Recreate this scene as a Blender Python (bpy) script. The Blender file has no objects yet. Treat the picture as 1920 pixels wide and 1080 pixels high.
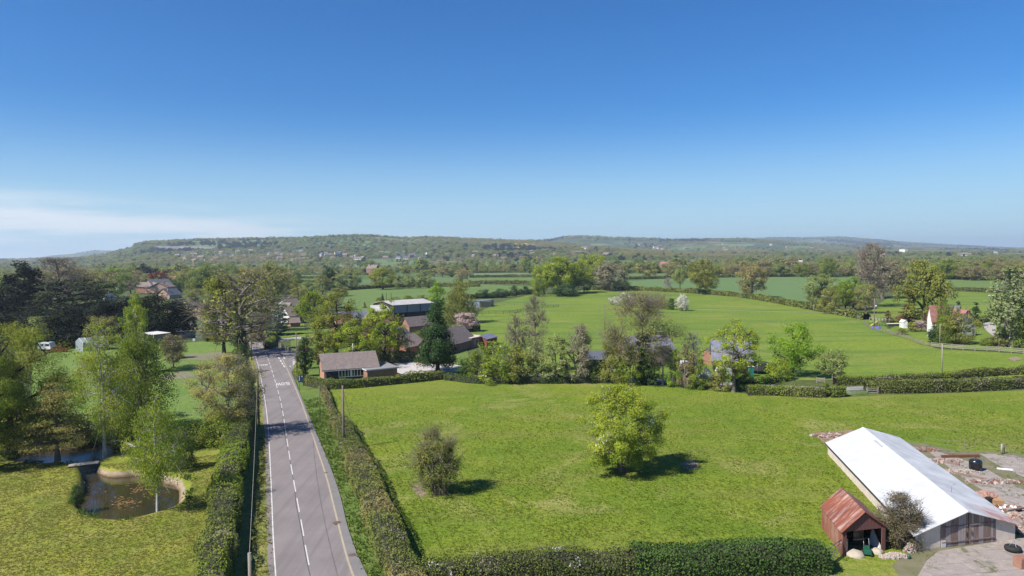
import bpy, math, random
import numpy as np
from mathutils import Matrix, Vector
R = math.radians
C = bpy.context.scene.collection
SC = bpy.context.scene

# ---------------------------------------------------------------- camera
H = 25.0; F = 1330.0; PITCH = math.atan((540 - 477.5) / F); ROLL = 0.0109
cp, sp, cr, sr = math.cos(PITCH), math.sin(PITCH), math.cos(ROLL), math.sin(ROLL)
FW = np.array([0, cp, -sp]); R0 = np.array([1., 0, 0]); U0 = np.array([0, sp, cp])
RT = R0 * cr - U0 * sr; UP = U0 * cr + R0 * sr
cam = bpy.data.cameras.new('camera'); co = bpy.data.objects.new('camera', cam); C.objects.link(co)
co.matrix_world = Matrix(((RT[0], UP[0], -FW[0], 0), (RT[1], UP[1], -FW[1], 0), (RT[2], UP[2], -FW[2], H), (0, 0, 0, 1)))
cam.sensor_width = 36; cam.lens = 36 * F / 1920; cam.clip_start = 0.5; cam.clip_end = 60000
SC.camera = co

# ---------------------------------------------------------------- sky, sun, exposure
SUN_EL = R(47.5); SUN_AZ_TO = np.array([-0.872, -0.49])       # horizontal direction towards the sun
SC.view_settings.view_transform = 'Standard'; SC.view_settings.look = 'None'
SC.view_settings.exposure = 0.82; SC.view_settings.gamma = 1
SC.cycles.max_bounces = 5; SC.cycles.diffuse_bounces = 2; SC.cycles.glossy_bounces = 2
SC.cycles.transmission_bounces = 3; SC.cycles.volume_bounces = 0; SC.cycles.transparent_max_bounces = 4
SC.cycles.use_denoising = True; SC.cycles.sample_clamp_indirect = 4
W = bpy.data.worlds.new('World'); SC.world = W; W.use_nodes = True
nt = W.node_tree; nt.nodes.clear()
sky = nt.nodes.new('ShaderNodeTexSky'); sky.sky_type = 'NISHITA'; sky.sun_disc = False
sky.sun_elevation = SUN_EL; sky.sun_rotation = math.atan2(SUN_AZ_TO[0], SUN_AZ_TO[1])
sky.altitude = 300; sky.air_density = 1.0; sky.dust_density = 0.35; sky.ozone_density = 4.0
def wn(t, **k):
    n = nt.nodes.new(t)
    for a, b in k.items(): setattr(n, a, b)
    return n
hs = wn('ShaderNodeHueSaturation'); hs.inputs['Saturation'].default_value = 1.22; hs.inputs['Value'].default_value = 1.0
hs.inputs['Hue'].default_value = 0.497
nt.links.new(sky.outputs[0], hs.inputs['Color'])
# thin cirrus low in the sky to the left (world directions)
tc = wn('ShaderNodeTexCoord'); sx = wn('ShaderNodeSeparateXYZ'); nt.links.new(tc.outputs['Generated'], sx.inputs[0])
mp = wn('ShaderNodeMapping'); mp.inputs['Scale'].default_value = (2.2, 2.2, 26); mp.inputs['Rotation'].default_value = (0, R(4), 0)
nt.links.new(tc.outputs['Generated'], mp.inputs[0])
nz = wn('ShaderNodeTexNoise'); nz.inputs['Scale'].default_value = 2.1; nz.inputs['Detail'].default_value = 7; nz.inputs['Roughness'].default_value = 0.58
nt.links.new(mp.outputs[0], nz.inputs['Vector'])
def mr(src, a, b, c, d, st='SMOOTHSTEP'):
    n = wn('ShaderNodeMapRange', interpolation_type=st)
    for i, v in zip((1, 2, 3, 4), (a, b, c, d)): n.inputs[i].default_value = v
    nt.links.new(src, n.inputs[0]); return n.outputs[0]
def mth(op, a, b):
    n = wn('ShaderNodeMath', operation=op)
    for i, v in enumerate((a, b)):
        if isinstance(v, float): n.inputs[i].default_value = v
        else: nt.links.new(v, n.inputs[i])
    return n.outputs[0]
# upper limit of the cloud bank falls to the right
zlim = mth('ADD', sx.outputs['Z'], mth('MULTIPLY', mth('ADD', sx.outputs['X'], 0.58), 0.11))
m1 = mr(zlim, 0.052, 0.098, 1.0, 0.0); m2 = mr(sx.outputs['X'], -0.30, 0.0, 1.0, 0.0)
m3 = mr(nz.outputs['Fac'], 0.36, 0.60, 0.12, 1.0)
cm = mth('MULTIPLY', mth('MULTIPLY', m1, m2), mth('MULTIPLY', m3, 0.95))
hz = mr(sx.outputs['Z'], -0.03, 0.22, 0.82, 0.0, 'SMOOTHERSTEP')      # summer haze near the horizon
mxh = wn('ShaderNodeMixRGB'); nt.links.new(hz, mxh.inputs[0]); tint = wn('ShaderNodeMixRGB', blend_type='MULTIPLY'); tint.inputs[0].default_value = 1; tint.inputs[2].default_value = (.56, 1.0, 1.38, 1); nt.links.new(hs.outputs[0], tint.inputs[1]); nt.links.new(tint.outputs[0], mxh.inputs[1]); mxh.inputs[2].default_value = (5.6, 7.9, 9.4, 1)
mx = wn('ShaderNodeMixRGB'); nt.links.new(cm, mx.inputs[0]); nt.links.new(mxh.outputs[0], mx.inputs[1]); mx.inputs[2].default_value = (8.6, 9.3, 10.0, 1)
bg = wn('ShaderNodeBackground'); bg.inputs['Strength'].default_value = 0.0535
ow = wn('ShaderNodeOutputWorld'); nt.links.new(mx.outputs[0], bg.inputs[0]); nt.links.new(bg.outputs[0], ow.inputs[0])
sl = bpy.data.lights.new('sun', 'SUN'); sl.energy = 5.0; sl.angle = R(0.53); sl.color = (1.0, 0.955, 0.88)
so = bpy.data.objects.new('sun', sl); C.objects.link(so)
sd = Vector((SUN_AZ_TO[0] * math.cos(SUN_EL), SUN_AZ_TO[1] * math.cos(SUN_EL), math.sin(SUN_EL)))
so.rotation_euler = sd.to_track_quat('Z', 'Y').to_euler(); so.location = (-60, -20, 80)

# ---------------------------------------------------------------- pixel -> place
def smooth(t):
    t = np.clip(t, 0, 1); return t * t * (3 - 2 * t)
def yhor(px): return 488 - 21 * px / 1920
def vnoise(x, y, s, seed=0):
    """smooth value noise, -1..1"""
    x = np.asarray(x, float) / s; y = np.asarray(y, float) / s
    xi = np.floor(x); yi = np.floor(y); fx = x - xi; fy = y - yi
    fx = fx * fx * (3 - 2 * fx); fy = fy * fy * (3 - 2 * fy)
    def h(a, b):
        v = np.sin(a * 127.1 + b * 311.7 + seed * 74.7) * 43758.5453
        return v - np.floor(v)
    a = h(xi, yi); b = h(xi + 1, yi); c = h(xi, yi + 1); d = h(xi + 1, yi + 1)
    return ((a * (1 - fx) + b * fx) * (1 - fy) + (c * (1 - fx) + d * fx) * fy) * 2 - 1
RIDGES = [  # depth of crest, depth where it begins, tree height, skyline (px, py)
    (3300, 1350, 9, [(-400, 489), (60, 490), (150, 482), (200, 476), (228, 468), (250, 463), (258, 456), (275, 453), (300, 452), (330, 451), (400, 449), (450, 448), (500, 447), (560, 446), (600, 443), (660, 441), (700, 442), (760, 447), (800, 445), (850, 446), (900, 448), (950, 449), (1000, 452), (1060, 455), (1120, 462), (1300, 473), (2300, 473)]),
    (5200, 2300, 9, [(-400, 489), (700, 482), (950, 454), (1030, 451), (1055, 446), (1080, 444), (1130, 445), (1150, 447), (1200, 448), (1260, 450), (1330, 449), (1400, 449), (1500, 455), (1650, 465), (2300, 473)]),
    (8600, 5000, 9, [(-700, 492), (-200, 488), (0, 487), (60, 486), (100, 480), (130, 478), (150, 475), (178, 470), (200, 471), (230, 471), (500, 476), (1150, 460), (1240, 449), (1300, 448), (1370, 448), (1420, 446), (1500, 446), (1580, 444), (1620, 448), (1700, 455), (1760, 458), (1820, 461), (1880, 464), (1920, 465), (2300, 470)]),
]
def hz_(x, y):
    x = np.asarray(x, float); y = np.asarray(y, float); yy = np.maximum(y, 1.0)
    px = 960 + F * x / yy; px = np.clip(px, -700, 2300)
    out = np.zeros(np.broadcast(x, y).shape)
    for Y0, Ys, th, pts in RIDGES:
        a = np.array(pts, float); top = np.interp(px, a[:, 0], a[:, 1])
        z = H + (yhor(px) - top) * Y0 / F - th
        t = (y - Ys) / (Y0 - Ys)
        prof = np.where(t < 1, smooth(t) ** 1.15, 1 - 0.35 * smooth((t - 1) * 1.5))
        bump = (vnoise(x, y, 420, 3) * 13 + vnoise(x, y, 170, 5) * 6) * smooth(t * 2.2) * np.clip(1.0 - t, 0, 1) ** .5
        out = np.maximum(out, np.where(t > 0, z * prof + bump, 0))
    # gentle rise and fall of the plain
    out = out + smooth((y - 260) / 500) * (1.2 + vnoise(x, y, 330, 9) * 1.2)
    return out
def ray(px, py):
    d = FW + RT * (px - 960) / F + UP * (540 - py) / F; return d
def G(px, py, z=0.0):
    d = ray(px, py); t = (z - H) / d[2]; return np.array([d[0] * t, d[1] * t])
def hit(px, py, far=9000):
    """where the line of sight through this pixel meets the land"""
    d = ray(px, py); prev = 40.0
    for s in np.geomspace(45, far, 500):
        x, y, z = d[0] * s, d[1] * s, H + d[2] * s
        if z < float(hz_(x, y)): return np.array([x, y, float(hz_(x, y))])
    return np.array([d[0] * far, d[1] * far, float(hz_(d[0] * far, d[1] * far))])
def proj(x, y, z):
    v = np.array([x, y, z - H]); w = v @ FW; return 960 + F * (v @ RT) / w, 540 - F * (v @ UP) / w
def mpp(px, py):            # metres per pixel at the land seen there
    p = hit(px, py); return p[1] / F

# ---------------------------------------------------------------- object helpers
def tag(o, label=None, cat=None, group=None, kind=None):
    if label: o['label'] = label
    if cat: o['category'] = cat
    if group: o['group'] = group
    if kind: o['kind'] = kind
    return o
def thing(name, label, cat, loc=(0, 0, 0), rz=0, group=None):
    o = bpy.data.objects.new(name, None); C.objects.link(o); o.location = loc; o.rotation_euler = (0, 0, rz)
    o.empty_display_size = .3
    return tag(o, label, cat, group)
def link(name, me, parent=None, loc=(0, 0, 0), rot=(0, 0, 0), scl=(1, 1, 1)):
    o = bpy.data.objects.new(name, me); C.objects.link(o); o.parent = parent
    o.location = loc; o.rotation_euler = rot; o.scale = scl; return o
def npmesh(name, V, Fq, mats, mi=None, sm=None, attrs=None):
    """mesh from arrays; Fq (n,4) or (n,3)"""
    me = bpy.data.meshes.new(name); V = np.asarray(V, np.float32); Fq = np.asarray(Fq, np.int32)
    n, k = Fq.shape
    me.vertices.add(len(V)); me.vertices.foreach_set('co', V.ravel())
    me.loops.add(n * k); me.loops.foreach_set('vertex_index', Fq.ravel())
    me.polygons.add(n); me.polygons.foreach_set('loop_start', np.arange(0, n * k, k, dtype=np.int32))
    try: me.polygons.foreach_set('loop_total', np.full(n, k, np.int32))
    except Exception: pass
    for m in (mats if isinstance(mats, (list, tuple)) else [mats]): me.materials.append(m)
    if mi is not None: me.polygons.foreach_set('material_index', np.asarray(mi, np.int32))
    me.polygons.foreach_set('use_smooth', np.full(n, bool(sm), bool) if not hasattr(sm, '__len__') else np.asarray(sm, bool))
    if attrs:
        for a, v in attrs.items():
            at = me.attributes.new(a, 'FLOAT', 'FACE'); at.data.foreach_set('value', np.asarray(v, np.float32))
    me.update(calc_edges=True); return me
class MB:
    def __init__(s): s.V = []; s.F = []; s.M = []; s.mats = []; s.S = []
    def mi(s, m):
        if m not in s.mats: s.mats.append(m)
        return s.mats.index(m)
    def add(s, vs, fs, m, smooth=False):
        b = len(s.V); s.V += [tuple(v) for v in vs]; k = s.mi(m)
        for f in fs: s.F.append(tuple(b + i for i in f)); s.M.append(k); s.S.append(smooth)
        return s
    def box(s, c, d, m, rz=0, rx=0, ry=0):
        x, y, z = d[0] / 2, d[1] / 2, d[2] / 2
        vs = [(i * x, j * y, k * z) for k in (-1, 1) for j in (-1, 1) for i in (-1, 1)]
        Mx = Matrix.Rotation(rz, 3, 'Z') @ Matrix.Rotation(ry, 3, 'Y') @ Matrix.Rotation(rx, 3, 'X')
        vs = [Mx @ Vector(v) + Vector(c) for v in vs]
        return s.add(vs, [(0, 2, 3, 1), (4, 5, 7, 6), (0, 1, 5, 4), (2, 6, 7, 3), (0, 4, 6, 2), (1, 3, 7, 5)], m)
    def bar(s, a, b, w, m, w2=None):
        a = Vector(a); b = Vector(b); d = b - a; L = d.length
        q = d.to_track_quat('X', 'Z'); h = (w2 or w) / 2; w = w / 2
        vs = [q @ Vector((i * L, j * w, k * h)) + a for i in (0, 1) for j in (-1, 1) for k in (-1, 1)]
        return s.add(vs, [(0, 1, 3, 2), (4, 6, 7, 5), (0, 4, 5, 1), (2, 3, 7, 6), (0, 2, 6, 4), (1, 5, 7, 3)], m)
    def tube(s, pts, rs, m, n=8, cap=True, smooth=True):
        if not hasattr(rs, '__len__'): rs = [rs] * len(pts)
        P = [Vector(p) for p in pts]; vs = []
        for i, p in enumerate(P):
            d = (P[min(i + 1, len(P) - 1)] - P[max(i - 1, 0)]).normalized()
            u = d.cross(Vector((0, 0, 1))) if abs(d.z) < .9 else d.cross(Vector((1, 0, 0)))
            u.normalize(); v = d.cross(u)
            vs += [p + (u * math.cos(2 * math.pi * k / n) + v * math.sin(2 * math.pi * k / n)) * rs[i] for k in range(n)]
        fs = [(i * n + k, i * n + (k + 1) % n, (i + 1) * n + (k + 1) % n, (i + 1) * n + k) for i in range(len(P) - 1) for k in range(n)]
        s.add(vs, fs, m, smooth)
        if cap: s.F.append(tuple(len(s.V) - n + k for k in range(n))); s.M.append(s.mi(m)); s.S.append(False); b = len(s.V) - n * len(P); s.F.append(tuple(b + n - 1 - k for k in range(n))); s.M.append(s.mi(m)); s.S.append(False)
        return s
    def prism(s, prof, y0, y1, m, axis='y'):
        """profile (a,z) extruded along an axis"""
        n = len(prof)
        f = (lambda a, z, t: (a, t, z)) if axis == 'y' else (lambda a, z, t: (t, a, z))
        vs = [f(a, z, y0) for a, z in prof] + [f(a, z, y1) for a, z in prof]
        fs = [(i, (i + 1) % n, n + (i + 1) % n, n + i) for i in range(n)] + [tuple(range(n))[::-1], tuple(range(n, 2 * n))]
        return s.add(vs, fs, m)
    def poly(s, pts, z0, z1, m):
        n = len(pts); vs = [(p[0], p[1], z0) for p in pts] + [(p[0], p[1], z1) for p in pts]
        return s.add(vs, [(i, (i + 1) % n, n + (i + 1) % n, n + i) for i in range(n)] + [tuple(range(n))[::-1], tuple(range(n, 2 * n))], m)
    def lathe(s, prof, m, n=16, c=(0, 0, 0), axis='z'):
        vs = []
        for r, z in prof:
            for k in range(n):
                a = 2 * math.pi * k / n; u, v = r * math.cos(a), r * math.sin(a)
                vs.append((c[0] + u, c[1] + v, c[2] + z) if axis == 'z' else (c[0] + z, c[1] + u, c[2] + v))
        fs = [(i * n + k, i * n + (k + 1) % n, (i + 1) * n + (k + 1) % n, (i + 1) * n + k) for i in range(len(prof) - 1) for k in range(n)]
        return s.add(vs, fs, m, True)
    def build(s, name, parent=None, loc=(0, 0, 0), rz=0):
        me = bpy.data.meshes.new(name); me.from_pydata(s.V, [], s.F)
        for m in s.mats: me.materials.append(m)
        me.polygons.foreach_set('material_index', s.M); me.polygons.foreach_set('use_smooth', s.S); me.update()
        import bmesh
        bm = bmesh.new(); bm.from_mesh(me); bmesh.ops.recalc_face_normals(bm, faces=bm.faces); bm.to_mesh(me); bm.free()
        return link(name, me, parent, loc, (0, 0, rz))

# ---------------------------------------------------------------- materials
class NT:
    def __init__(s, m):
        m.use_nodes = True; s.t = m.node_tree; s.b = s.t.nodes['Principled BSDF']; s.o = s.t.nodes['Material Output']
    def n(s, ty, ins=None, **k):
        n = s.t.nodes.new(ty)
        for a, b in k.items(): setattr(n, a, b)
        for i, v in (ins or {}).items():
            if hasattr(v, 'is_output'): s.t.links.new(v, n.inputs[i])
            else: n.inputs[i].default_value = v
        return n
    def l(s, a, b): s.t.links.new(a, b)
    def pos(s, scale=(1, 1, 1), obj=False):
        g = s.n('ShaderNodeTexCoord').outputs['Object'] if obj else s.n('ShaderNodeNewGeometry').outputs['Position']
        return s.n('ShaderNodeMapping', {'Vector': g, 'Scale': scale}).outputs[0]
    def noise(s, vec, sc, det=4, rough=.55, dist=0):
        return s.n('ShaderNodeTexNoise', {'Vector': vec, 'Scale': sc, 'Detail': det, 'Roughness': rough, 'Distortion': dist}).outputs['Fac']
    def mr(s, src, a, b, c=0., d=1., st='LINEAR'):
        return s.n('ShaderNodeMapRange', {0: src, 1: a, 2: b, 3: c, 4: d}, interpolation_type=st).outputs[0]
    def mix(s, f, a, b, bt='MIX'):
        n = s.n('ShaderNodeMixRGB', blend_type=bt)
        for i, v in zip((0, 1, 2), (f, a, b)):
            if hasattr(v, 'is_output'): s.l(v, n.inputs[i])
            elif isinstance(v, (int, float)): n.inputs[i].default_value = v
            else: n.inputs[i].default_value = tuple(v)[:3] + (1,)
        return n.outputs[0]
    def m(s, op, a, b=0.):
        n = s.n('ShaderNodeMath', operation=op)
        for i, v in enumerate((a, b)):
            if hasattr(v, 'is_output'): s.l(v, n.inputs[i])
            else: n.inputs[i].default_value = v
        return n.outputs[0]
    def bump(s, h, st=.3, d=.05):
        b = s.n('ShaderNodeBump', {'Height': h, 'Strength': st, 'Distance': d}); s.l(b.outputs[0], s.b.inputs['Normal'])
MATS = {}
def plain(name, c, c2=None, sc=1.5, rough=.85, spec=.3, stretch=(1, 1, 1), bump=0, bsc=None, metal=0, obj=True, contrast=.25):
    if name in MATS: return MATS[name]
    m = bpy.data.materials.new(name); t = NT(m)
    v = t.pos(stretch, obj)
    if c2 is None: c2 = tuple(x * .75 for x in c)
    f = t.mr(t.noise(v, sc, 6, .65), .5 - contrast, .5 + contrast)
    t.l(t.mix(f, c, c2), t.b.inputs['Base Color'])
    t.b.inputs['Roughness'].default_value = rough; t.b.inputs['Metallic'].default_value = metal
    t.b.inputs['Specular IOR Level'].default_value = spec
    if bump: t.bump(t.noise(v, bsc or sc * 6, 4, .6), bump, .05)
    MATS[name] = m; return m
def grass_mat(name, a, b, c, big=.05, mid=.35, tuft=2.6, dark=.55, dry=None, drysc=.09, dryamt=.5, streak=None, fine=True):
    """a mid green, b yellower, c darker tufts"""
    m = bpy.data.materials.new(name); t = NT(m); v = t.pos()
    n1 = t.mr(t.noise(v, big, 3, .5, .6), .35, .65); n2 = t.mr(t.noise(v, mid, 5, .65, .8), .36, .64)
    n3 = t.mr(t.noise(v, tuft, 4, .7, .3), .42, .66)
    col = t.mix(t.m('MULTIPLY', t.m('ADD', n1, n2), .5), a, b)
    col = t.mix(t.m('MULTIPLY', n3, dark), col, c)
    if dry:
        col = t.mix(t.m('MULTIPLY', t.mr(t.noise(t.pos((1, 1, 1)), drysc, 6, .7, 1.2), .52, .72), dryamt), col, dry)
    if streak:
        s = t.pos(streak[0]); col = t.mix(t.m('MULTIPLY', t.mr(t.noise(s, 1, 3, .5), .5, .62), streak[2]), col, streak[1])
    if fine:
        n4 = t.mr(t.noise(v, tuft * 5, 3, .6), .3, .7, .72, 1.28)
        col = t.mix(1., col, t.n('ShaderNodeCombineXYZ', {0: n4, 1: n4, 2: n4}).outputs[0], 'MULTIPLY')
        t.bump(t.m('ADD', n3, t.noise(v, tuft * 4, 3, .6)), .6, .12)
    t.l(col, t.b.inputs['Base Color']); t.b.inputs['Roughness'].default_value = .9; t.b.inputs['Specular IOR Level'].default_value = .15
    MATS[name] = m; return m
def sheet(name, pts, z, m, label=None, drape=False):
    """flat sheet from pixel points"""
    P = [G(x, y) for x, y in pts]; return sheetw(name, P, z, m)
def sheetw(name, P, z, m):
    mb = MB(); mb.add([(p[0], p[1], z) for p in P], [tuple(range(len(P)))], m); o = mb.build(name)
    if o.data.polygons[0].normal.z < 0: o.data.flip_normals()
    tri(o.data); o['kind'] = 'structure'; return o
def tri(me):
    import bmesh
    bm = bmesh.new(); bm.from_mesh(me); bmesh.ops.triangulate(bm, faces=bm.faces); bm.to_mesh(me); bm.free()
def ribbon(name, L, Rr, z, m):
    """sheet between two world polylines of equal length"""
    n = len(L); vs = [(p[0], p[1], z) for p in L] + [(p[0], p[1], z) for p in Rr]
    o = MB().add(vs, [(i, i + 1, n + i + 1, n + i) for i in range(n - 1)], m).build(name)
    if o.data.polygons[0].normal.z < 0: o.data.flip_normals()
    o['kind'] = 'structure'; return o
def resamp(P, n):
    P = np.asarray(P, float); d = np.r_[0, np.cumsum(np.hypot(*np.diff(P, axis=0).T))]; s = np.linspace(0, d[-1], n)
    return np.c_[np.interp(s, d, P[:, 0]), np.interp(s, d, P[:, 1])]
def spline(P, n):
    """Catmull-Rom through points"""
    P = np.asarray(P, float); Q = np.vstack([2 * P[0] - P[1], P, 2 * P[-1] - P[-2]]); out = []
    for i in range(1, len(Q) - 2):
        for t in np.linspace(0, 1, 12, endpoint=False):
            a, b, c, d = Q[i - 1], Q[i], Q[i + 1], Q[i + 2]
            out.append(.5 * (2 * b + (c - a) * t + (2 * a - 5 * b + 4 * c - d) * t * t + (3 * b - a - 3 * c + d) * t ** 3))
    out.append(P[-1]); return resamp(out, n)
# ================================================================ THE LAND
rng = np.random.default_rng(7)
RIM_PX = [(150, 908), (137, 925), (137, 942), (152, 961), (200, 974), (255, 970), (310, 957), (346, 940), (358, 915), (352, 896), (318, 884), (262, 876), (215, 879), (190, 873), (184, 866), (200, 857), (228, 843), (224, 826), (196, 818), (150, 828), (95, 830), (40, 836), (10, 850), (30, 862), (75, 867), (118, 866), (142, 872), (150, 888)]
RIM = spline(np.array([G(*p) for p in RIM_PX] + [G(*RIM_PX[0])]), 220)[:-1]
def inside(P, X, Y):
    c = np.zeros(X.shape, bool); n = len(P)
    for i in range(n):
        x1, y1 = P[i]; x2, y2 = P[(i + 1) % n]
        k = ((y1 > Y) != (y2 > Y)) & (X < (x2 - x1) * (Y - y1) / (y2 - y1 + 1e-12) + x1); c ^= k
    return c
def sdist(P, X, Y):
    d = np.full(X.shape, 1e9)
    for i in range(len(P)):
        a = P[i]; b = P[(i + 1) % len(P)]; ab = b - a; L = ab @ ab + 1e-12
        t = np.clip(((X - a[0]) * ab[0] + (Y - a[1]) * ab[1]) / L, 0, 1)
        d = np.minimum(d, np.hypot(X - a[0] - t * ab[0], Y - a[1] - t * ab[1]))
    return np.where(inside(P, X, Y), d, -d)
def axis(a, b, s, lo, hi, g=1.055, mx=55):
    m = list(np.arange(a, b, s)); st = s; x = b
    while x < hi: m.append(x); st = min(st * g, mx); x += st
    m.append(hi); st = s; x = a - s; l = []
    while x > lo: l.append(x); st = min(st * g, mx * 3); x -= st
    l.append(lo); return np.array(sorted(l) + m)
gx = axis(-68, -24, .42, -9500, 9500, mx=60); gy = axis(56, 102, .42, -150, 13000, mx=60)
X, Y = np.meshgrid(gx, gy)
Z = hz_(X, Y)
sub = (X > -75) & (X < -20) & (Y > 50) & (Y < 108)
sd_ = np.full(X.shape, -9.); sd_[sub] = sdist(RIM, X[sub], Y[sub])
Z = Z - 1.7 * smooth(sd_ / (.45 + 1.7 * smooth((X + 45.5) / 4))) + np.where(sub, vnoise(X, Y, 1.3, 4) * .12 * smooth((sd_ + .3) / .8), 0)
nx, ny = len(gx), len(gy)
ii = (np.arange(ny - 1)[:, None] * nx + np.arange(nx - 1)[None, :]).ravel()
# ---- ground material: lawn near, rough grass and wood floor farther, earth in the pond basin, hill pasture
m = bpy.data.materials.new('ground'); t = NT(m); v = t.pos()
P3 = t.n('ShaderNodeSeparateXYZ', {0: t.n('ShaderNodeNewGeometry').outputs['Position']})
mow = t.n('ShaderNodeMapping', {'Vector': t.n('ShaderNodeNewGeometry').outputs['Position'], 'Rotation': (0, 0, R(-62)), 'Scale': (.55, .06, 1)}).outputs[0]
lawn = t.mix(t.mr(t.noise(v, .12, 4, .6, .8), .38, .62), (.158, .195, .020), (.275, .268, .038))
lawn = t.mix(t.m('MULTIPLY', t.mr(t.noise(v, .5, 5, .7, .5), .5, .72), .65), lawn, (.32, .27, .10))
lawn = t.mix(t.m('MULTIPLY', t.mr(t.noise(mow, 1, 5, .6), .45, .65), .4), lawn, (.27, .245, .08))
lawn = t.mix(t.m('MULTIPLY', t.mr(t.noise(v, 2.4, 5, .7), .48, .7), .55), lawn, (.085, .125, .020))
rough = t.mix(t.mr(t.noise(v, .08, 5, .6), .4, .6), (.07, .095, .03), (.105, .13, .042))
rough = t.mix(t.mr(t.noise(v, .9, 5, .7), .45, .7), rough, (.04, .045, .018))
# patchwork of the far plain
vo = t.n('ShaderNodeTexVoronoi', {'Vector': t.pos((.0055, .0034, 0)), 'Scale': 1.0, 'Randomness': .9}); sep = t.n('ShaderNodeSeparateColor', {0: vo.outputs['Color']})
fld = t.mix(t.mr(sep.outputs[0], .35, .45), (.075, .125, .035), (.11, .16, .055)); fld = t.mix(t.mr(sep.outputs[1], .78, .8), fld, (.13, .17, .09)); fld = t.mix(t.mr(sep.outputs[2], .9, .91), fld, (.20, .14, .10))
wood = t.mix(t.mr(t.noise(v, .02, 5, .7), .35, .65), (.04, .058, .025), (.075, .09, .04))
wood = t.mix(t.mr(t.noise(v, .012, 3, .6), .5, .6), wood, (.075, .105, .035))
fw = t.mr(t.noise(t.pos(), .0022, 4, .6), .52, .56)
hillc = t.mix(fw, wood, fld)
base = t.mix(t.mr(P3.outputs[1], 118, 124), lawn, rough)
base = t.mix(t.mr(P3.outputs[1], 560, 640), base, fld)
base = t.mix(t.mr(P3.outputs[2], 5, 14), base, hillc)
earth = t.mix(t.mr(t.noise(v, 1.1, 6, .65), .35, .65), (.38, .30, .22), (.24, .19, .13))
earth = t.mix(t.mr(P3.outputs[2], -.95, -.62), (.14, .09, .045), earth)
msk = t.mr(t.m('ADD', P3.outputs[2], t.m('MULTIPLY', t.noise(v, 1.6, 4, .6), .9)), .02, .16, 1, 0)
t.l(t.mix(msk, base, earth), t.b.inputs['Base Color']); t.b.inputs['Roughness'].default_value = .92; t.b.inputs['Specular IOR Level'].default_value = .15
t.bump(t.m('ADD', t.noise(v, 2.6, 5, .7), t.noise(v, 11, 3, .6)), .6, .1); MATS['ground'] = m
gme = npmesh('ground', np.c_[X.ravel(), Y.ravel(), Z.ravel()], np.c_[ii, ii + 1, ii + nx + 1, ii + nx], m, sm=True)
ground = link('ground', gme); ground['kind'] = 'structure'

# ---- water
m = bpy.data.materials.new('pond_water'); t = NT(m); v = t.pos()
t.l(t.mix(t.mr(t.noise(v, .25, 4, .6), .4, .6), (.030, .028, .014), (.045, .034, .018)), t.b.inputs['Base Color'])
t.b.inputs['Roughness'].default_value = .03; t.b.inputs['Specular IOR Level'].default_value = .6
P3 = t.n('ShaderNodeSeparateXYZ', {0: t.n('ShaderNodeNewGeometry').outputs['Position']})
rip = t.noise(t.pos((1, 1.7, 1)), 3.2, 3, .6, .5)
b = t.n('ShaderNodeBump', {'Height': rip, 'Distance': .05, 'Strength': t.mr(P3.outputs[1], 80, 86, .03, .55)}); t.l(b.outputs[0], t.b.inputs['Normal'])
MATS['water'] = m
lo = RIM.min(0) - 1; hi = RIM.max(0) + 1
sheetw('water', [(lo[0], lo[1]), (hi[0], lo[1]), (hi[0], hi[1]), (lo[0], hi[1])], -.98, m).name = 'water'

# ---- fields (each a sheet on the land)
near_m = grass_mat('meadow_near', (.118, .192, .015), (.218, .252, .024), (.066, .122, .011), big=.045, mid=.22, tuft=2.1, dark=.68, dry=(.36, .31, .12), drysc=.06, dryamt=.7, streak=((.035, .16, 1), (.20, .19, .05), .35))
mid_m = grass_mat('meadow_mid', (.125, .195, .022), (.195, .240, .028), (.068, .130, .018), big=.016, mid=.07, tuft=.8, dark=.6, dry=(.26, .235, .07), drysc=.045, dryamt=.75, streak=((.015, .11, 1), (.075, .14, .03), .55))
left_m = grass_mat('meadow_left', (.115, .195, .036), (.175, .235, .050), (.075, .145, .025), big=.06, mid=.3, tuft=1.2, dark=.45, dry=(.20, .20, .10), drysc=.13, dryamt=.6)
crop_m = grass_mat('crop', (.105, .172, .055), (.125, .192, .064), (.09, .15, .048), big=.01, mid=.05, tuft=.5, dark=.5, streak=((.30, .006, 1), (.125, .19, .085), .4))
far_m = grass_mat('meadow_far', (.105, .165, .042), (.135, .19, .052), (.085, .14, .04), big=.012, mid=.05, tuft=.3, dark=.5, streak=((.01, .08, 1), (.14, .185, .05), .5))
pale_m = grass_mat('meadow_pale', (.13, .18, .075), (.16, .20, .085), (.10, .15, .06), big=.01, mid=.05, tuft=.3, dark=.3)
rape_m = plain('rapeseed', (.55, .42, .02), (.45, .38, .03), .2)
verge_m = grass_mat('verge', (.095, .170, .030), (.165, .215, .045), (.055, .115, .02), big=.15, mid=.5, tuft=2.2, dark=.6, dry=(.22, .19, .08), drysc=.35, dryamt=.7)
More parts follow.
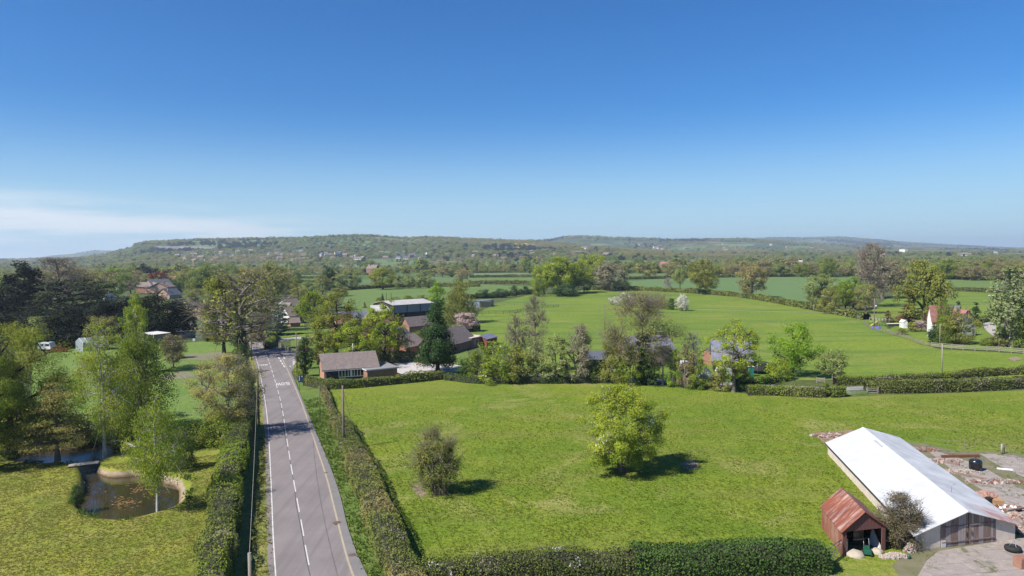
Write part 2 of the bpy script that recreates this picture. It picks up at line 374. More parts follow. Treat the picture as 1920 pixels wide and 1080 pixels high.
def fsheet(name, pts, z, mat, lift=0.):
    """field sheet draped on the gently rolling plain"""
    P = np.array([G(x, y) for x, y in pts])
    n = 40; xs = np.linspace(P[:, 0].min(), P[:, 0].max(), n); ys = np.linspace(P[:, 1].min(), P[:, 1].max(), n)
    import bmesh
    bm = bmesh.new(); vs = [bm.verts.new((p[0], p[1], 0)) for p in P]; bm.faces.new(vs)
    if P[:, 1].max() > 240:
        for a in xs[1:-1]: bmesh.ops.bisect_plane(bm, geom=bm.verts[:] + bm.edges[:] + bm.faces[:], plane_co=(a, 0, 0), plane_no=(1, 0, 0))
        for a in ys[1:-1]: bmesh.ops.bisect_plane(bm, geom=bm.verts[:] + bm.edges[:] + bm.faces[:], plane_co=(0, a, 0), plane_no=(0, 1, 0))
    for v_ in bm.verts: v_.co.z = float(hz_(v_.co.x, v_.co.y)) + z
    bmesh.ops.triangulate(bm, faces=bm.faces); bmesh.ops.recalc_face_normals(bm, faces=bm.faces)
    me = bpy.data.meshes.new(name); bm.to_mesh(me); bm.free()
    if me.polygons[0].normal.z < 0: me.flip_normals()
    me.materials.append(mat); o = link(name, me); o['kind'] = 'structure'; return o
fsheet('paddock', [(600, 722), (700, 716), (860, 700), (1000, 713), (1200, 722), (1400, 738), (1600, 744), (1920, 732), (2400, 722), (2700, 1400), (900, 1400), (780, 1090), (700, 930), (640, 800)], .02, near_m)
fsheet('meadow', [(868, 640), (900, 585), (935, 568), (1000, 553), (1120, 545), (1290, 550), (1400, 559), (1560, 585), (1640, 600), (1700, 636), (1760, 655), (1920, 664), (2300, 672), (2300, 703), (1600, 712), (1400, 716), (1000, 700), (930, 650)], .06, mid_m)
fsheet('crop_field', [(1150, 549), (1180, 530), (1240, 526), (1450, 522), (1640, 524), (1655, 540), (1600, 566), (1560, 576), (1400, 554), (1290, 545)], .10, crop_m)
fsheet('pasture', [(1620, 606), (1640, 575), (1680, 551), (1800, 543), (2300, 548), (2300, 640), (1900, 622), (1750, 620)], .08, mid_m)
fsheet('far_pasture', [(1760, 540), (1775, 526), (1875, 528), (1870, 541)], .14, far_m)
fsheet('home_pasture', [(640, 575), (655, 541), (800, 540), (900, 536), (1000, 540), (1020, 550), (900, 566), (860, 590), (700, 600)], .08, far_m)
for k, (pts, mt) in enumerate([
        ([(530, 541), (536, 532), (640, 531), (655, 540)], far_m), ([(880, 533), (900, 524), (1010, 523), (1010, 535)], far_m),
        ([(535, 523), (540, 517), (655, 517), (650, 524)], far_m), ([(885, 519), (890, 513), (1005, 512), (1008, 520)], pale_m),
        ([(535, 513), (538, 508), (690, 508), (690, 513)], pale_m), ([(880, 509), (885, 503), (1010, 503), (1010, 508)], far_m),
        ([(1180, 520), (1190, 514), (1300, 514), (1300, 519)], far_m), ([(1480, 512), (1490, 504), (1640, 505), (1630, 513)], crop_m),
        ([(1690, 513), (1695, 497), (1780, 500), (1780, 515)], crop_m), ([(965, 491), (967, 488), (995, 488), (996, 491)], rape_m),
        ([(1088, 489), (1090, 486), (1120, 486), (1122, 489)], rape_m), ([(1160, 492), (1162, 488.5), (1190, 488), (1192, 492)], rape_m)]):
    fsheet('distant_field', pts, .12, mt)
fsheet('left_meadow', [(60, 668), (150, 652), (300, 648), (440, 634), (462, 645), (468, 700), (448, 812), (330, 815), (230, 800), (140, 800), (60, 760)], .03, left_m)
fsheet('garden', [(545, 690), (545, 640), (600, 600), (700, 600), (870, 640), (890, 700), (830, 706), (600, 720)], .025, verge_m)
fsheet('garden', [(505, 622), (520, 601), (570, 598), (572, 628), (530, 634)], .03, mid_m)
fsheet('garden', [(1660, 622), (1700, 600), (1850, 585), (1920, 600), (1920, 660), (1800, 655), (1720, 645)], .11, mid_m)
fsheet('verge', [(690, 1110), (655, 1000), (636, 925), (613, 860), (585, 795), (563, 738), (556, 712), (575, 722), (602, 726), (622, 770), (640, 810), (670, 880), (700, 960), (748, 1110)], .022, verge_m)
strw = grass_mat('verge_straw', (.17, .19, .04), (.30, .27, .09), (.09, .13, .02), big=.2, mid=.6, tuft=2.5, dark=.6)
fsheet('verge', [(436, 1110), (450, 960), (462, 850), (462, 760), (458, 690), (456, 650), (470, 652), (482, 690), (493, 745), (501, 805), (507, 900), (511, 1000), (515, 1110)], .022, strw)
fsheet('bare_earth', [(330, 674), (355, 664), (415, 660), (450, 662), (440, 672), (380, 676)], .05, plain('soil_pale', (.23, .19, .12), (.13, .15, .07), .35, bump=.3, obj=False))
fsheet('bare_earth', [(300, 714), (316, 700), (350, 696), (368, 704), (360, 709)], .05, MATS['soil_pale'])

# ---- the road
m = bpy.data.materials.new('asphalt'); t = NT(m); v = t.pos()
c = t.mix(t.mr(t.noise(v, .25, 4, .6), .35, .65), (.205, .178, .172), (.245, .212, .205))
c = t.mix(t.m('MULTIPLY', t.mr(t.noise(t.pos((1.1, .03, 1)), 1, 5, .6), .44, .62), .6), c, (.17, .15, .148))
c = t.mix(t.m('MULTIPLY', t.mr(t.noise(v, 1.4, 4, .7), .60, .72), .35), c, (.12, .115, .12))
vc = t.n('ShaderNodeTexVoronoi', {'Vector': t.pos((.22, .09, 0)), 'Scale': 1.0}, feature='DISTANCE_TO_EDGE')
c = t.mix(t.m('MULTIPLY', t.mr(vc.outputs[0], 0, .008, 1, 0), .16), c, (.08, .075, .08))
c = t.mix(t.mr(t.noise(v, 45, 2), .3, .7, .0, .16), c, (.05, .05, .05))
t.l(c, t.b.inputs['Base Color']); t.b.inputs['Roughness'].default_value = .82; t.b.inputs['Specular IOR Level'].default_value = .25
t.bump(t.noise(v, 60, 2), .2, .02); asphalt = m
paint = plain('road_paint', (.68, .66, .64), (.42, .40, .385), 2.2, obj=False, contrast=.2)
LE = [(528, 1220), (517, 1080), (512, 1000), (508, 900), (502.5, 800), (495, 740), (483, 682), (472, 650), (466, 634)]
CE = [(632, 1220), (584, 1080), (566, 985), (553, 915), (541, 845), (528, 762), (515, 712), (499, 665), (485, 643), (479, 634)]
KE = [(728, 1220), (660, 1080), (633, 985), (612, 900), (592, 838), (566, 760), (541, 700), (524, 665), (508, 645), (497, 634)]
PE = [(765, 1220), (688, 1080), (655, 1000), (636, 925), (613, 860), (583, 790), (561, 735), (547, 700), (535, 668), (513, 645), (499, 634)]
def wl(P, n=90): return spline(np.array([G(*p) for p in P]), n)
def yres(P, ys): a = P[np.argsort(P[:, 1])]; return np.interp(ys, a[:, 1], a[:, 0])
ys = np.r_[np.linspace(30, 100, 60), np.linspace(101, 222, 60)]
Lw, Cw, Kw, Pw = [yres(wl(q), ys) for q in (LE, CE, KE, PE)]
# back part bends left, to the village
bend = [(s, y) for s, y in zip((Lw + Cw) / 2, ys)]
def band(name, A, B, z, mt, m0=0, m1=None): return ribbon(name, np.c_[A, ys][m0:m1], np.c_[B, ys][m0:m1], z, mt)
band('road', Lw - .55, Kw + .12, .045, asphalt)
pv = plain('path_tarmac', (.21, .195, .190), (.16, .150, .145), .8, bump=.15, bsc=30, obj=False)
o = band('pavement', Kw + .12, Pw, .115, pv, 0, 96)
kerb = MB(); kst = plain('kerb_stone', (.42, .35, .25), (.30, .25, .19), 1.5, obj=False)
for i in range(95):
    a = (Kw[i], ys[i]); b_ = (Kw[i + 1], ys[i + 1]); kerb.add([(a[0], a[1], .0), (a[0] + .16, a[1], .0), (b_[0] + .16, b_[1], .0), (b_[0], b_[1], .0), (a[0], a[1], .122), (a[0] + .16, a[1], .122), (b_[0] + .16, b_[1], .122), (b_[0], b_[1], .122)], [(4, 5, 6, 7), (0, 4, 7, 3), (1, 2, 6, 5)], kst)
kerb.build('kerb')['kind'] = 'structure'
# bend into the village and the side road by the oak
vb = spline(np.array([G(*p) for p in [(479, 634), (470, 627), (452, 618), (425, 610), (400, 602), (378, 594), (360, 590), (330, 588)]]), 50)
nrm = np.gradient(vb, axis=0); nrm = np.c_[-nrm[:, 1], nrm[:, 0]] / np.hypot(nrm[:, 0], nrm[:, 1])[:, None]
ribbon('road', vb + nrm * 3.2, vb - nrm * 3.2, .052, asphalt)
sheet('road', [(470, 640), (461, 630), (452, 622), (470, 618), (505, 632), (500, 640)], .056, asphalt)
sheet('side_road', [(522, 664), (508, 648), (528, 655), (560, 661), (575, 668), (575, 680), (552, 690), (545, 700)], .049, asphalt)
sheet('side_road', [(520, 636), (560, 632), (600, 630), (600, 633), (560, 636), (524, 640)], .07, plain('drive_pale', (.42, .38, .35), (.34, .31, .28), .5, obj=False))
# markings
mk = MB()
def stripe(A, z, w, i0, i1, off=0.):
    for i in range(i0, i1):
        x0, x1 = A[i] + off, A[i + 1] + off
        mk.add([(x0 - w / 2, ys[i], z), (x0 + w / 2, ys[i], z), (x1 + w / 2, ys[i + 1], z), (x1 - w / 2, ys[i + 1], z)], [(0, 1, 2, 3)], paint)
stripe(Lw, .052, .11, 0, 118)
cy = 50.4
while cy < 212:
    L_ = 4.0; x0, x1 = np.interp([cy, cy + L_], ys, Cw)
    mk.add([(x0 - .055, cy, .052), (x0 + .055, cy, .052), (x1 + .055, cy + L_, .052), (x1 - .055, cy + L_, .052)], [(0, 1, 2, 3)], paint); cy += 6.0
for k in range(4):     # give-way dashes at the side road
    a = G(521 + k * 3.2, 670 + k * 5.2); b_ = G(523 + k * 3.2, 673.4 + k * 5.2); mk.add([(a[0], a[1], .056), (a[0] + .3, a[1], .056), (b_[0] + .3, b_[1], .056), (b_[0], b_[1], .056)], [(0, 1, 2, 3)], paint)
    a = a + [1.2, .2]; b_ = b_ + [1.2, .2]; mk.add([(a[0], a[1], .056), (a[0] + .3, a[1], .056), (b_[0] + .3, b_[1], .056), (b_[0], b_[1], .056)], [(0, 1, 2, 3)], paint)
o = mk.build('road_marking'); o['kind'] = 'structure'
# tar seam by the centre line and along the kerb, patches, iron covers
sm_ = MB(); tar = plain('tar', (.05, .047, .05), (.07, .066, .07), 3, obj=False)
wob = vnoise(ys, ys * 0, 7, 2) * .12
for i in range(0, 75):
    sm_.add([(Cw[i] - .16 + wob[i], ys[i], .0505), (Cw[i] - .10 + wob[i], ys[i], .0505), (Cw[i + 1] - .10 + wob[i + 1], ys[i + 1], .0505), (Cw[i + 1] - .16 + wob[i + 1], ys[i + 1], .0505)], [(0, 1, 2, 3)], tar)
sm_.build('road_seam')['kind'] = 'structure'
def road_word(px, py, rz, wpx):
    cu = bpy.data.curves.new('slow', 'FONT'); cu.body = 'SLOW'; cu.align_x = 'CENTER'; cu.align_y = 'CENTER'; cu.offset = .02
    tmp = bpy.data.objects.new('tmp', cu); C.objects.link(tmp); bpy.context.view_layer.update()
    me = bpy.data.meshes.new_from_object(tmp.evaluated_get(bpy.context.evaluated_depsgraph_get())); bpy.data.objects.remove(tmp)
    me.materials.clear(); me.materials.append(paint)
    p = G(px, py); w = wpx * p[1] / F; s = w / max(v_.co.x for v_ in me.vertices) / 2
    return tag(link('road_word', me, None, (p[0], p[1], .058), (0, 0, rz), (s, s * 4.6, 1)), kind='structure')
road_word(530, 720, math.pi + R(20), 26); road_word(493, 685, R(20), 18)
def iron(px, py, r, z): MB().lathe([(0, z + .006), (r, z + .006), (r + .03, z)], plain('rust_iron', (.16, .10, .075), (.10, .07, .05), 8), 20, tuple(G(px, py)) + (0,)).build('manhole_cover')['kind'] = 'structure'
iron(632, 982, .36, .117); iron(660.5, 1043, .30, .117); iron(611, 888, .2, .117)
# lane between the hedges, drive of the bungalow, yards
lane = spline(np.array([G(*p) for p in [(960, 702), (1060, 706), (1200, 713), (1400, 722), (1560, 729), (1640, 727), (1800, 716), (2000, 705)]]), 60)
grav = plain('lane_stone', (.30, .27, .26), (.21, .20, .19), .6, obj=False)
ribbon('lane', lane + [0, 1.7], lane - [0, 1.7], .05, grav)
sheet('driveway', [(735, 706), (742, 688), (738, 680), (760, 678), (800, 680), (860, 685), (880, 690), (850, 698), (760, 703)], .05, plain('drive_stone', (.50, .46, .44), (.42, .39, .37), .5, obj=False))
sheet('gateway_grass', [(1582, 744), (1584, 734), (1640, 732), (1644, 741)], .055, verge_m)
# right: meadow tracks, far drive by the white house, yard of concrete
sheet('lane', [(1835, 606.5), (1868, 602.5), (1868, 612), (1866, 622), (1876, 632), (1890, 639), (1868, 635), (1852, 623), (1843, 613)], .15, MATS['drive_pale'])
sheet('paddock_track', [(916, 578), (925, 574), (1010, 575), (1070, 574), (1070, 577), (960, 584), (920, 586)], .12, plain('track_pale', (.33, .32, .25), (.20, .24, .12), .2, obj=False))
conc = bpy.data.materials.new('concrete'); t = NT(conc); v = t.pos()
c = t.mix(t.mr(t.noise(v, .8, 6, .65), .35, .65), (.33, .28, .25), (.24, .205, .185)); c = t.mix(t.mr(t.noise(v, .35, 5, .7, 1), .56, .66), c, (.10, .105, .04))
c = t.mix(t.mr(t.noise(v, 3, 5, .7), .56, .7), c, (.42, .36, .33)); br = t.n('ShaderNodeTexBrick', {'Vector': t.n('ShaderNodeMapping', {'Vector': t.n('ShaderNodeNewGeometry').outputs['Position'], 'Rotation': (0, 0, R(-8))}).outputs[0], 'Scale': .14, 'Mortar Size': .004, 'Color1': (1, 1, 1, 1), 'Color2': (1, 1, 1, 1), 'Mortar': (0, 0, 0, 1)})
c = t.mix(t.m('MULTIPLY', t.m('SUBTRACT', 1., br.outputs['Fac']), 0.0), c, (0, 0, 0)); c = t.mix(t.m('MULTIPLY', br.outputs['Fac'], .4), c, (.06, .06, .03))
t.l(c, t.b.inputs['Base Color']); t.b.inputs['Roughness'].default_value = .85; t.bump(t.noise(v, 12, 4), .3, .03)
yard_dirt = plain('yard_dirt', (.21, .175, .12), (.10, .115, .04), .5, bump=.5, obj=False)
sheet('yard', [(1700, 1098), (1672, 1062), (1690, 1040), (1715, 1025), (1740, 1020), (1915, 1004), (1990, 985), (2100, 1100), (2000, 1200), (1720, 1180)], .028, yard_dirt)
sheet('yard', [(1738, 1052), (1760, 1034), (1908, 1010), (1990, 998), (2100, 1100), (2000, 1200), (1700, 1180), (1715, 1090)], .045, conc)
sheet('yard', [(1695, 828), (1730, 832), (1790, 845), (1905, 850), (2050, 900), (2200, 960), (2050, 1010), (1915, 1004), (1880, 985), (1780, 905)], .032, yard_dirt)
sheet('yard', [(1738, 845), (1770, 850), (1835, 872), (1930, 925), (2080, 1000), (2030, 1020), (1905, 960), (1800, 893)], .045, conc)
sheet('yard', [(1835, 850), (1900, 854), (2000, 885), (2150, 950), (2100, 965), (1950, 910), (1870, 872)], .047, conc)
sheet('yard', [(1522, 812), (1600, 806), (1600, 830), (1545, 832)], .03, plain('rust_soil', (.24, .12, .06), (.30, .24, .19), 1.5, bump=.6, obj=False))
sheet('bare_earth', [(1275, 868), (1300, 862), (1312, 872), (1305, 880), (1280, 879)], .026, plain('soil_pink', (.30, .21, .17), (.18, .16, .08), 1.2, obj=False))
sheet('bare_earth', [(768, 912), (785, 906), (800, 925), (790, 935)], .026, MATS['soil_pink'])
sheet('bare_earth', [(1889, 672), (1905, 669), (1918, 674), (1900, 678)], .1, MATS['soil_pink'])
# ================================================================ PLANTS
def leafmat(name, a, b, trans=.42, rough=.7):
    m = bpy.data.materials.new(name); t = NT(m)
    at = t.n('ShaderNodeAttribute', attribute_name='tint').outputs['Fac']
    oi = t.n('ShaderNodeObjectInfo').outputs['Random']
    f = t.m('ADD', at, t.mr(oi, 0, 1, -.18, .18)); f = t.mr(f, 0, 1)
    col = t.mix(f, a, b)
    t.l(col, t.b.inputs['Base Color']); t.b.inputs['Roughness'].default_value = rough; t.b.inputs['Specular IOR Level'].default_value = .12
    tr = t.n('ShaderNodeBsdfTranslucent', {'Color': col}); mx = t.n('ShaderNodeMixShader', {0: trans, 1: t.b.outputs[0], 2: tr.outputs[0]})
    t.l(mx.outputs[0], t.o.inputs['Surface']); MATS[name] = m; return m
def bark(name, a, b, sc=3): return plain(name, a, b, sc, stretch=(1, 1, .3), bump=.5)
LM = dict(
    lime=leafmat('leaf_lime', (0.160, 0.241, 0.025), (0.377, 0.417, 0.043)),
    green=leafmat('leaf_green', (0.116, 0.170, 0.026), (0.239, 0.293, 0.038)),
    bright=leafmat('leaf_bright', (0.143, 0.262, 0.022), (0.285, 0.412, 0.038)),
    gold=leafmat('leaf_gold', (.150, .172, .020), (.30, .315, .040)),
    olive=leafmat('leaf_olive', (0.164, 0.185, 0.038), (0.328, 0.321, 0.071)),
    brown=leafmat('leaf_bud', (0.232, 0.198, 0.076), (0.383, 0.335, 0.120)),
    pale=leafmat('leaf_pale', (0.185, 0.231, 0.063), (0.337, 0.372, 0.127)),
    silver=leafmat('leaf_silver', (0.135, 0.176, 0.060), (0.294, 0.330, 0.144)),
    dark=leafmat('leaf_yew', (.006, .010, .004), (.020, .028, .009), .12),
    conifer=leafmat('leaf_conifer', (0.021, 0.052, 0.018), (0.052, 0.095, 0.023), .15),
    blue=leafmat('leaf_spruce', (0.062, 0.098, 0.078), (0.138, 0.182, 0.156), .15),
    cedar=leafmat('leaf_cedar', (.016, .026, .010), (.045, .058, .020), .15),
    copper=leafmat('leaf_copper', (0.103, 0.023, 0.021), (0.207, 0.052, 0.039), .3),
    rust=leafmat('leaf_rust', (0.138, 0.058, 0.023), (0.248, 0.117, 0.046), .25),
    hedge=leafmat('leaf_hedge', (.085, .115, .026), (.215, .235, .052), .25),
    hedge2=leafmat('leaf_hedge_dark', (.07, .095, .022), (.185, .20, .046), .25),
    laurel=leafmat('leaf_laurel', (.030, .068, .014), (.085, .145, .030), .2),
    blossom=leafmat('petal_white', (.50, .48, .44), (.75, .72, .68), .3),
    pink=leafmat('petal_pink', (.42, .29, .28), (.62, .46, .45), .3),
    bramble=leafmat('leaf_bramble', (.075, .068, .035), (.15, .125, .06), .2),
    ivy=leafmat('leaf_ivy', (0.019, 0.044, 0.010), (0.069, 0.120, 0.021), .15),
    twigs=leafmat('leaf_twiggy', (.15, .135, .085), (.26, .235, .145), .15))
BK = dict(grey=bark('bark_grey', (.20, .17, .14), (.10, .085, .07)), birch=bark('bark_birch', (.62, .58, .54), (.16, .13, .12), 5),
          dark=bark('bark_dark', (.07, .055, .045), (.04, .03, .025)), twig=bark('bark_twig', (.27, .22, .18), (.16, .13, .10)), pale=bark('bark_pale', (.40, .36, .31), (.24, .21, .18)))

def tubes(P, Rd, sides=5):
    """P (B,K,3), Rd (B,K) -> verts, quads"""
    B, K, _ = P.shape; D = np.gradient(P, axis=1); D /= np.linalg.norm(D, axis=2, keepdims=True) + 1e-9
    up = np.where(np.abs(D[..., 2:3]) < .9, np.array([0, 0, 1.]), np.array([1., 0, 0])); U = np.cross(D, up); U /= np.linalg.norm(U, axis=2, keepdims=True) + 1e-9
    Vv = np.cross(D, U); a = np.arange(sides) * 2 * np.pi / sides
    pts = P[:, :, None] + Rd[:, :, None, None] * (U[:, :, None] * np.cos(a)[:, None] + Vv[:, :, None] * np.sin(a)[:, None])
    b, k, s = np.meshgrid(np.arange(B), np.arange(K - 1), np.arange(sides), indexing='ij'); s2 = (s + 1) % sides
    f = lambda k_, s_: (b * K + k_) * sides + s_
    return pts.reshape(-1, 3), np.stack([f(k, s), f(k, s2), f(k + 1, s2), f(k + 1, s)], -1).reshape(-1, 4)
def bez(a, c, b, n=6):
    t = np.linspace(0, 1, n)[None, :, None]; return a[:, None] * (1 - t) ** 2 + 2 * c[:, None] * t * (1 - t) + b[:, None] * t ** 2
def prof(t, kind):
    t = np.clip(t, 0, 1)
    if kind == 'cone': return (1 - t) ** .8 * np.minimum(1, .55 + t * 5) + .02
    if kind == 'cypress': return np.sin(np.pi * np.clip(t * .86 + .14, 0, 1)) ** .75 * (1 - .25 * t) + .02
    if kind == 'dome': return np.sqrt(np.clip(1 - t ** 2.3, 0, 1)) * (.86 + .14 * np.minimum(1, t * 4))
    if kind == 'column': return np.minimum(1, .5 + t * 4) * np.clip(1 - t ** 3, 0, 1) ** .6
    if kind == 'oval': return np.sin(np.pi * np.clip(t, .02, 1)) ** .6 * (1.05 - .25 * t)
    if kind == 'spread': return np.clip(np.sin(np.pi * np.clip(t * .82 + .12, 0, 1)), 0, 1) ** .55
    if kind == 'vase': return (.35 + .65 * np.sin(np.pi * np.clip(t * .62 + .1, 0, 1)))*np.clip(1-t**6,0,1)**.5
    return np.sqrt(np.clip(1 - (2 * t - 1) ** 2, 0, 1)) ** .85 + .03
def quads(P, size, rg, up=.25, asp=.7, droop=None, out=None):
    n = len(P); a = rg.normal(size=(n, 3)); a /= np.linalg.norm(a, axis=1)[:, None]; b = rg.normal(size=(n, 3))
    if out is not None:      # blades face outwards from the crown, as leaves do
        b = out + rg.normal(0, .55, (n, 3)); b /= np.linalg.norm(b, axis=1)[:, None]; a = np.cross(b, a); a /= np.linalg.norm(a, axis=1)[:, None] + 1e-9
    if droop is not None: a = a * .35; a[:, 2] -= 1; a /= np.linalg.norm(a, axis=1)[:, None]
    b = np.cross(a, b); b /= np.linalg.norm(b, axis=1)[:, None] + 1e-9
    s = (size * rg.uniform(.6, 1.35, n))[:, None]; a = a * s * .5; b = b * s * .5 * asp
    V = np.stack([P - a, P - b * 1.0 + a * .1, P + a, P + b * 1.0 + a * .1], 1).reshape(-1, 3)
    return V, np.arange(4 * n).reshape(-1, 4)
def tree_parts(seed, h, w, kind='round', trunk=.2, ncl=60, nlf=6000, leaf=.3, crf=.15, twigs=0, twr=.02, tr=None, limbs=7, lump=.22, inner=.55, layers=0, stems=1, flat=.8, droop=False, lean=.0, vis=1.0):
    rg = np.random.default_rng(seed); zb = trunk * h; ch = h - zb; r = w / 2; tr = tr or max(.05, .018 * h + .012 * w)
    # clump centres through the crown volume, thicker towards its skin
    t = rg.uniform(0.02, 1, ncl * 3); pr = prof(t, kind); keep = rg.uniform(0, 1, ncl * 3) < pr ** 1.2 + .06; t = t[keep][:ncl]; pr = pr[keep][:ncl]; n = len(t)
    az = rg.uniform(0, 2 * np.pi, n); u = rg.uniform(inner ** 2, 1, n) ** .5 * .9
    u = np.where(rg.uniform(size=n) < .2, rg.uniform(0, .7, n), u)
    ph = rg.uniform(0, 6.28, 4); lm = 1 + lump * (np.sin(az * 2 + ph[0] + t * 3) * .5 + np.sin(az * 3 + ph[1] - t * 6) * .4 + np.sin(az * 5 + ph[2] + t * 9) * .3)
    if layers: t = np.round(t * layers) / layers + rg.normal(0, .012, n)
    rad = r * pr * u * lm * 1.08
    top = t * ch * (1 + lump * .25 * np.sin(az * 2 + ph[3]))
    Cc = np.stack([np.cos(az) * rad, np.sin(az) * rad, zb + np.minimum(top, ch * .985)], 1); Cc[:, 0] += lean * Cc[:, 2]
    Cc[:, 2] = np.clip(Cc[:, 2], .12 * crf * w + .1, h - crf * w * .25)
    # wood
    V = []; Fq = []; off = 0
    def put(P, Rd, s):
        nonlocal off
        v, f = tubes(P, Rd, s); V.append(v); Fq.append(f + off); off += len(v)
    tp = np.array([lean * h, 0, .93 * h if kind in ('cone', 'cypress', 'column', 'oval') else zb + .62 * ch])
    if stems == 1:
        K = 9; s = np.linspace(0, 1, K)[:, None]; T = s * tp + np.c_[np.sin(s[:, 0] * 5 + ph[0]), np.cos(s[:, 0] * 4 + ph[1]), s[:, 0] * 0] * .012 * h * s
        rr = tr * (1 - s[:, 0]) ** .75 * np.where(s[:, 0] == 0, 1.35, 1) + twr; put(T[None], rr[None], 8); TR = [T]
    else:
        TR = []
        for q in range(stems):
            a_ = q * 2.4 + ph[0]; e = np.array([math.cos(a_) * w * .22, math.sin(a_) * w * .22, zb + .7 * ch]); s = np.linspace(0, 1, 7)[:, None]
            T = s * e + np.array([math.cos(a_), math.sin(a_), 0]) * tr * 1.2 * (1 - s); put(T[None], (tr * .7 * (1 - s[:, 0]) ** .7 + twr)[None], 6); TR.append(T)
    # limbs
    li = rg.permutation(n)[:limbs]; Ls = []
    if kind not in ('cone',):
        A = []; Cn = []; B = []
        for q in li:
            T = TR[rg.integers(len(TR))]; zt = max(min(Cc[q, 2] - .35 * np.hypot(*Cc[q, :2]) - .08 * ch, T[-1, 2]), zb * .8); a_ = np.array([np.interp(zt, T[:, 2], T[:, k]) for k in range(3)])
            b_ = Cc[q]; c_ = a_ * .45 + b_ * .55 + np.array([0, 0, (.10 if b_[2] > a_[2] else .02) * ch]); A.append(a_); B.append(b_); Cn.append(c_)
        Lp = bez(np.array(A), np.array(Cn), np.array(B), 7); s = np.linspace(0, 1, 7); put(Lp, (tr * .48 * (1 - s) ** .8 + twr * 1.2)[None].repeat(len(Lp), 0), 5)
        src = np.vstack([Lp[:, 1:].reshape(-1, 3)] + TR)
    else: src = np.vstack(TR)
    src = src[src[:, 2] >= zb * .75]
    d = np.linalg.norm(Cc[:, None] - src[None], axis=2) + np.maximum(0, src[None, :, 2] - Cc[:, None, 2]) * 1.2; k = d.argmin(1); A = src[k]
    Mi = (A + Cc) / 2 + rg.normal(0, .03 * w, (n, 3)) * [1, 1, .5]; Bp = bez(A, Mi, Cc, 5); s = np.linspace(0, 1, 5)
    put(Bp, (np.clip(tr * .16, twr * 1.4, None) * (1 - s) ** .8 + twr)[None].repeat(n, 0), 4)
    cr_ = crf * w
    if twigs:
        q = rg.integers(0, n, twigs); j = rg.integers(1, 5, twigs); S = Bp[q, j]; out = Cc[q] - np.array([0, 0, zb + ch * .3]); out /= np.linalg.norm(out, axis=1)[:, None] + 1e-6
        e = S + (rg.normal(0, .75, (twigs, 3)) + out * .8 + [0, 0, .25]) * cr_ * 1.15
        if droop: e[:, 2] -= cr_ * 1.3
        # keep within height
        e[:, 2] = np.minimum(e[:, 2], h)
        put(bez(S, (S + e) / 2 + rg.normal(0, .1 * cr_, (twigs, 3)), e, 3), np.array([twr, twr * .75, twr * .4])[None].repeat(twigs, 0), 3)
    WV, WF = np.vstack(V), np.vstack(Fq)
    # leaves
    wt = rg.uniform(.4, 1.6, n); wt /= wt.sum(); q = rg.choice(n, nlf, p=wt); g = rg.normal(0, 1, (nlf, 3)); g /= np.linalg.norm(g, axis=1)[:, None]; g *= (rg.uniform(0, 1, nlf) ** .42)[:, None]
    P = Cc[q] + g * cr_ * np.array([1, 1, flat]) * rg.uniform(.75, 1.3, n)[q][:, None]
    if droop: P[:, 2] -= rg.uniform(0, 1, nlf) ** 2 * cr_ * 1.8
    if layers: P[:, 2] = Cc[q, 2] + (P[:, 2] - Cc[q, 2]) * .4
    P[:, 2] = np.clip(P[:, 2], .05, h * 1.01)
    o1 = P - np.array([lean * P[:, 2].mean(), 0, zb + .35 * ch]); o1 /= np.linalg.norm(o1, axis=1)[:, None] + 1e-6; o2 = g + 1e-6; o2 = o2 / np.linalg.norm(o2, axis=1)[:, None]
    LV, LF = quads(P, leaf, rg, droop=True if droop else None, out=None if droop else o1 * .7 + o2 * .6 + np.array([0, 0, .35]))
    tint = np.clip(.5 + .22 * rg.normal(size=n)[q] + .2 * rg.normal(size=nlf), 0, 1)
    return (WV, WF), (LV, LF, tint, q, P)

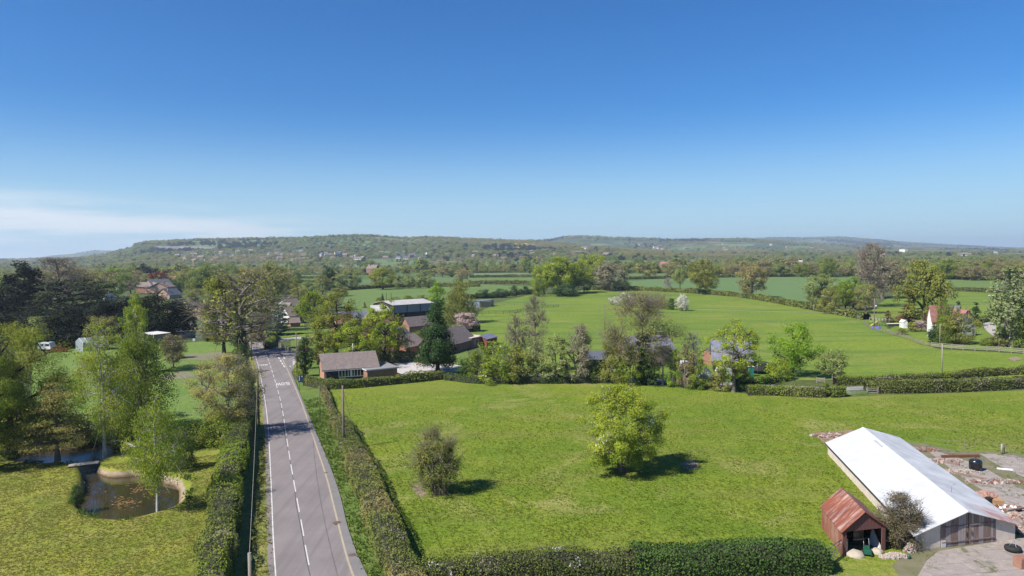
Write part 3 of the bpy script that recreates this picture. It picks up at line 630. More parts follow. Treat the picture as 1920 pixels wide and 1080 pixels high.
SP = dict(  # species: shape parameters, leaf, bark, share of leaves that are blossom
    oak=dict(kind='spread', trunk=.16, ncl=90, crf=.105, leafm='lime', barkm='dark', lump=.3),
    oakgreen=dict(kind='spread', trunk=.12, ncl=90, crf=.11, leafm='green', barkm='dark', lump=.3),
    maple=dict(kind='round', trunk=.12, ncl=80, crf=.12, leafm='bright', barkm='dark', lump=.25),
    ash=dict(kind='spread', trunk=.18, ncl=70, crf=.10, leafm='gold', barkm='dark', lump=.35, dens=.38, twigs=3.2),
    bud=dict(kind='round', trunk=.16, ncl=90, crf=.11, leafm='brown', barkm='twig', lump=.25, dens=.55, twigs=6),
    olive=dict(kind='round', trunk=.1, ncl=80, crf=.115, leafm='olive', barkm='grey', lump=.28, dens=.75, twigs=2),
    willow=dict(kind='round', trunk=.08, ncl=80, crf=.13, leafm='pale', barkm='grey', lump=.25),
    bare=dict(kind='vase', trunk=.14, ncl=110, crf=.10, leafm='twigs', barkm='twig', lump=.25, dens=.10, twigs=16),
    birch=dict(kind='oval', trunk=.14, ncl=90, crf=.12, leafm='olive', barkm='birch', lump=.3, dens=.5, twigs=3, droop=True, tr=.012),
    birchgreen=dict(kind='oval', trunk=.08, ncl=110, crf=.12, leafm='green', barkm='grey', lump=.25, dens=1.0, twigs=2, droop=True),
    weeping=dict(kind='dome', trunk=.06, ncl=90, crf=.14, leafm='olive', barkm='grey', lump=.2, dens=1.0, droop=True),
    yew=dict(kind='dome', trunk=.04, ncl=90, crf=.14, leafm='dark', barkm='dark', lump=.2, dens=1.25),
    cedar=dict(kind='spread', trunk=.2, ncl=110, crf=.11, leafm='cedar', barkm='dark', lump=.3, layers=7, dens=1.0),
    cypress=dict(kind='cypress', trunk=.05, ncl=120, crf=.15, leafm='conifer', barkm='dark', lump=.22, dens=1.2),
    conifer=dict(kind='cone', trunk=.04, ncl=120, crf=.14, leafm='conifer', barkm='dark', lump=.18, dens=1.2),
    spruce=dict(kind='cone', trunk=.03, ncl=110, crf=.15, leafm='blue', barkm='dark', lump=.2, layers=11, dens=1.1),
    larch=dict(kind='cone', trunk=.16, ncl=120, crf=.13, leafm='gold2', barkm='grey', lump=.22, layers=9, dens=.8, twigs=2),
    rustfir=dict(kind='cone', trunk=.02, ncl=110, crf=.15, leafm='rust2', barkm='dark', lump=.15, layers=9, dens=1.1),
    beech=dict(kind='round', trunk=.1, ncl=80, crf=.12, leafm='copper', barkm='dark', lump=.2),
    poplar=dict(kind='oval', trunk=.06, ncl=120, crf=.12, leafm='silver', barkm='pale', lump=.3, dens=.9, twigs=1.5),
    thorn=dict(kind='dome', trunk=.05, ncl=80, crf=.13, leafm='olive', barkm='grey', lump=.28, dens=.9, stems=3, blossom=.12),
    blossom=dict(kind='dome', trunk=.10, ncl=70, crf=.13, leafm='olive', barkm='grey', lump=.25, dens=.9, blossom=.75, bm='blossom'),
    cherry=dict(kind='round', trunk=.12, ncl=70, crf=.13, leafm='rust2', barkm='dark', lump=.25, dens=.8, blossom=.75, bm='pink'),
    bush=dict(kind='dome', trunk=.02, ncl=60, crf=.17, leafm='green', barkm='grey', lump=.25, stems=4, dens=1.1),
    goldbush=dict(kind='dome', trunk=.02, ncl=60, crf=.17, leafm='lime', barkm='grey', lump=.25, stems=4, dens=1.1),
    brownbush=dict(kind='dome', trunk=.02, ncl=80, crf=.14, leafm='brown', barkm='twig', lump=.2, stems=5, dens=.7, twigs=7),
    greyshrub=dict(kind='oval', trunk=.03, ncl=90, crf=.13, leafm='olive', barkm='twig', lump=.2, stems=5, dens=.55, twigs=11))
LM['gold2'] = leafmat('leaf_larch', (0.207, 0.205, 0.050), (0.414, 0.355, 0.100)); LM['rust2'] = leafmat('leaf_bronze', (0.103, 0.058, 0.026), (0.193, 0.111, 0.046), .2)
LOD = {0: (1.0, .0), 1: (.36, 0), 2: (.075, 0)}
def make_meshes(sp, seed, h, w, lod, leaf=None, nlf=None, **kw):
    s = dict(SP[sp]); s.update(kw); lm = LM[s.pop('leafm')]; bk = BK[s.pop('barkm')]; dens = s.pop('dens', 1.); tw = s.pop('twigs', 0); bl = s.pop('blossom', 0); bm_ = s.pop('bm', 'blossom')
    if s.get('tr'): s['tr'] = s['tr'] * h
    area = math.pi * w * h * (1 - s['trunk'])
    nl = nlf or int(area / leaf ** 2 * (2.4, 3.0, 3.2)[lod] * dens)
    nl = min(nl, 85000); ntw = int(tw * s['ncl'] * (1.6, .8, .25)[lod]) if lod < 2 or tw > 4 else 0
    if lod == 2: s['ncl'] = int(s['ncl'] * .6); s['crf'] *= 1.15
    (WV, WF), (LV, LF, ti, q, P) = tree_parts(seed, h, w, nlf=nl, leaf=leaf, twigs=ntw, twr=(.014, .028, .07)[lod], **s)
    wood = npmesh('trunk', WV, WF, bk, sm=True)
    mi = None; mats = [lm]
    if bl:
        rg = np.random.default_rng(seed + 5); cl = rg.uniform(size=int(q.max()) + 1); outer = P[:, 2] / h + rg.normal(0, .25, len(q)); mi = ((cl[q] < bl * 1.3) & (rg.uniform(size=len(q)) < min(1, bl * 1.2)) & (outer > .45 * (1 - bl))).astype(int); mats.append(LM[bm_])
    crown = npmesh('crown', LV, LF, mats, mi=mi, attrs={'tint': ti})
    return wood, crown, (WV, WF, LV, LF, ti, mi, mats, bk)
LIB = {}
def lib(sp, var, lod, kw={}):
    k = (sp, var, lod, str(sorted(kw.items())))
    if k not in LIB:
        h = 12.; w = {'dome': 11, 'cone': 5.5, 'oval': 7, 'cypress': 6, 'column': 4, 'vase': 10, 'spread': 12}.get(SP[sp]['kind'], 10)
        leaf = (.3, .36, .85)[lod]; wd, cr_, raw = make_meshes(sp, 11 * var + len(sp), h, w, lod, leaf=leaf, **kw)
        LIB[k] = (wd, cr_, h, w, raw)
    return LIB[k]
TREES = []; NT_ = [0]
KINDNAME = dict(thorn='hawthorn_tree', cypress='cypress_tree', conifer='conifer_tree', spruce='spruce_tree', larch='larch_tree', rustfir='fir_tree', yew='yew_tree', cedar='cedar_tree', birch='birch_tree', birchgreen='birch_tree', weeping='weeping_tree', willow='willow_tree', oak='oak_tree', oakgreen='oak_tree', ash='ash_tree', beech='beech_tree', maple='maple_tree', bush='bush', goldbush='bush', brownbush='bush', greyshrub='bush', blossom='blossom_tree', cherry='blossom_tree', poplar='poplar_tree', bare='bare_tree', bud='budding_tree', olive='leafy_tree')
def tree(px, base, top, wpx, sp, label, seed=None, group=None, joined=False, name=None, **kw):
    """tree standing where its foot is seen, px wide and tall as seen"""
    NT_[0] += 1; seed = seed or NT_[0] * 13
    p = hit(px, base) if base < 560 else np.r_[G(px, base), 0.]
    Y_ = p[1]; z0 = float(hz_(p[0], Y_)) if Y_ > 150 else 0.
    # height from the pixel of its top
    d = ray(px, top); h = (H + d[2] * (Y_ / d[1])) - z0; w = wpx * Y_ / F * math.hypot(1, (px - 960) / F) * .97
    nm = name or KINDNAME[sp]; cat = 'bush' if nm == 'bush' else 'tree'; rz = (NT_[0] * 2.4) % 6.28
    big = wpx > 26 or (base - top) > 40
    if Y_ < 175 and big:
        leaf = max(.11, 1.35 * Y_ / 709)
        wd, cr_, raw = make_meshes(sp, seed, h, w, 0, leaf=leaf, **kw); sx = sz = 1.
        if NT_[0]: pass
    else:
        lod = 1 if wpx > 20 and Y_ < 700 else 2; kw.pop('seed', 0); wd, cr_, lh, lw, raw = lib(sp, NT_[0] % 2, lod, kw); sx = w / lw; sz = h / lh
    if joined or (wpx < 18 and base - top < 20):
        k = ('j', sp, NT_[0] % 2, str(sorted(kw.items())))
        if k not in LIB:
            WV, WF, LV, LF, ti, mi, mats, bk = lib(sp, NT_[0] % 2, 2, kw)[4]
            n1 = len(WF); me = npmesh(nm, np.vstack([WV, LV]), np.vstack([WF, LF + len(WV)]), [bk] + mats, mi=np.r_[np.zeros(n1), (mi if mi is not None else np.zeros(len(LF))) + 1], attrs={'tint': np.r_[np.zeros(n1), ti]}); LIB[k] = me
        _, _, lh, lw, _ = lib(sp, NT_[0] % 2, 2, kw)
        o = link(nm, LIB[k], None, (p[0], Y_, z0 - .1), (0, 0, rz), (w / lw, w / lw, h / lh)); tag(o, label, cat, group)
        TREES.append((o, p)); return o
    t = thing(nm, label, cat, (p[0], Y_, z0 - .05), 0, group)
    for n_, me in (('trunk', wd), ('crown', cr_)): link(n_, me, t, (0, 0, 0), (0, 0, rz if sx != 1. or sz != 1. else 0), (sx, sx, sz))
    TREES.append((t, p)); return t
ORD = 'first second third fourth fifth sixth seventh eighth ninth tenth eleventh twelfth thirteenth fourteenth fifteenth sixteenth seventeenth eighteenth nineteenth twentieth'.split() + ['twenty-' + w_ for w_ in 'first second third fourth fifth sixth seventh eighth ninth'.split()] + ['thirtieth'] + ['thirty-' + w_ for w_ in 'first second third fourth fifth sixth seventh eighth ninth'.split()]
LOOK = dict(oak='yellow green spreading tree', oakgreen='mid green spreading tree', maple='bright green round tree', ash='golden green open tree', bud='brown budding tree', olive='olive green round tree', willow='pale grey green tree', bare='bare grey twiggy tree', yew='dark evergreen tree', conifer='dark pointed conifer', cypress='dark tall conifer', thorn='white flecked hawthorn', blossom='white blossoming tree', bush='low green bush', goldbush='yellow green bush', brownbush='brown twiggy bush', birchgreen='tall green birch', birch='thin pale birch', poplar='silvery green tree')
def belt(where, x0, b0, x1, b1, n, hpx, wpx, kinds, seed=1, jx=.5, jy=1.5, group=None):
    rg = np.random.default_rng(seed); cnt = {}; xs = np.linspace(x0, x1, n) + rg.uniform(-jx, jx, n) * abs(x1 - x0) / n
    for x in np.sort(xs) if x1 > x0 else xs:
        u = (x - x0) / (x1 - x0); b = b0 + (b1 - b0) * u + rg.uniform(-jy, jy); k = kinds[rg.integers(len(kinds))]; hh = rg.uniform(*hpx)
        ww = rg.uniform(*wpx); low = k in ('bush', 'goldbush', 'brownbush', 'thorn', 'blossom'); hh *= .6 if low else 1
        if k in ('conifer', 'cypress'): ww *= .55
        c_ = cnt.get(k, 0); cnt[k] = c_ + 1
        tree(x, b, b - hh, ww, k, f'{LOOK[k]} {where}, {ORD[c_]} from left', group=group or 'trees ' + where)

# ---- hedges: trimmed shape of leaf scatter over a twiggy core
def hedge(name, label, pts, w, h, leafm, seed=1, leaf=.16, dens=70, world=False, flowers=0., cat='hedge', group=None, rough=.34, z0=0., woody=.38, taper=None):
    P = np.array(pts if world else [G(*p) for p in pts], float); L = np.hypot(*np.diff(P, axis=0).T).sum(); n = max(4, int(L / 1.2)); c = spline(P, n) if len(P) > 2 else resamp(P, n)
    d = np.gradient(c, axis=0); d /= np.hypot(d[:, 0], d[:, 1])[:, None]; nr = np.c_[-d[:, 1], d[:, 0]]; rg = np.random.default_rng(seed)
    W_ = w * (1 + .14 * vnoise(np.arange(n) * 1.2, 0, 3.1, seed)); H_ = h * (1 + .17 * vnoise(np.arange(n) * 1.2, 0, 4.3, seed + 1) + .06 * vnoise(np.arange(n) * 1.2, 0, 1.3, seed + 2))
    if taper: H_ = H_ * np.interp(np.linspace(0, 1, n), *taper)
    zz = np.array([float(hz_(a, b)) if b > 240 else 0 for a, b in c]) + z0
    root = thing(name, label, cat, (c[n // 2][0], c[n // 2][1], 0), 0, group); ox = np.array([c[n // 2][0], c[n // 2][1]])
    cc = c - ox
    # core
    prof_ = [(-.42, 0), (-.40, .55), (-.30, .84), (.30, .84), (.40, .55), (.42, 0)]
    V = np.array([[*(cc[i] + nr[i] * a * W_[i]), zz[i] + b * H_[i] - (.1 if b == 0 else 0)] for i in range(n) for a, b in prof_]); k = len(prof_)
    Fq = [(i * k + j, i * k + j + 1, (i + 1) * k + j + 1, (i + 1) * k + j) for i in range(n - 1) for j in range(k - 1)]
    core = npmesh('stems', V, np.array(Fq), plain('hedge_core', (.05, .05, .025), (.03, .032, .016), 2, obj=False, bump=.8)); link('stems', core, root)
    # leaves
    per = w + 2 * h; nl = int(L * per * dens); s = rg.uniform(0, n - 1.001, nl); i = s.astype(int); f = (s - i)[:, None]
    ctr = cc[i] * (1 - f) + cc[i + 1] * f; nn = nr[i] * (1 - f) + nr[i + 1] * f; w_ = W_[i] * (1 - f[:, 0]) + W_[i + 1] * f[:, 0]; h_ = H_[i] * (1 - f[:, 0]) + H_[i + 1] * f[:, 0]; z_ = zz[i] * (1 - f[:, 0]) + zz[i + 1] * f[:, 0]
    u = rg.uniform(0, 1, nl) * per; top = u < w * 1.02; a = np.where(top, (u / w - .5), np.where(u < w + h, -.5, .5)); b = np.where(top, 1., rg.uniform(.02, 1, nl) ** .8)
    # rounded shoulders
    a = a * (1 - .12 * b ** 4); b = np.where(top, 1 - .16 * (2 * np.abs(a)) ** 3, b * .95)
    px_, py_ = ctr[:, 0] + ox[0] + nn[:, 0] * a * w_, ctr[:, 1] + ox[1] + nn[:, 1] * a * w_
    lumpy = vnoise(px_ + b * 2, py_, .9, seed) * .6 + vnoise(px_, py_ + b * 3, 2.3, seed + 3) * .6
    off_ = lumpy * rough + rg.normal(0, .07, nl) - .04
    off2 = np.where(top, 0, np.sign(a)) * off_; offz = np.where(top, off_, 0)
    Pt = np.c_[ctr + nn * (a * w_ + off2)[:, None], z_ + b * h_ + offz]; Pt[:, 2] = np.maximum(Pt[:, 2], .03)
    LV, LF = quads(Pt, leaf, rg, out=np.where(top[:, None], np.array([0, 0, 1.]), np.c_[nn * np.sign(a)[:, None], .35 + 0 * a]) + rg.normal(0, .25, (nl, 3))); pa = vnoise(px_, py_, 4.5, seed + 7) * .28 + vnoise(px_, py_, 1.1, seed + 9) * .2
    ti = np.clip(.5 + pa + .13 * rg.normal(size=nl), 0, 1); lm = leafm if isinstance(leafm, (list, tuple)) else [leafm]
    mats = [LM[x] for x in lm] + [LM['twigs'], LM['blossom']]; mi = np.zeros(nl, int)
    if len(lm) > 1: mi = (vnoise(px_, py_, 5.5, seed + 20) + rg.normal(0, .25, nl) > .25).astype(int)
    mi = np.where((vnoise(px_, py_, 2.2, seed + 30) > .95 - woody) & (rg.uniform(size=nl) < .55), len(lm), mi)
    if flowers: mi = np.where((vnoise(px_, py_, 1.6, seed + 40) > .45) & (rg.uniform(size=nl) < flowers) & (b > .6), len(lm) + 1, mi)
    link('foliage', npmesh('foliage', LV, LF, mats, mi=mi, attrs={'tint': ti}), root); return root
# ================================================================ TREES AND BUSHES
T = tree
# standing in the paddock
T(1165, 886, 720, 146, 'thorn', 'full hawthorn with white blossom alone in the mown paddock', seed=41, name='hawthorn_tree', kind='round', trunk=.05, ncl=150, lump=.32, blossom=.12, leafm='lime', dens=1.8, crf=.10, twigs=2, stems=3)
T(818, 926, 799, 100, 'greyshrub', 'grey twiggy shrub tree alone in the paddock beside the road hedge', seed=42, name='shrub', ncl=120, dens=.8, twigs=8)
# round the pond on the left
T(20, 852, 606, 200, 'maple', 'huge yellow green tree at the left edge of the picture', seed=3, kind='dome', leafm='gold', ncl=150, crf=.10)
T(-45, 880, 650, 140, 'oakgreen', 'shaded green tree cut by the left edge below the yellow green one', seed=4)
T(-10, 830, 670, 110, 'oakgreen', 'mid green tree at the left edge behind the larch', seed=5)
T(108, 864, 716, 125, 'larch', 'olive layered larch at the near side of the upper pond', seed=6)
T(196, 856, 604, 98, 'birch', 'tall white stemmed birch at the head of the small pond', seed=7, kind='oval', trunk=.16, ncl=120, dens=.6, lump=.4, leafm='lime')
T(264, 808, 610, 104, 'birchgreen', 'dense dark green birch right of the tall white one', seed=8, kind='oval', ncl=170)
T(228, 790, 668, 60, 'olive', 'olive tree filling the gap behind the two tall birches', seed=9, dens=.5)
T(296, 958, 736, 108, 'birch', 'white trunked birch at the brink of the lower pond', seed=10, ncl=120, dens=.7, trunk=.22, lump=.4, leafm='lime', twigs=1)
T(338, 880, 800, 56, 'birchgreen', 'short drooping tree right of the brink birch', seed=11, kind='dome', trunk=.12)
T(429, 818, 664, 122, 'bud', 'round brown budding tree beside the left road hedge', seed=12, ncl=130, leafm='gold2', dens=.75, twigs=8, barkm='pale')
T(355, 838, 790, 90, 'bush', 'dark green thicket at the foot of the brown budding tree', seed=13, leafm='green')
T(410, 834, 778, 70, 'bush', 'bright leafed bush against the left road hedge', seed=14, leafm='green')
T(160, 838, 782, 50, 'bush', 'dark bush on the far bank of the upper pond', seed=15, leafm='conifer')
T(215, 822, 780, 90, 'goldbush', 'light green bush behind the sandy spit', seed=16)
T(40, 818, 796, 90, 'bush', 'black green shrub in the shade behind the upper pond', seed=17)
T(258, 700, 548, 52, 'birch', 'slim yellow green tree in front of the dark yews', seed=18, leafm='lime', dens=.9)
T(325, 690, 628, 50, 'bud', 'brownish sapling over the left meadow', seed=19)
T(330, 672, 640, 34, 'brownbush', 'grey brown bush by the stone coloured hut', seed=20)
T(146, 945, 905, 22, 'bush', 'dark bush hanging over the lower pond', seed=21, leafm='laurel')
# ivy oak at the bend
T(452, 668, 502, 150, 'bare', 'great bare branched tree with ivy trunk at the road bend', seed=22, name='bare_tree', kind='spread', dens=.10, leafm='olive', ncl=100, twigs=9)
T(420, 662, 512, 92, 'ash', 'golden leafed tree left of the ivy trunked tree', seed=23, dens=1.0, leafm='gold', kind='oval', lump=.4)
T(450, 668, 590, 34, 'bush', 'dark ivy column round the trunk at the bend', seed=24, leafm='ivy', kind='column', name='ivy_column')
T(452, 700, 650, 30, 'bush', 'dark green shrub under the ivy trunked tree', seed=25, leafm='ivy')
# yews and cedar
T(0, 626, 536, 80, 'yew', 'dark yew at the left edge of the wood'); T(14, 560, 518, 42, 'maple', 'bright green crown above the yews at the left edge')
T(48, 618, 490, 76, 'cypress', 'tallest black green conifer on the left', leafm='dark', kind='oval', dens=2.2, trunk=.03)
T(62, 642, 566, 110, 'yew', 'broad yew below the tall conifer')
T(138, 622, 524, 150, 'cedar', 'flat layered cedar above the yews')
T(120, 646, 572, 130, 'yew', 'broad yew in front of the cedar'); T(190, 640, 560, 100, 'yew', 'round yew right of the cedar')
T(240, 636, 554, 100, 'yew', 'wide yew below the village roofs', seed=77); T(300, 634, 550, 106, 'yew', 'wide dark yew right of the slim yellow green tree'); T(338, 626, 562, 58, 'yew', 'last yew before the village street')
T(110, 580, 482, 104, 'bare', 'wide bare tree on the skyline behind the cedar'); T(160, 575, 498, 90, 'bud', 'brown haze of twigs right of the bare skyline tree'); T(72, 575, 505, 60, 'olive', 'olive tree behind the tallest conifer')
T(212, 562, 503, 52, 'maple', 'brightest green round tree above the yews'); T(188, 560, 506, 46, 'olive', 'olive tree left of the brightest green one')
T(245, 552, 505, 42, 'bud', 'brownish crown right of the brightest green tree')
T(300, 547, 509, 40, 'beech', 'dark red copper beech over the village roofs')
T(265, 548, 520, 24, 'thorn', 'pale tree left of the copper beech'); T(335, 553, 530, 16, 'conifer', 'small dark conifer right of the copper beech')
T(352, 540, 504, 38, 'olive', 'brown green oak right of the copper beech'); T(383, 545, 494, 58, 'oakgreen', 'big green oak right of the copper beech'); T(412, 548, 512, 28, 'yew', 'dark tree at the foot of the big green oak')
T(366, 566, 540, 44, 'olive', 'olive bush above the three parallel roofs'); T(395, 572, 552, 30, 'bush', 'green bush behind the three parallel roofs')
T(378, 592, 576, 34, 'goldbush', 'yellow green garden hedge before the three parallel roofs'); T(362, 592, 579, 18, 'maple', 'lime green garden bush by the village street', name='bush')
# gardens at left
T(80, 652, 593, 66, 'bush', 'grey green garden tree left of the black shed', leafm='pale'); T(60, 655, 612, 60, 'goldbush', 'yellow green bush behind the caravan')
T(82, 650, 628, 20, 'bush', 'bright green bush between caravan and black shed'); T(121, 622, 602, 11, 'spruce', 'tiny blue grey conifer behind the black shed'); T(146, 640, 598, 22, 'oakgreen', 'green tree before the brick chimney')
T(158, 642, 614, 40, 'brownbush', 'brown bush beneath the brick chimney'); T(196, 655, 588, 54, 'bud', 'pale brown tree above the glasshouse', leafm='olive')
T(290, 632, 596, 36, 'cherry', 'reddish brown tree below the yews'); T(318, 628, 602, 28, 'ash', 'olive gold bush by the pale roofed hut', kind='round', dens=.9, leafm='olive'); T(343, 620, 599, 13, 'maple', 'round clipped green tree behind the white caravans')
T(388, 640, 612, 34, 'olive', 'grey olive bush below the village street'); T(415, 640, 618, 40, 'brownbush', 'tangle of brown scrub left of the ivy trunk')
# right of the bend
T(480, 622, 512, 66, 'olive', 'tall olive tree behind the ivy trunked tree'); T(505, 575, 492, 76, 'willow', 'wide willow on the skyline above the white house', leafm='olive')
T(478, 560, 496, 60, 'bud', 'brown green crown left of the wide willow'); T(528, 552, 510, 46, 'bud', 'brown tree right of the wide willow')
T(508, 600, 536, 42, 'oakgreen', 'yellow green tree left of the white house', leafm='lime'); T(488, 640, 585, 50, 'bare', 'grey bare tree at the junction'); T(480, 640, 612, 40, 'brownbush', 'brown roadside bush past the junction')
T(524, 628, 566, 52, 'spruce', 'blue grey spruce beside the white house'); T(590, 612, 538, 54, 'birchgreen', 'green rounded tree right of the white house', leafm='lime'); T(640, 556, 537, 36, 'olive', 'small olive tree behind the gold leafed trees')
T(552, 548, 530, 30, 'olive', 'little grey green tree behind the white house chimney')
T(632, 676, 550, 108, 'ash', 'gold leafed tall tree behind the bungalow', seed=60, ncl=120, dens=.8, crf=.085, lump=.4); T(606, 690, 622, 66, 'ash', 'lower gold leafed tree left of the tall one', seed=61, dens=1., leafm='gold'); T(668, 690, 598, 84, 'ash', 'gold green tree behind the bungalow roof', seed=62, dens=.85, leafm='lime')
T(722, 680, 562, 84, 'ash', 'thin crowned green tree right of the gold ones', seed=63, dens=.8, leafm='lime', crf=.085); T(748, 678, 616, 52, 'olive', 'olive tree beside the brick cottage', seed=64)
T(573, 706, 632, 32, 'yew', 'dark holly between road and bungalow', seed=65, leafm='ivy', kind='oval'); T(567, 692, 640, 26, 'bud', 'brown leafed shrub at the junction corner', seed=66, leafm='rust2')
T(641, 618, 596, 60, 'ash', 'gold top of a tree over the brick gable', kind='dome', dens=.8, leafm='gold')
T(690, 645, 612, 50, 'cherry', 'pink flowering tree in the farm garden'); T(665, 648, 622, 36, 'cherry', 'pale pink flowering tree left in the farm garden'); T(700, 650, 600, 34, 'rustfir', 'orange brown leafed tree by the farm', kind='round', layers=0)
T(690, 672, 652, 90, 'bush', 'hedge like green shrubs behind the bungalow', leafm='ivy')
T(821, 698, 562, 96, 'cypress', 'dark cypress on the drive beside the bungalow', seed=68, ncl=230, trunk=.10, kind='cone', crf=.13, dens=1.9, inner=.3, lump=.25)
T(863, 606, 524, 70, 'weeping', 'tall weeping tree behind the farm barn', seed=69); T(820, 582, 529, 36, 'maple', 'bright green tree at the barn end')
T(873, 622, 586, 50, 'cherry', 'pale pink blossom tree in front of the weeping tree', name='blossom_tree', leafm='rust2')
T(718, 543, 503, 54, 'oak', 'lone spreading oak with dark trunk in the pasture', dens=1.0, leafm='gold', trunk=.2)
for k, (x, b, tp, w) in enumerate([(748, 540, 516, 24), (768, 541, 514, 26), (788, 541, 512, 28), (806, 541, 518, 24)]): T(x, b, tp, w, 'willow', f'pale willow bush right of the lone oak, {ORD[k]} of four', group='willows beside the lone oak')
T(660, 540, 505, 38, 'willow', 'pale willow left of the lone oak'); T(618, 545, 500, 30, 'conifer', 'dark tree in the middle of the willows', kind='oval'); T(634, 545, 514, 40, 'willow', 'grey green willow left of the pasture'); T(605, 552, 515, 30, 'olive', 'olive willow at the pasture corner')
T(675, 503, 486, 15, 'maple', 'dark green round tree beyond the lone oak, left of a pair', leafm='green'); T(694, 505, 487, 24, 'maple', 'dark green round tree beyond the lone oak, right of a pair', leafm='green')
T(790, 512, 486, 32, 'maple', 'deep green tree in the far pasture line', leafm='green'); T(866, 530, 504, 30, 'bud', 'thin brown tree above the weeping tree'); T(830, 520, 500, 26, 'bud', 'pinkish brown tree right of the deep green one')
for k, (x, b, tp, w) in enumerate([(908, 561, 541, 34), (940, 558, 541, 30), (965, 556, 535, 18), (986, 553, 537, 18), (930, 560, 546, 30)]): T(x, b, tp, w, 'bush', f'dark hedgerow bush beyond the grey field shelter, {ORD[k]} from the left', group='bushes beyond the field shelter', leafm='conifer')
for k, (x, b, tp, w) in enumerate([(712, 575, 558, 20), (738, 570, 556, 30), (765, 566, 553, 26), (790, 565, 552, 26)]): T(x, b, tp, w, 'bush', f'green bush behind the farm barn, {ORD[k]} from the left', group='bushes behind the farm barn')
T(717, 568, 550, 8, 'conifer', 'tiny pointed conifer behind the barn bushes'); T(684, 578, 566, 7, 'rustfir', 'tiny brown conifer behind the blue roof')
# oak clump in the middle distance
T(1020, 553, 490, 56, 'oak', 'left lime green oak of the middle clump', leafm='lime'); T(1050, 552, 482, 76, 'oak', 'broad lime green oak of the middle clump', leafm='lime'); T(1075, 550, 484, 60, 'oak', 'lime green oak at the heart of the middle clump', leafm='green')
T(1110, 535, 477, 66, 'oak', 'brightest tall oak behind the middle clump', leafm='lime'); T(1142, 546, 490, 66, 'bud', 'grey brown bare crowned tree right of the oak clump', leafm='twigs', dens=.9); T(1095, 548, 515, 40, 'oakgreen', 'dark green tree right in the oak clump')
T(1010, 556, 520, 26, 'bush', 'dark bush at the left foot of the oak clump'); T(1060, 556, 532, 60, 'bush', 'dark undergrowth of the oak clump', leafm='conifer'); T(1165, 538, 524, 36, 'bush', 'dark bush right of the bare crowned tree', leafm='conifer')
T(993, 513, 484, 32, 'maple', 'dark green round tree left of the oak clump', leafm='green')
T(1251, 547, 520, 18, 'bare', 'dead pale tree on the crop field hedge', dens=0.03, barkm='pale'); T(1275, 549, 498, 32, 'thorn', 'pale green topped tree on the crop field hedge', leafm='pale', kind='spread', trunk=.35, stems=1)
T(1323, 552, 487, 60, 'oakgreen', 'big olive green oak on the crop field hedge', leafm='olive', dens=1.2, trunk=.14); T(1410, 559, 496, 58, 'bud', 'brown half bare oak on the crop field hedge', dens=.8)
# hawthorns in the middle meadow
T(1150, 572, 556, 18, 'blossom', 'small white hawthorn, leftmost in the middle meadow'); T(1172, 574, 549, 40, 'blossom', 'large pale pink hawthorn behind the ivy ash'); T(1205, 577, 552, 46, 'blossom', 'wide pale hawthorn right behind the ivy ash')
T(1260, 581, 559, 20, 'bush', 'dark green bush beside the two hawthorns', leafm='ivy'); T(1279, 583, 551, 27, 'blossom', 'pale pink hawthorn standing by a dark bush')
T(1240, 579, 560, 26, 'thorn', 'green hawthorn in the middle meadow')
# the lane-side row behind the paddock
row = [(905, 715, 642, 60, 'bush', 'green bush right of the drive cypress', dict(leafm='green')), (935, 718, 640, 78, 'thorn', 'large pale green bush at the bend of the row', dict(leafm='lime')),
       (878, 702, 668, 44, 'bush', 'dark bush at the drive end', dict(leafm='ivy')), (972, 718, 645, 60, 'goldbush', 'olive bush in the lane side row', dict(leafm='olive')),
       (1005, 716, 640, 50, 'thorn', 'pale flecked hawthorn of the lane side row', dict(leafm='pale')), (1042, 718, 624, 56, 'thorn', 'tall white flecked hawthorn of the lane side row', dict(leafm='pale', blossom=.13)),
       (1085, 717, 610, 62, 'brownbush', 'brown twiggy tree of the lane side row', dict(dens=.7, leafm='twigs')), (1112, 716, 668, 36, 'bush', 'black green bush right of the brown twiggy tree', dict(leafm='ivy')),
       (1150, 718, 640, 62, 'goldbush', 'yellow green bush left of the ivy ash', dict(leafm='olive')), (1180, 722, 650, 50, 'bush', 'green bush in front of the ivy ash', dict(leafm='green')),
       (1216, 722, 662, 50, 'bush', 'shaded bush right of the ivy ash', dict(leafm='ivy')), (1262, 724, 655, 34, 'bush', 'bright green slim bush right of the pale stemmed tree', dict(leafm='bright')),
       (1286, 727, 640, 38, 'brownbush', 'thin brown bush before the white caravan', {}), (1312, 729, 672, 44, 'bush', 'mid green bush before the plastic tunnel', dict(leafm='green')),
       (1350, 732, 686, 42, 'bush', 'orange green bush beside the plastic tunnel', dict(leafm='olive'))]
for x, b, tp, w, k, lb, kw in row: T(x, b, tp, w, k, lb, group='trees and bushes of the lane side row', **kw)
T(1003, 700, 547, 62, 'bare', 'tall thin bare ash over the lane side row', seed=71, kind='oval', barkm='twig', dens=.10, twigs=18, ncl=100, tr=.010)
T(966, 700, 585, 48, 'bare', 'lower thin bare ash left of the tall one', seed=72, kind='oval', barkm='twig', dens=.10, twigs=18, ncl=90, tr=.010)
T(1092, 706, 606, 34, 'bare', 'thin bare stems above the brown twiggy tree', seed=79, kind='oval', dens=.06, twigs=14, ncl=70, tr=.010)
T(1206, 720, 548, 140, 'bare', 'broad bare ash with ivy clad trunk', seed=73, kind='spread', dens=.36, leafm='olive', ncl=140, trunk=.3, twigs=18, tr=.016)
T(1207, 721, 626, 34, 'bush', 'ivy mass climbing the broad bare ash', seed=74, leafm='ivy', kind='column', dens=2., name='ivy_column'); 
T(1243, 722, 648, 48, 'bare', 'small pale stemmed bare tree before the slate roof', seed=75, kind='vase', barkm='pale', trunk=.5, dens=.04)
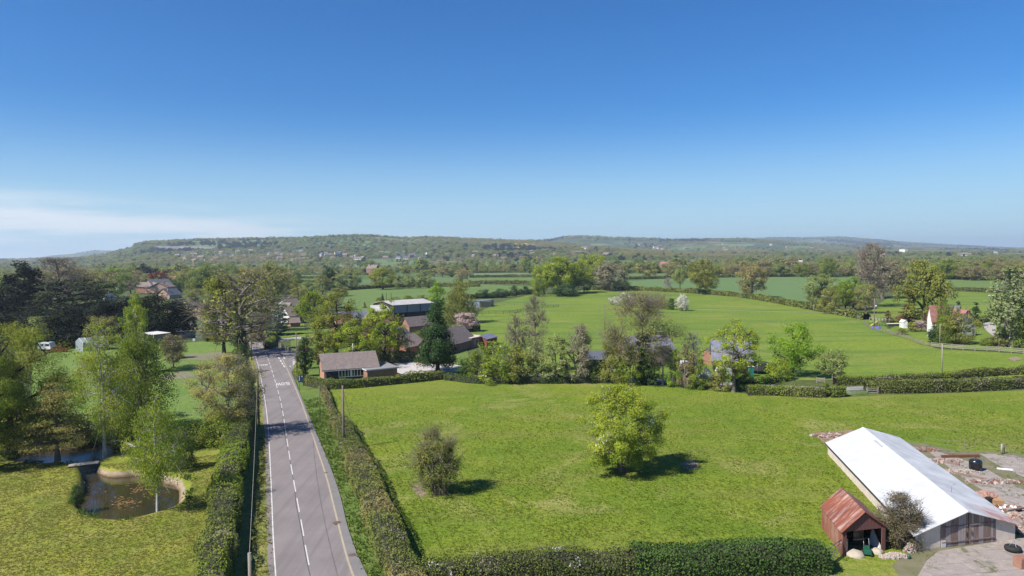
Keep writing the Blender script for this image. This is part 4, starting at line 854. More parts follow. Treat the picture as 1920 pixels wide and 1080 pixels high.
T(1300, 716, 622, 46, 'bare', 'thin pale tree above the white caravan', seed=76, kind='vase', barkm='pale', dens=.08, leafm='olive', twigs=7)
T(1376, 735, 601, 90, 'olive', 'leafy tree with dark stem before the black barn', seed=80, dens=.75, trunk=.24, leafm='lime', crf=.09, ncl=110, lump=.35); T(1392, 733, 668, 36, 'bush', 'ivy covered stump beside the leafy tree', seed=81, leafm='ivy', kind='column')
T(1486, 706, 603, 88, 'maple', 'glossy bright green tree right of the black barn', seed=82, lump=.4, leafm='bright', kind='oval', crf=.13); T(1458, 712, 668, 44, 'goldbush', 'small yellow green bush left of the glossy tree', seed=83)
T(1561, 712, 654, 50, 'willow', 'pale green small tree right of the glossy tree', seed=84, leafm='pale')
T(1548, 742, 716, 20, 'bush', 'small leafy bush on the field hedge end', seed=85)
# right-hand group
T(1540, 574, 514, 56, 'willow', 'pale green willow on the crop field edge'); T(1524, 570, 538, 30, 'olive', 'olive bush left of the pale green willow'); T(1554, 588, 541, 40, 'thorn', 'round hawthorn standing alone before the willow', leafm='olive', blossom=.12)
T(1600, 580, 519, 48, 'maple', 'brightest green tree of the right group'); T(1585, 582, 524, 40, 'oakgreen', 'green tree left of the brightest one'); T(1635, 576, 456, 62, 'bare', 'tall bare poplar against the sky', kind='vase', twigs=20)
T(1655, 560, 484, 70, 'bud', 'grey willow right of the tall bare poplar', leafm='twigs', dens=.8); T(1622, 588, 530, 40, 'bud', 'grey weeping willow below the bare poplar', leafm='olive'); T(1680, 545, 494, 50, 'bud', 'brown willow on the horizon right of the bare poplar')
T(1732, 614, 490, 84, 'oakgreen', 'tall olive oak behind the white house', leafm='olive', kind='oval', dens=1.1)
T(1704, 610, 553, 38, 'rustfir', 'reddish brown fir left of the white house'); T(1665, 605, 582, 17, 'rustfir', 'tiny brown fir by the play frame')
T(1770, 645, 592, 36, 'weeping', 'drooping green tree in front of the white house', leafm='green'); T(1800, 646, 588, 58, 'olive', 'olive garden tree right in front of the white house', leafm='olive'); T(1768, 634, 560, 22, 'olive', 'thin tree before the pink roof', leafm='green')
T(1829, 612, 566, 20, 'rustfir', 'narrow brown green cypress right of the white house', leafm='conifer', layers=0); T(1812, 610, 577, 20, 'conifer', 'rounded dark conifer beside the narrow cypress', kind='cypress', leafm='green'); T(1796, 600, 563, 16, 'conifer', 'dark narrow tree at the white house gable')
T(1727, 622, 601, 22, 'cherry', 'pink blossom bush in the white house garden'); T(1708, 622, 603, 20, 'thorn', 'grey green bush beside the pink blossom bush'); T(1870, 650, 624, 38, 'greyshrub', 'pinkish grey shrub by the white house fence', kind='dome')
T(1776, 646, 622, 30, 'bush', 'dark bush low in the white house garden', leafm='ivy'); T(1690, 628, 615, 22, 'thorn', 'pale round bush by the garden fence')
T(1896, 652, 500, 78, 'poplar', 'big silvery green poplar at the right edge', seed=86, ncl=150, lump=.35); T(1925, 655, 560, 40, 'bush', 'dark tree cut by the right edge', leafm='green'); T(1850, 650, 632, 22, 'bush', 'green bush beside the pinkish grey shrub')
T(1690, 604, 590, 30, 'brownbush', 'brown scrub behind the play frame')
# bramble bush between shed and barn
T(1687, 1020, 926, 84, 'brownbush', 'dark brown bramble bush between rusty shed and white barn', seed=90, leafm='bramble', dens=1.25, twigs=10, ncl=110)
# ---- belts
belt('in the belt behind the crop field', 1170, 519, 1480, 516, 13, (20, 34), (26, 44), ['olive', 'bud', 'oakgreen', 'bud', 'willow', 'thorn'], 1)
belt('in the belt right of the crop field', 1440, 519, 1660, 518, 9, (18, 36), (22, 40), ['olive', 'bud', 'willow', 'bud', 'oakgreen'], 2)
belt('along the right horizon belt', 1760, 524, 1935, 526, 10, (22, 38), (26, 44), ['bud', 'olive', 'oakgreen', 'bud', 'oak'], 3)
belt('beyond the right horizon belt', 1700, 505, 1930, 506, 8, (12, 22), (18, 30), ['bud', 'olive', 'willow', 'oakgreen'], 4)
belt('in the village gardens', 205, 528, 540, 530, 16, (22, 36), (26, 46), ['olive', 'bud', 'oakgreen', 'willow', 'yew', 'bud'], 5)
belt('on the far left skyline', -10, 545, 330, 520, 9, (18, 30), (28, 44), ['bud', 'olive', 'willow', 'yew', 'oakgreen'], 6)
belt('in the first line beyond the pastures', 540, 506, 1010, 500, 17, (10, 19), (16, 32), ['olive', 'oakgreen', 'willow', 'bud'], 7)
belt('in the middle line of the far pastures', 660, 517, 880, 520, 8, (12, 22), (18, 34), ['willow', 'olive', 'bud', 'willow'], 8)
belt('along the line behind the oak clump', 1000, 500, 1400, 505, 12, (12, 22), (18, 30), ['bud', 'olive', 'oakgreen', 'bud', 'willow'], 9)
belt('along the far right plain', 1380, 500, 1700, 500, 9, (10, 20), (16, 30), ['olive', 'bud', 'bud', 'oakgreen'], 10)
belt('behind the left bend', 425, 560, 560, 545, 7, (24, 40), (26, 40), ['olive', 'bud', 'willow', 'oakgreen'], 11)
# ---- hedges
LH = [(382, 1180), (404, 1080), (415, 1020), (424, 960), (435, 900), (446, 850), (459, 800)]
hedge('hedge', 'tall dense hedge on the left verge of the road', LH, 2.7, 2.6, ['hedge', 'lime'], 1, leaf=.17, dens=62, rough=.45)
hedge('hedge', 'overgrown upper stretch of the left roadside hedge', [(457, 800), (456, 760), (454, 720), (449, 690), (444, 668)], 1.9, 2.1, ['hedge', 'brown'], 2, leaf=.24, dens=32, rough=.5)
hedge('hedge', 'long clipped hedge between pavement and paddock', [(800, 1190), (750, 1080), (720, 1000), (691, 930), (666, 870), (649, 830), (635, 800)], 2.7, 1.85, ['hedge', 'brown'], 3, leaf=.15, dens=85, woody=.42)
hedge('hedge', 'scrubby thin end of the paddock hedge by the poles', [(636, 800), (620, 770), (608, 740), (600, 722)], 1.1, 1.3, ['hedge', 'brown'], 4, leaf=.2, dens=32, rough=.35, woody=.3)
hedge('hedge', 'brown green hedge with white blossom along the near edge', [(790, 1096), (900, 1088), (1000, 1083), (1100, 1080), (1190, 1078)], 2.4, 1.9, ['hedge2', 'hedge'], 5, leaf=.15, dens=80, flowers=.5, rough=.4)
hedge('hedge', 'glossy dark laurel hedge at the bottom right', [(1185, 1078), (1300, 1074), (1420, 1070), (1546, 1066)], 2.8, 2.1, 'laurel', 6, leaf=.17, dens=90, rough=.3, woody=0)
hedge('hedge', 'trimmed hedge below the bungalow', [(575, 722), (620, 729), (700, 724), (770, 717), (832, 710)], 1.9, 1.8, ['hedge', 'green'], 7, leaf=.24, dens=36)
hedge('hedge', 'low dark hedge under the lane side trees', [(835, 712), (900, 719), (1000, 719), (1110, 718)], 1.4, 1.3, 'ivy', 8, leaf=.26, dens=26, rough=.4)
hedge('hedge', 'short clipped hedge left of the field gap', [(1400, 740), (1460, 741), (1520, 744), (1545, 744)], 1.8, 1.6, ['green', 'hedge'], 9, leaf=.24, dens=36)
hedge('hedge', 'little block of hedge beside the galvanised gap', [(1553, 744), (1582, 743)], 1.8, 1.6, 'green', 10, leaf=.24, dens=40)
hedge('hedge', 'long front hedge of the lane at the right', [(1622, 735), (1700, 736), (1800, 733), (1920, 727), (2060, 718)], 2.1, 2.1, ['hedge2', 'hedge'], 11, leaf=.24, dens=40)
hedge('hedge', 'long rear hedge of the lane at the right', [(1565, 722), (1680, 718), (1800, 709), (1920, 701), (2060, 694)], 1.7, 1.5, ['hedge2', 'green'], 12, leaf=.24, dens=34)
hedge('hedge', 'low hedge under the black barn', [(1395, 722), (1440, 718), (1470, 714)], 2.2, 1.1, ['bright', 'green'], 13, leaf=.3, dens=20)
hedge('hedge', 'clipped green block by the brick outbuilding', [(868, 622), (900, 621)], 2.2, 2.0, 'conifer', 14, leaf=.3, dens=26)
hedge('hedge', 'dark clipped hedge behind the bungalow', [(695, 676), (740, 679), (772, 676)], 4.5, 2.6, ['hedge2', 'ivy'], 15, leaf=.3, dens=22)
hedge('hedge', 'crop field hedge below the olive oaks', [(1110, 546), (1180, 546), (1290, 551), (1400, 560), (1560, 588), (1625, 600)], 3.0, 2.6, 'hedge2', 16, leaf=.8, dens=5, rough=.3)
hedge('hedge', 'dark hedge across the right pasture', [(1752, 546), (1800, 547), (1870, 550), (1960, 553)], 3.0, 2.4, 'hedge2', 17, leaf=.8, dens=5)
hedge('hedge', 'hedge behind the drive of the white house', [(1835, 606), (1870, 600), (1960, 598)], 2.5, 2.0, 'green', 18, leaf=.5, dens=8)
hedge('hedge', 'road hedge past the junction', [(502, 655), (510, 640), (512, 632)], 2.2, 1.8, 'green', 19, leaf=.3, dens=20)
hedge('hedge', 'hedge at the right hand junction corner', [(563, 712), (559, 698), (560, 684)], 1.3, .8, ['lime', 'hedge'], 20, leaf=.24, dens=30)
for k, (pts, lb) in enumerate([([(530, 534), (600, 533), (650, 534)], 'hedge below the first far pasture left of the willows'), ([(535, 524.5), (600, 524), (660, 525)], 'hedge above the first far pasture left of the willows'), ([(535, 516), (600, 516), (690, 516)], 'hedge of the second far pasture on the left'),
        ([(880, 535), (950, 535), (1012, 536)], 'nearest dark hedge line left of the oak clump'), ([(880, 523), (950, 522), (1012, 522)], 'second dark hedge line left of the oak clump'), ([(885, 512), (950, 511), (1010, 511)], 'third dark hedge line left of the oak clump'),
        ([(1170, 527), (1300, 524), (1480, 521), (1640, 521)], 'dark hedge at the back of the crop field'), ([(1690, 527), (1800, 526), (1930, 528)], 'dark hedge under the right horizon belt'), ([(655, 546), (760, 541), (900, 540)], 'hedge at the top of the home pasture'),
        ([(1480, 514), (1560, 513), (1640, 513)], 'hedge below the far blue green field'), ([(860, 562), (900, 561), (1000, 552)], 'hedge beyond the field shelter')]):
    hedge('hedge', lb, pts, 3.5, 2.6, 'hedge2', 30 + k, leaf=1.2, dens=3., rough=.3, group='hedges of the far fields')

T(1782, 640, 572, 34, 'olive', 'drooping thin tree before the pink roof ridge', leafm='green')
for k, (x, b, tp, w, sp) in enumerate([(430, 585, 548, 40, 'willow'), (455, 575, 530, 44, 'oakgreen'), (560, 566, 536, 34, 'olive'), (578, 560, 528, 34, 'willow')]): T(x, b, tp, w, sp, f'leafy tree of the gap behind the white house, {ORD[k]} from left', group='trees of the gap behind the white house')

T(702, 646, 578, 50, 'ash', 'gold green tree before the long farm building', leafm='lime', dens=.9); T(745, 628, 588, 34, 'ash', 'small gold tree in front of the farm barn', leafm='gold'); T(783, 650, 618, 34, 'bush', 'green garden bush in the farm yard', leafm='green')
T(556, 606, 572, 26, 'olive', 'green tree before the white house garage', leafm='lime'); T(536, 600, 570, 20, 'bush', 'green bush at the white house gable', leafm='green')

T(1751, 644, 606, 22, 'conifer', 'small dark conifer at the foot of the tall gable', kind='cypress'); T(1784, 645, 604, 26, 'olive', 'low garden tree before the white cottage door', leafm='green')
# ================================================================ BUILDINGS
def brickmat(name, a, b, mortar, sc=6):
    m = bpy.data.materials.new(name); t = NT(m); v = t.pos((1, 1, 1), True)
    sx_ = t.n('ShaderNodeSeparateXYZ', {0: v}); w_ = t.n('ShaderNodeCombineXYZ', {0: t.m('ADD', sx_.outputs[0], sx_.outputs[1]), 1: sx_.outputs[2]}).outputs[0]
    br = t.n('ShaderNodeTexBrick', {'Vector': w_, 'Color1': a + (1,), 'Color2': b + (1,), 'Mortar': mortar + (1,), 'Scale': sc / 1.4, 'Mortar Size': .02, 'Bias': 0.})
    c = t.mix(t.mr(t.noise(v, .9, 5, .6), .35, .65, 0, .4), br.outputs[0], tuple(x * .6 for x in a)); t.l(c, t.b.inputs['Base Color']); t.b.inputs['Roughness'].default_value = .9; MATS[name] = m; return m
def tilemat(name, a, b, moss=None, rough=.8, spec=.3):
    m = bpy.data.materials.new(name); t = NT(m); v = t.pos((1, 1, 1), True)
    c = t.mix(t.mr(t.noise(v, 4.5, 3, .7), .35, .65), a, b); wv = t.n('ShaderNodeTexWave', {'Vector': v, 'Scale': 1.6, 'Distortion': .4}, bands_direction='Y'); c = t.mix(t.mr(wv.outputs['Fac'], 0, .25, .35, 0), c, tuple(x * .4 for x in a))
    if moss: c = t.mix(t.mr(t.noise(v, 1.3, 6, .75), .48, .66, 0, .75), c, moss)
    t.l(c, t.b.inputs['Base Color']); t.b.inputs['Roughness'].default_value = rough; t.b.inputs['Specular IOR Level'].default_value = spec; t.bump(t.m('ADD', wv.outputs['Fac'], t.noise(v, 9, 3)), .35, .04); MATS[name] = m; return m
BR = brickmat('brick_red', (.30, .12, .075), (.22, .085, .055), (.33, .28, .22)); BO = brickmat('brick_orange', (.42, .20, .11), (.33, .15, .09), (.40, .32, .25)); BP = brickmat('brick_pale', (.42, .27, .19), (.34, .21, .15), (.42, .36, .3))
TB = tilemat('tile_brown', (.24, .185, .165), (.15, .118, .11), (.25, .22, .20)); TG = tilemat('tile_slate', (.13, .135, .16), (.09, .095, .115), None, .5, .5); TR_ = tilemat('tile_red', (.34, .15, .12), (.26, .11, .09), (.36, .24, .22)); TW = tilemat('tile_warm', (.26, .20, .165), (.19, .145, .12), (.30, .27, .24))
TS = tilemat('tile_blue', (.20, .20, .27), (.14, .145, .20), (.28, .26, .33), .6)
WH = plain('white_render', (.78, .76, .73), (.62, .60, .57), .8); DK = plain('dark_paint', (.012, .018, .030), (.02, .026, .04), 2, rough=.55); BLK = plain('black_boards_and_shade', (.018, .017, .018), (.035, .032, .032), 2, stretch=(4, 4, .5))
WHP = plain('white_frame', (.80, .80, .78), (.70, .70, .68), 4, rough=.5); FLAT = plain('felt_roof', (.26, .25, .25), (.19, .18, .18), .7); FAS = plain('fascia', (.66, .64, .62), (.5, .48, .46), 2)
GL = plain('window_glass', (.02, .025, .03), (.035, .04, .05), 1, rough=.06, spec=.8)
GALV = plain('galvanised', (.36, .37, .38), (.26, .27, .28), 2, rough=.45, metal=.6); WOOD = plain('weathered_wood', (.30, .26, .22), (.17, .145, .125), 2.5, stretch=(1, 1, .25)); POLEM = plain('pole_wood', (.24, .19, .15), (.15, .12, .095), 3, stretch=(1, 1, .2))
def corrugated(name, a, b, rust=None, rsc=.6, thr=(.5, .7), rough=.5, metal=0., pitch=7., axis=0, spec=.4):
    m = bpy.data.materials.new(name); t = NT(m); v = t.pos((1, 1, 1), True)
    c = t.mix(t.mr(t.noise(v, .5, 5, .6), .35, .65), a, b)
    st = [2.4, 2.4, .5]; st[axis] = 3.2; st[1 - axis] = .55
    if rust: c = t.mix(t.mr(t.noise(t.pos(tuple(st), True), rsc, 7, .72, .3), *thr), c, rust)
    wv = t.n('ShaderNodeTexWave', {'Vector': v, 'Scale': pitch}, bands_direction='XYZ'[axis]); t.bump(wv.outputs['Fac'], .4, .03)
    c = t.mix(t.mr(wv.outputs['Fac'], 0, .3, .15, 0), c, tuple(x * .5 for x in a))
    t.l(c, t.b.inputs['Base Color']); t.b.inputs['Roughness'].default_value = rough; t.b.inputs['Metallic'].default_value = metal; t.b.inputs['Specular IOR Level'].default_value = spec; MATS[name] = m; return m
def building(name, label, cat, A, B, depth, hw, hr, wall, roof, ridge='x', over=.35, wins=(), rwins=(), lwins=(), chim=(), doors=(), group=None, world=False, fasc=None, z=None, flat=False, thick=.12, gablem=None, winm=None, backh=None):
    """A,B: foot of the facing wall, left and right (pixels); depth goes away from the viewer"""
    a = np.array(A if world else G(*A)); b = np.array(B if world else G(*B))
    if z is None: z = float(hz_(*a)) if a[1] > 200 else 0.
    L = float(np.hypot(*(b - a))); rz = math.atan2(b[1] - a[1], b[0] - a[0]); t = thing(name, label, cat, (a[0], a[1], z), rz, group); D = depth
    w = MB()
    if flat:
        hb = backh or hw
        w.prism([(0, 0), (D, 0), (D, hb), (0, hw)], 0, L, wall, 'x'); w.build('wall', t)
        r = MB(); r.add([(-over, -over, hw + .003), (L + over, -over, hw + .003), (L + over, D + over, hb + .003), (-over, D + over, hb + .003), (-over, -over, hw + thick), (L + over, -over, hw + thick), (L + over, D + over, hb + thick), (-over, D + over, hb + thick)],
                        [(0, 1, 2, 3), (4, 5, 6, 7)], roof); r.add([(-over, -over, hw + .003), (L + over, -over, hw + .003), (L + over, D + over, hb + .003), (-over, D + over, hb + .003), (-over, -over, hw + thick), (L + over, -over, hw + thick), (L + over, D + over, hb + thick), (-over, D + over, hb + thick)],
                        [(0, 1, 5, 4), (1, 2, 6, 5), (2, 3, 7, 6), (3, 0, 4, 7)], fasc or roof); ro = r.build('roof', t)
    else:
        if ridge == 'x': w.prism([(0, 0), (D, 0), (D, hw), (D / 2, hr - .03), (0, hw)], 0, L, wall, 'x')
        else: w.prism([(0, 0), (L, 0), (L, hw), (L / 2, hr - .03), (0, hw)], 0, D, wall, 'y')
        w.build('wall', t); r = MB(); S, Tn = (D, L) if ridge == 'x' else (L, D)
        sl_ = (hr - hw) / (S / 2); e = over; k = thick
        pr = [(-e, hw - e * sl_ + .02), (S / 2, hr + .02), (S + e, hw - e * sl_ + .02), (S + e, hw - e * sl_ + .02 + k), (S / 2, hr + k + .02), (-e, hw - e * sl_ + .02 + k)]
        ax = 'x' if ridge == 'x' else 'y'
        r.prism([pr[0], pr[1], pr[4], pr[5]], -e, Tn + e, roof, ax); r.prism([pr[1], pr[2], pr[3], pr[4]], -e, Tn + e, roof, ax)
        ro = r.build('roof', t)
        if chim: r = MB().tube([(-e, S / 2, hr + k + .03), (Tn + e, S / 2, hr + k + .03)] if ax == 'x' else [(S / 2, -e, hr + k + .03), (S / 2, Tn + e, hr + k + .03)], .1, roof, 6).build('ridge_tiles', ro)
    for (u, v, w_, h_) in chim:
        cm_ = MB().box((u, v, hw + (hr - hw) * .4 + h_ / 2), (w_, w_, h_ + (hr - hw) * .6), BR).box((u, v, hw + (hr - hw) * .7 + h_ + .05), (w_ + .12, w_ + .12, .12), BP)
        for q in (-.2, .2): cm_.lathe([(.11, 0), (.09, .35)], BO, 8, (u + q * w_, v, hw + (hr - hw) * .7 + h_ + .11))
        cm_.build('chimney', ro)
    def win(u0, u1, z0, z1, side, n=2, nm='window'):
        fm = MB(); f = .07; dpt = .06; W_ = u1 - u0; Hh = z1 - z0; fmat = winm or WHP
        def loc(u, y, zz):
            return {'f': (u, y, zz), 'l': (y, u, zz), 'r': (L - y, u, zz)}[side]
        def bx(u, zz, du, dz, y, dy, m_, mb):
            c_ = loc(u, y, zz); d_ = (du, dy, dz) if side == 'f' else (dy, du, dz); mb.box(c_, d_, m_)
        for zz in (z0, z1): bx((u0 + u1) / 2, zz, W_ + f, f, -dpt / 2, dpt + .02, fmat, fm)
        for k_ in range(n + 1): bx(u0 + W_ * k_ / n, (z0 + z1) / 2, f * (1 if k_ in (0, n) else .8), Hh - f, -dpt / 2, dpt, fmat, fm)
        wo = fm.build(nm, t); g = MB(); bx((u0 + u1) / 2, (z0 + z1) / 2, W_ - f, Hh - f, -.004, .02, GL, g); g.build('pane', wo)
    for q in wins: win(*q[:4], 'f', *(q[4:] or (2,)))
    for q in rwins: win(*q[:4], 'r', *(q[4:] or (2,)))
    for q in lwins: win(*q[:4], 'l', *(q[4:] or (2,)))
    for (u0, u1, h_, dm) in doors: MB().box(((u0 + u1) / 2, -.03, h_ / 2), (u1 - u0, .06, h_), dm).build('door', t)
    return t, L
# --- the bungalow by the road
bt, BL = building('bungalow', 'low brick bungalow with dark boarded front and mottled grey tiled roof beside the road', 'bungalow', (608, 716), (708, 708.5), 8.2, 2.5, 5.0, BO, TB, 'x', .45)
mb = MB().box((BL / 2 + .1, -.035, 1.3), (BL - .6, .07, 2.35), DK); mb.build('cladding', bt)
fr = MB(); gl = MB(); u0, u1 = BL * .27, BL * .73
for zz in (.72, 2.25): fr.box(((u0 + u1) / 2, -.10, zz), (u1 - u0, .08, .13), WHP)
for k in range(9): fr.box((u0 + (u1 - u0) * k / 8, -.10, 1.485), (.12 if k != 4 else .40, .08, 1.40), WHP)
fo_ = fr.build('window', bt); gl.box(((u0 + u1) / 2, -.082, 1.485), (u1 - u0 - .1, .02, 1.5), GL).build('pane', fo_)
MB().box((BL / 2, -.42, 2.18), (BL + .8, .05, .20), FAS).build('fascia', bt)
MB().tube([(BL * .6, 4.1, 5.1), (BL * .6, 4.1, 6.9)], .05, WHP, 6).build('flue_pipe', bt)
gb = building('garage', 'flat roofed red brick garage with raised felt roof joined to the bungalow', 'garage', (689, 714), (745, 708), 6.5, 2.0, 2.4, BR, FLAT, flat=True, over=.3, thick=.24, fasc=FAS, backh=2.15)[0]
# --- cottage roofs and barns of the farm
MET = corrugated('metal_roof', (.50, .47, .44), (.42, .39, .37), (.62, .60, .58), .4, (.55, .7), pitch=4); BLU = corrugated('blue_sheet', (.20, .23, .30), (.25, .28, .35), pitch=5, rough=.5)
t, L = building('farm_barn', 'large grey roofed open fronted barn with blue grey sheeted side', 'barn', (738, 603), (812, 597), 15, 6.2, 7.5, BLK, MET, 'x', .4)  # shade inside the open front is put into the solid wall's black colour
MB().box((L / 2, -.06, 4.7), (L + .2, .1, 3.0), BLU).build('side_sheeting', t)
for k in range(4): MB().box((L * k / 3 if k else .2, -.13, 3.1), (.28, .16, 6.2), DK).build('stanchion', t)
building('farm_building', 'long brick farm building with grey roof and orange gable left of the barn', 'farm building', (697, 604), (744, 602.5), 9, 4.0, 6.0, BO, MET, 'x', .3)
building('house', 'brick cottage with steep grey gable roof in front of the barn', 'house', (752, 636), (768, 638), 8, 4.2, 6.6, BR, TB, 'y', .3, wins=[(.8, 1.6, 2.8, 3.8, 1)], group='cottages of the farm')
building('house', 'small slate roofed brick lean to house below the cottage', 'house', (755, 655), (776, 652), 8, 2.6, 5.4, BR, TG, 'x', .3, group='cottages of the farm')
building('outbuilding', 'low blue slate roofed building hidden by gold trees', 'outbuilding', (628, 616), (708, 610), 7, 2.6, 5.2, BR, TS, 'x', .3, chim=[])
building('house', 'orange brick gable end showing through the gold trees', 'house', (622, 622), (632, 624), 6, 3.0, 6.0, BO, TR_, 'y', .2)
building('log_store', 'low brick store with flat pale roof in the farm yard', 'store', (772, 626), (800, 623), 6, 1.8, 2.2, BR, FAS, flat=True)
building('outbuilding', 'long dark brown roofed brick outbuilding behind the cypress', 'outbuilding', (838, 666), (892, 650), 8, 2.3, 5.6, BR, TB, 'x', .3)
building('outbuilding', 'dark roofed brick wing left of the cypress', 'outbuilding', (762, 668), (800, 660), 8, 2.2, 4.6, BR, TB, 'x', .3)
building('annex', 'red brick annex with pale flat roof and white framed double doors', 'annex', (884, 653), (909, 648), 7, 2.7, 2.9, BR, plain('pale_roof', (.62, .50, .42), (.5, .4, .34), 1), flat=True, over=.2, fasc=FAS, wins=[(1.3, 3.2, .3, 2.1, 3)])
building('shed', 'small red shed with blue grey roof beside the annex', 'shed', (913, 650), (932, 645), 4, 2.0, 2.9, plain('red_boards', (.26, .06, .05), (.18, .05, .04), 2), TS, 'x', .2)
MB().add([(*G(780, 684), .06), (*G(800, 684), .06), (*G(797, 662), .06), (*G(782, 664), .06)], [(0, 1, 2, 3)], plain('patio', (.55, .40, .27), (.48, .34, .24), 1, obj=False)).build('patio')['kind'] = 'structure'
building('field_shelter', 'timber and blue grey field shelter standing in the paddock', 'field shelter', (899, 577), (926, 574), 8, 2.9, 3.2, BLU, GALV, flat=True, over=.25, thick=.1, backh=2.6)
t_, L_ = building('stable', 'small tan boarded stable joined to the field shelter', 'stable', (893, 576), (900, 577), 6, 2.6, 3.0, plain('tan_boards', (.45, .32, .22), (.36, .25, .17), 2), GALV, flat=True)
# --- white house behind the road bend
t, L = building('house', 'white rendered gabled house with brown roof and brick chimney among trees', 'house', (543, 594), (569, 590), 8, 4.4, 7.2, WH, TW, 'x', .4, chim=[(8, 5, .9, 1.2)], wins=[(2, 3.4, 3.2, 4.4, 2), (5, 6.6, 3.2, 4.4, 2)])
building('house', 'white gable wing in front of the white house', 'house', (540, 597), (550, 596), 5, 3.8, 6.2, WH, TW, 'y', .4, wins=[(1.1, 2.2, 2.2, 3.6, 1)])
building('outbuilding', 'grey roofed garage block below the white house', 'outbuilding', (543, 608), (567, 606), 7, 3.0, 6.0, FAS, TB, 'x', .3, wins=[(2, 6, .6, 2.4, 3)])
building('outbuilding', 'low grey lean to roof beside the spruce', 'outbuilding', (545, 614), (563, 613), 4, 1.6, 3.2, BR, TB, 'x', .2)
# --- village houses
vh = [((270, 551), (287, 552), 14, 5.0, 9.5, BR, TG, 'y', 'tall slate roofed brick house at the left of the village row'), ((286, 552), (297, 551), 12, 4.6, 7.6, BR, TB, 'y', 'brick house with lit left roof slope, second in the village row'),
      ((300, 552), (311, 551), 11, 4.4, 7.2, BP, TB, 'y', 'pale brick house, third in the village row'), ((314, 552), (330, 550), 12, 4.4, 7.4, BP, TW, 'x', 'long brown roofed house at the right of the village row'),
      ((318, 562), (342, 560), 10, 2.4, 6.0, BP, TG, 'x', 'grey slate roofed house below the village row'), ((238, 546), (252, 545), 10, 4.0, 7.6, WH, TB, 'x', 'brown roofed house left of the village row'),
      ((346, 587), (364, 583), 8, 2.6, 5.6, BP, TW, 'x', 'bungalow with the leftmost of three parallel brown roofs'), ((364, 592), (386, 588), 8, 2.6, 5.6, WH, TW, 'x', 'bungalow with the middle of three parallel brown roofs'), ((386, 596), (406, 592), 8, 2.6, 5.6, BP, TW, 'x', 'bungalow with the rightmost of three parallel brown roofs'),
      ((272, 538), (286, 537), 9, 5.0, 9.2, BR, TR_, 'x', 'red roofed house beneath the copper beech'), ((316, 538), (324, 538), 9, 4.5, 8.0, BO, TR_, 'x', 'orange brick house right of the copper beech'), ((332, 534), (346, 534), 9, 4.4, 8.0, WH, TG, 'x', 'distant grey roofed house right of the copper beech'),
      ((178, 566), (196, 566), 9, 3.0, 5.5, WH, TG, 'x', 'low pale building between the dark yews')]
for A, B, D, hw, hr, wl_, rf, rd, lb in vh:
    building('house', lb, 'house', A, B, D, hw, hr, wl_, rf, rd, .4, group='houses of the near village', chim=[(2.2, 3, .8, 1.)] if rd == 'x' else [], wins=[(1.5, 3.0, 1.2, 2.4, 2)] if hw < 4 else [(1.5, 3.0, 1.0, 2.2, 2), (1.5, 3.0, 3.2, 4.3, 2)])
t, L = building('cottage', 'brick chimneyed dark roofed cottage under the yews', 'cottage', (157, 640), (178, 638), 9, 2.4, 5.2, BR, TG, 'x', .3, chim=[(.3, 4.5, .8, 2.0)])
# --- sheds of the garden row
building('shed', 'big black timber shed with rusty brown roof at the garden end', 'shed', (95, 653), (133, 651), 7, 4.0, 4.6, BLK, plain('brown_sheet', (.14, .09, .08), (.10, .07, .065), 1), flat=True, over=.3, thick=.1, backh=4.7)
building('hut', 'stone coloured hut with pale flat roof in the garden row', 'hut', (289, 646), (320, 642), 6, 2.8, 3.2, plain('block_wall', (.26, .225, .18), (.20, .175, .14), 1.4), FAS, flat=True, over=.15, fasc=FAS, backh=3.0)
building('hut', 'small pinkish hut between black shed and glasshouse', 'hut', (146, 651), (154, 651), 4, 2.2, 2.8, plain('pinkwall', (.42, .33, .28), (.36, .28, .24), 2), FAS, flat=True)
# --- slate roofs beside the lane
building('house', 'blue slate roofed stone house behind the broad bare ash', 'house', (1176, 686), (1264, 682), 8, 3.3, 6.0, BP, TS, 'x', .3)
building('outbuilding', 'low dark roofed shed behind the brown twiggy tree', 'outbuilding', (1105, 694), (1142, 693), 6, 2.2, 3.6, BLK, TG, 'x', .2)
t, L = building('timber_barn', 'black boarded barn with blue slate roof and gable facing right', 'barn', (1338, 700), (1408, 702), 9, 2.9, 6.2, BLK, TS, 'x', .5)
MB().box((L + .03, 4.5, 3.9), (.06, .5, .8), WHP).build('window', t)
building('outbuilding', 'little red brick store left of the black barn', 'outbuilding', (1336, 686), (1352, 685), 4, 2.6, 3.6, BR, TG, 'x', .2)
# --- the white house with a pink roof
t, L = building('house', 'white cottage with weathered red roof behind garden trees', 'house', (1743, 626), (1796, 632), 7, 4.6, 7.6, WH, TR_, 'x', .3, chim=[(9, 4, .8, .8)], wins=[(2, 3.4, 1, 2.2, 2), (5, 6.4, 3.2, 4.4, 2), (9, 10.4, 3.2, 4.4, 2), (9, 10.5, 1, 2.2, 2)])
building('house', 'tall white gable with steep red roof at the left of the cottage', 'house', (1738, 631), (1747, 633), 5, 5.2, 9.0, WH, TR_, 'y', .3)
building('house', 'dark slated wing at the right of the white cottage', 'house', (1792, 620), (1804, 619), 7, 4.2, 7.6, WH, TG, 'y', .3)
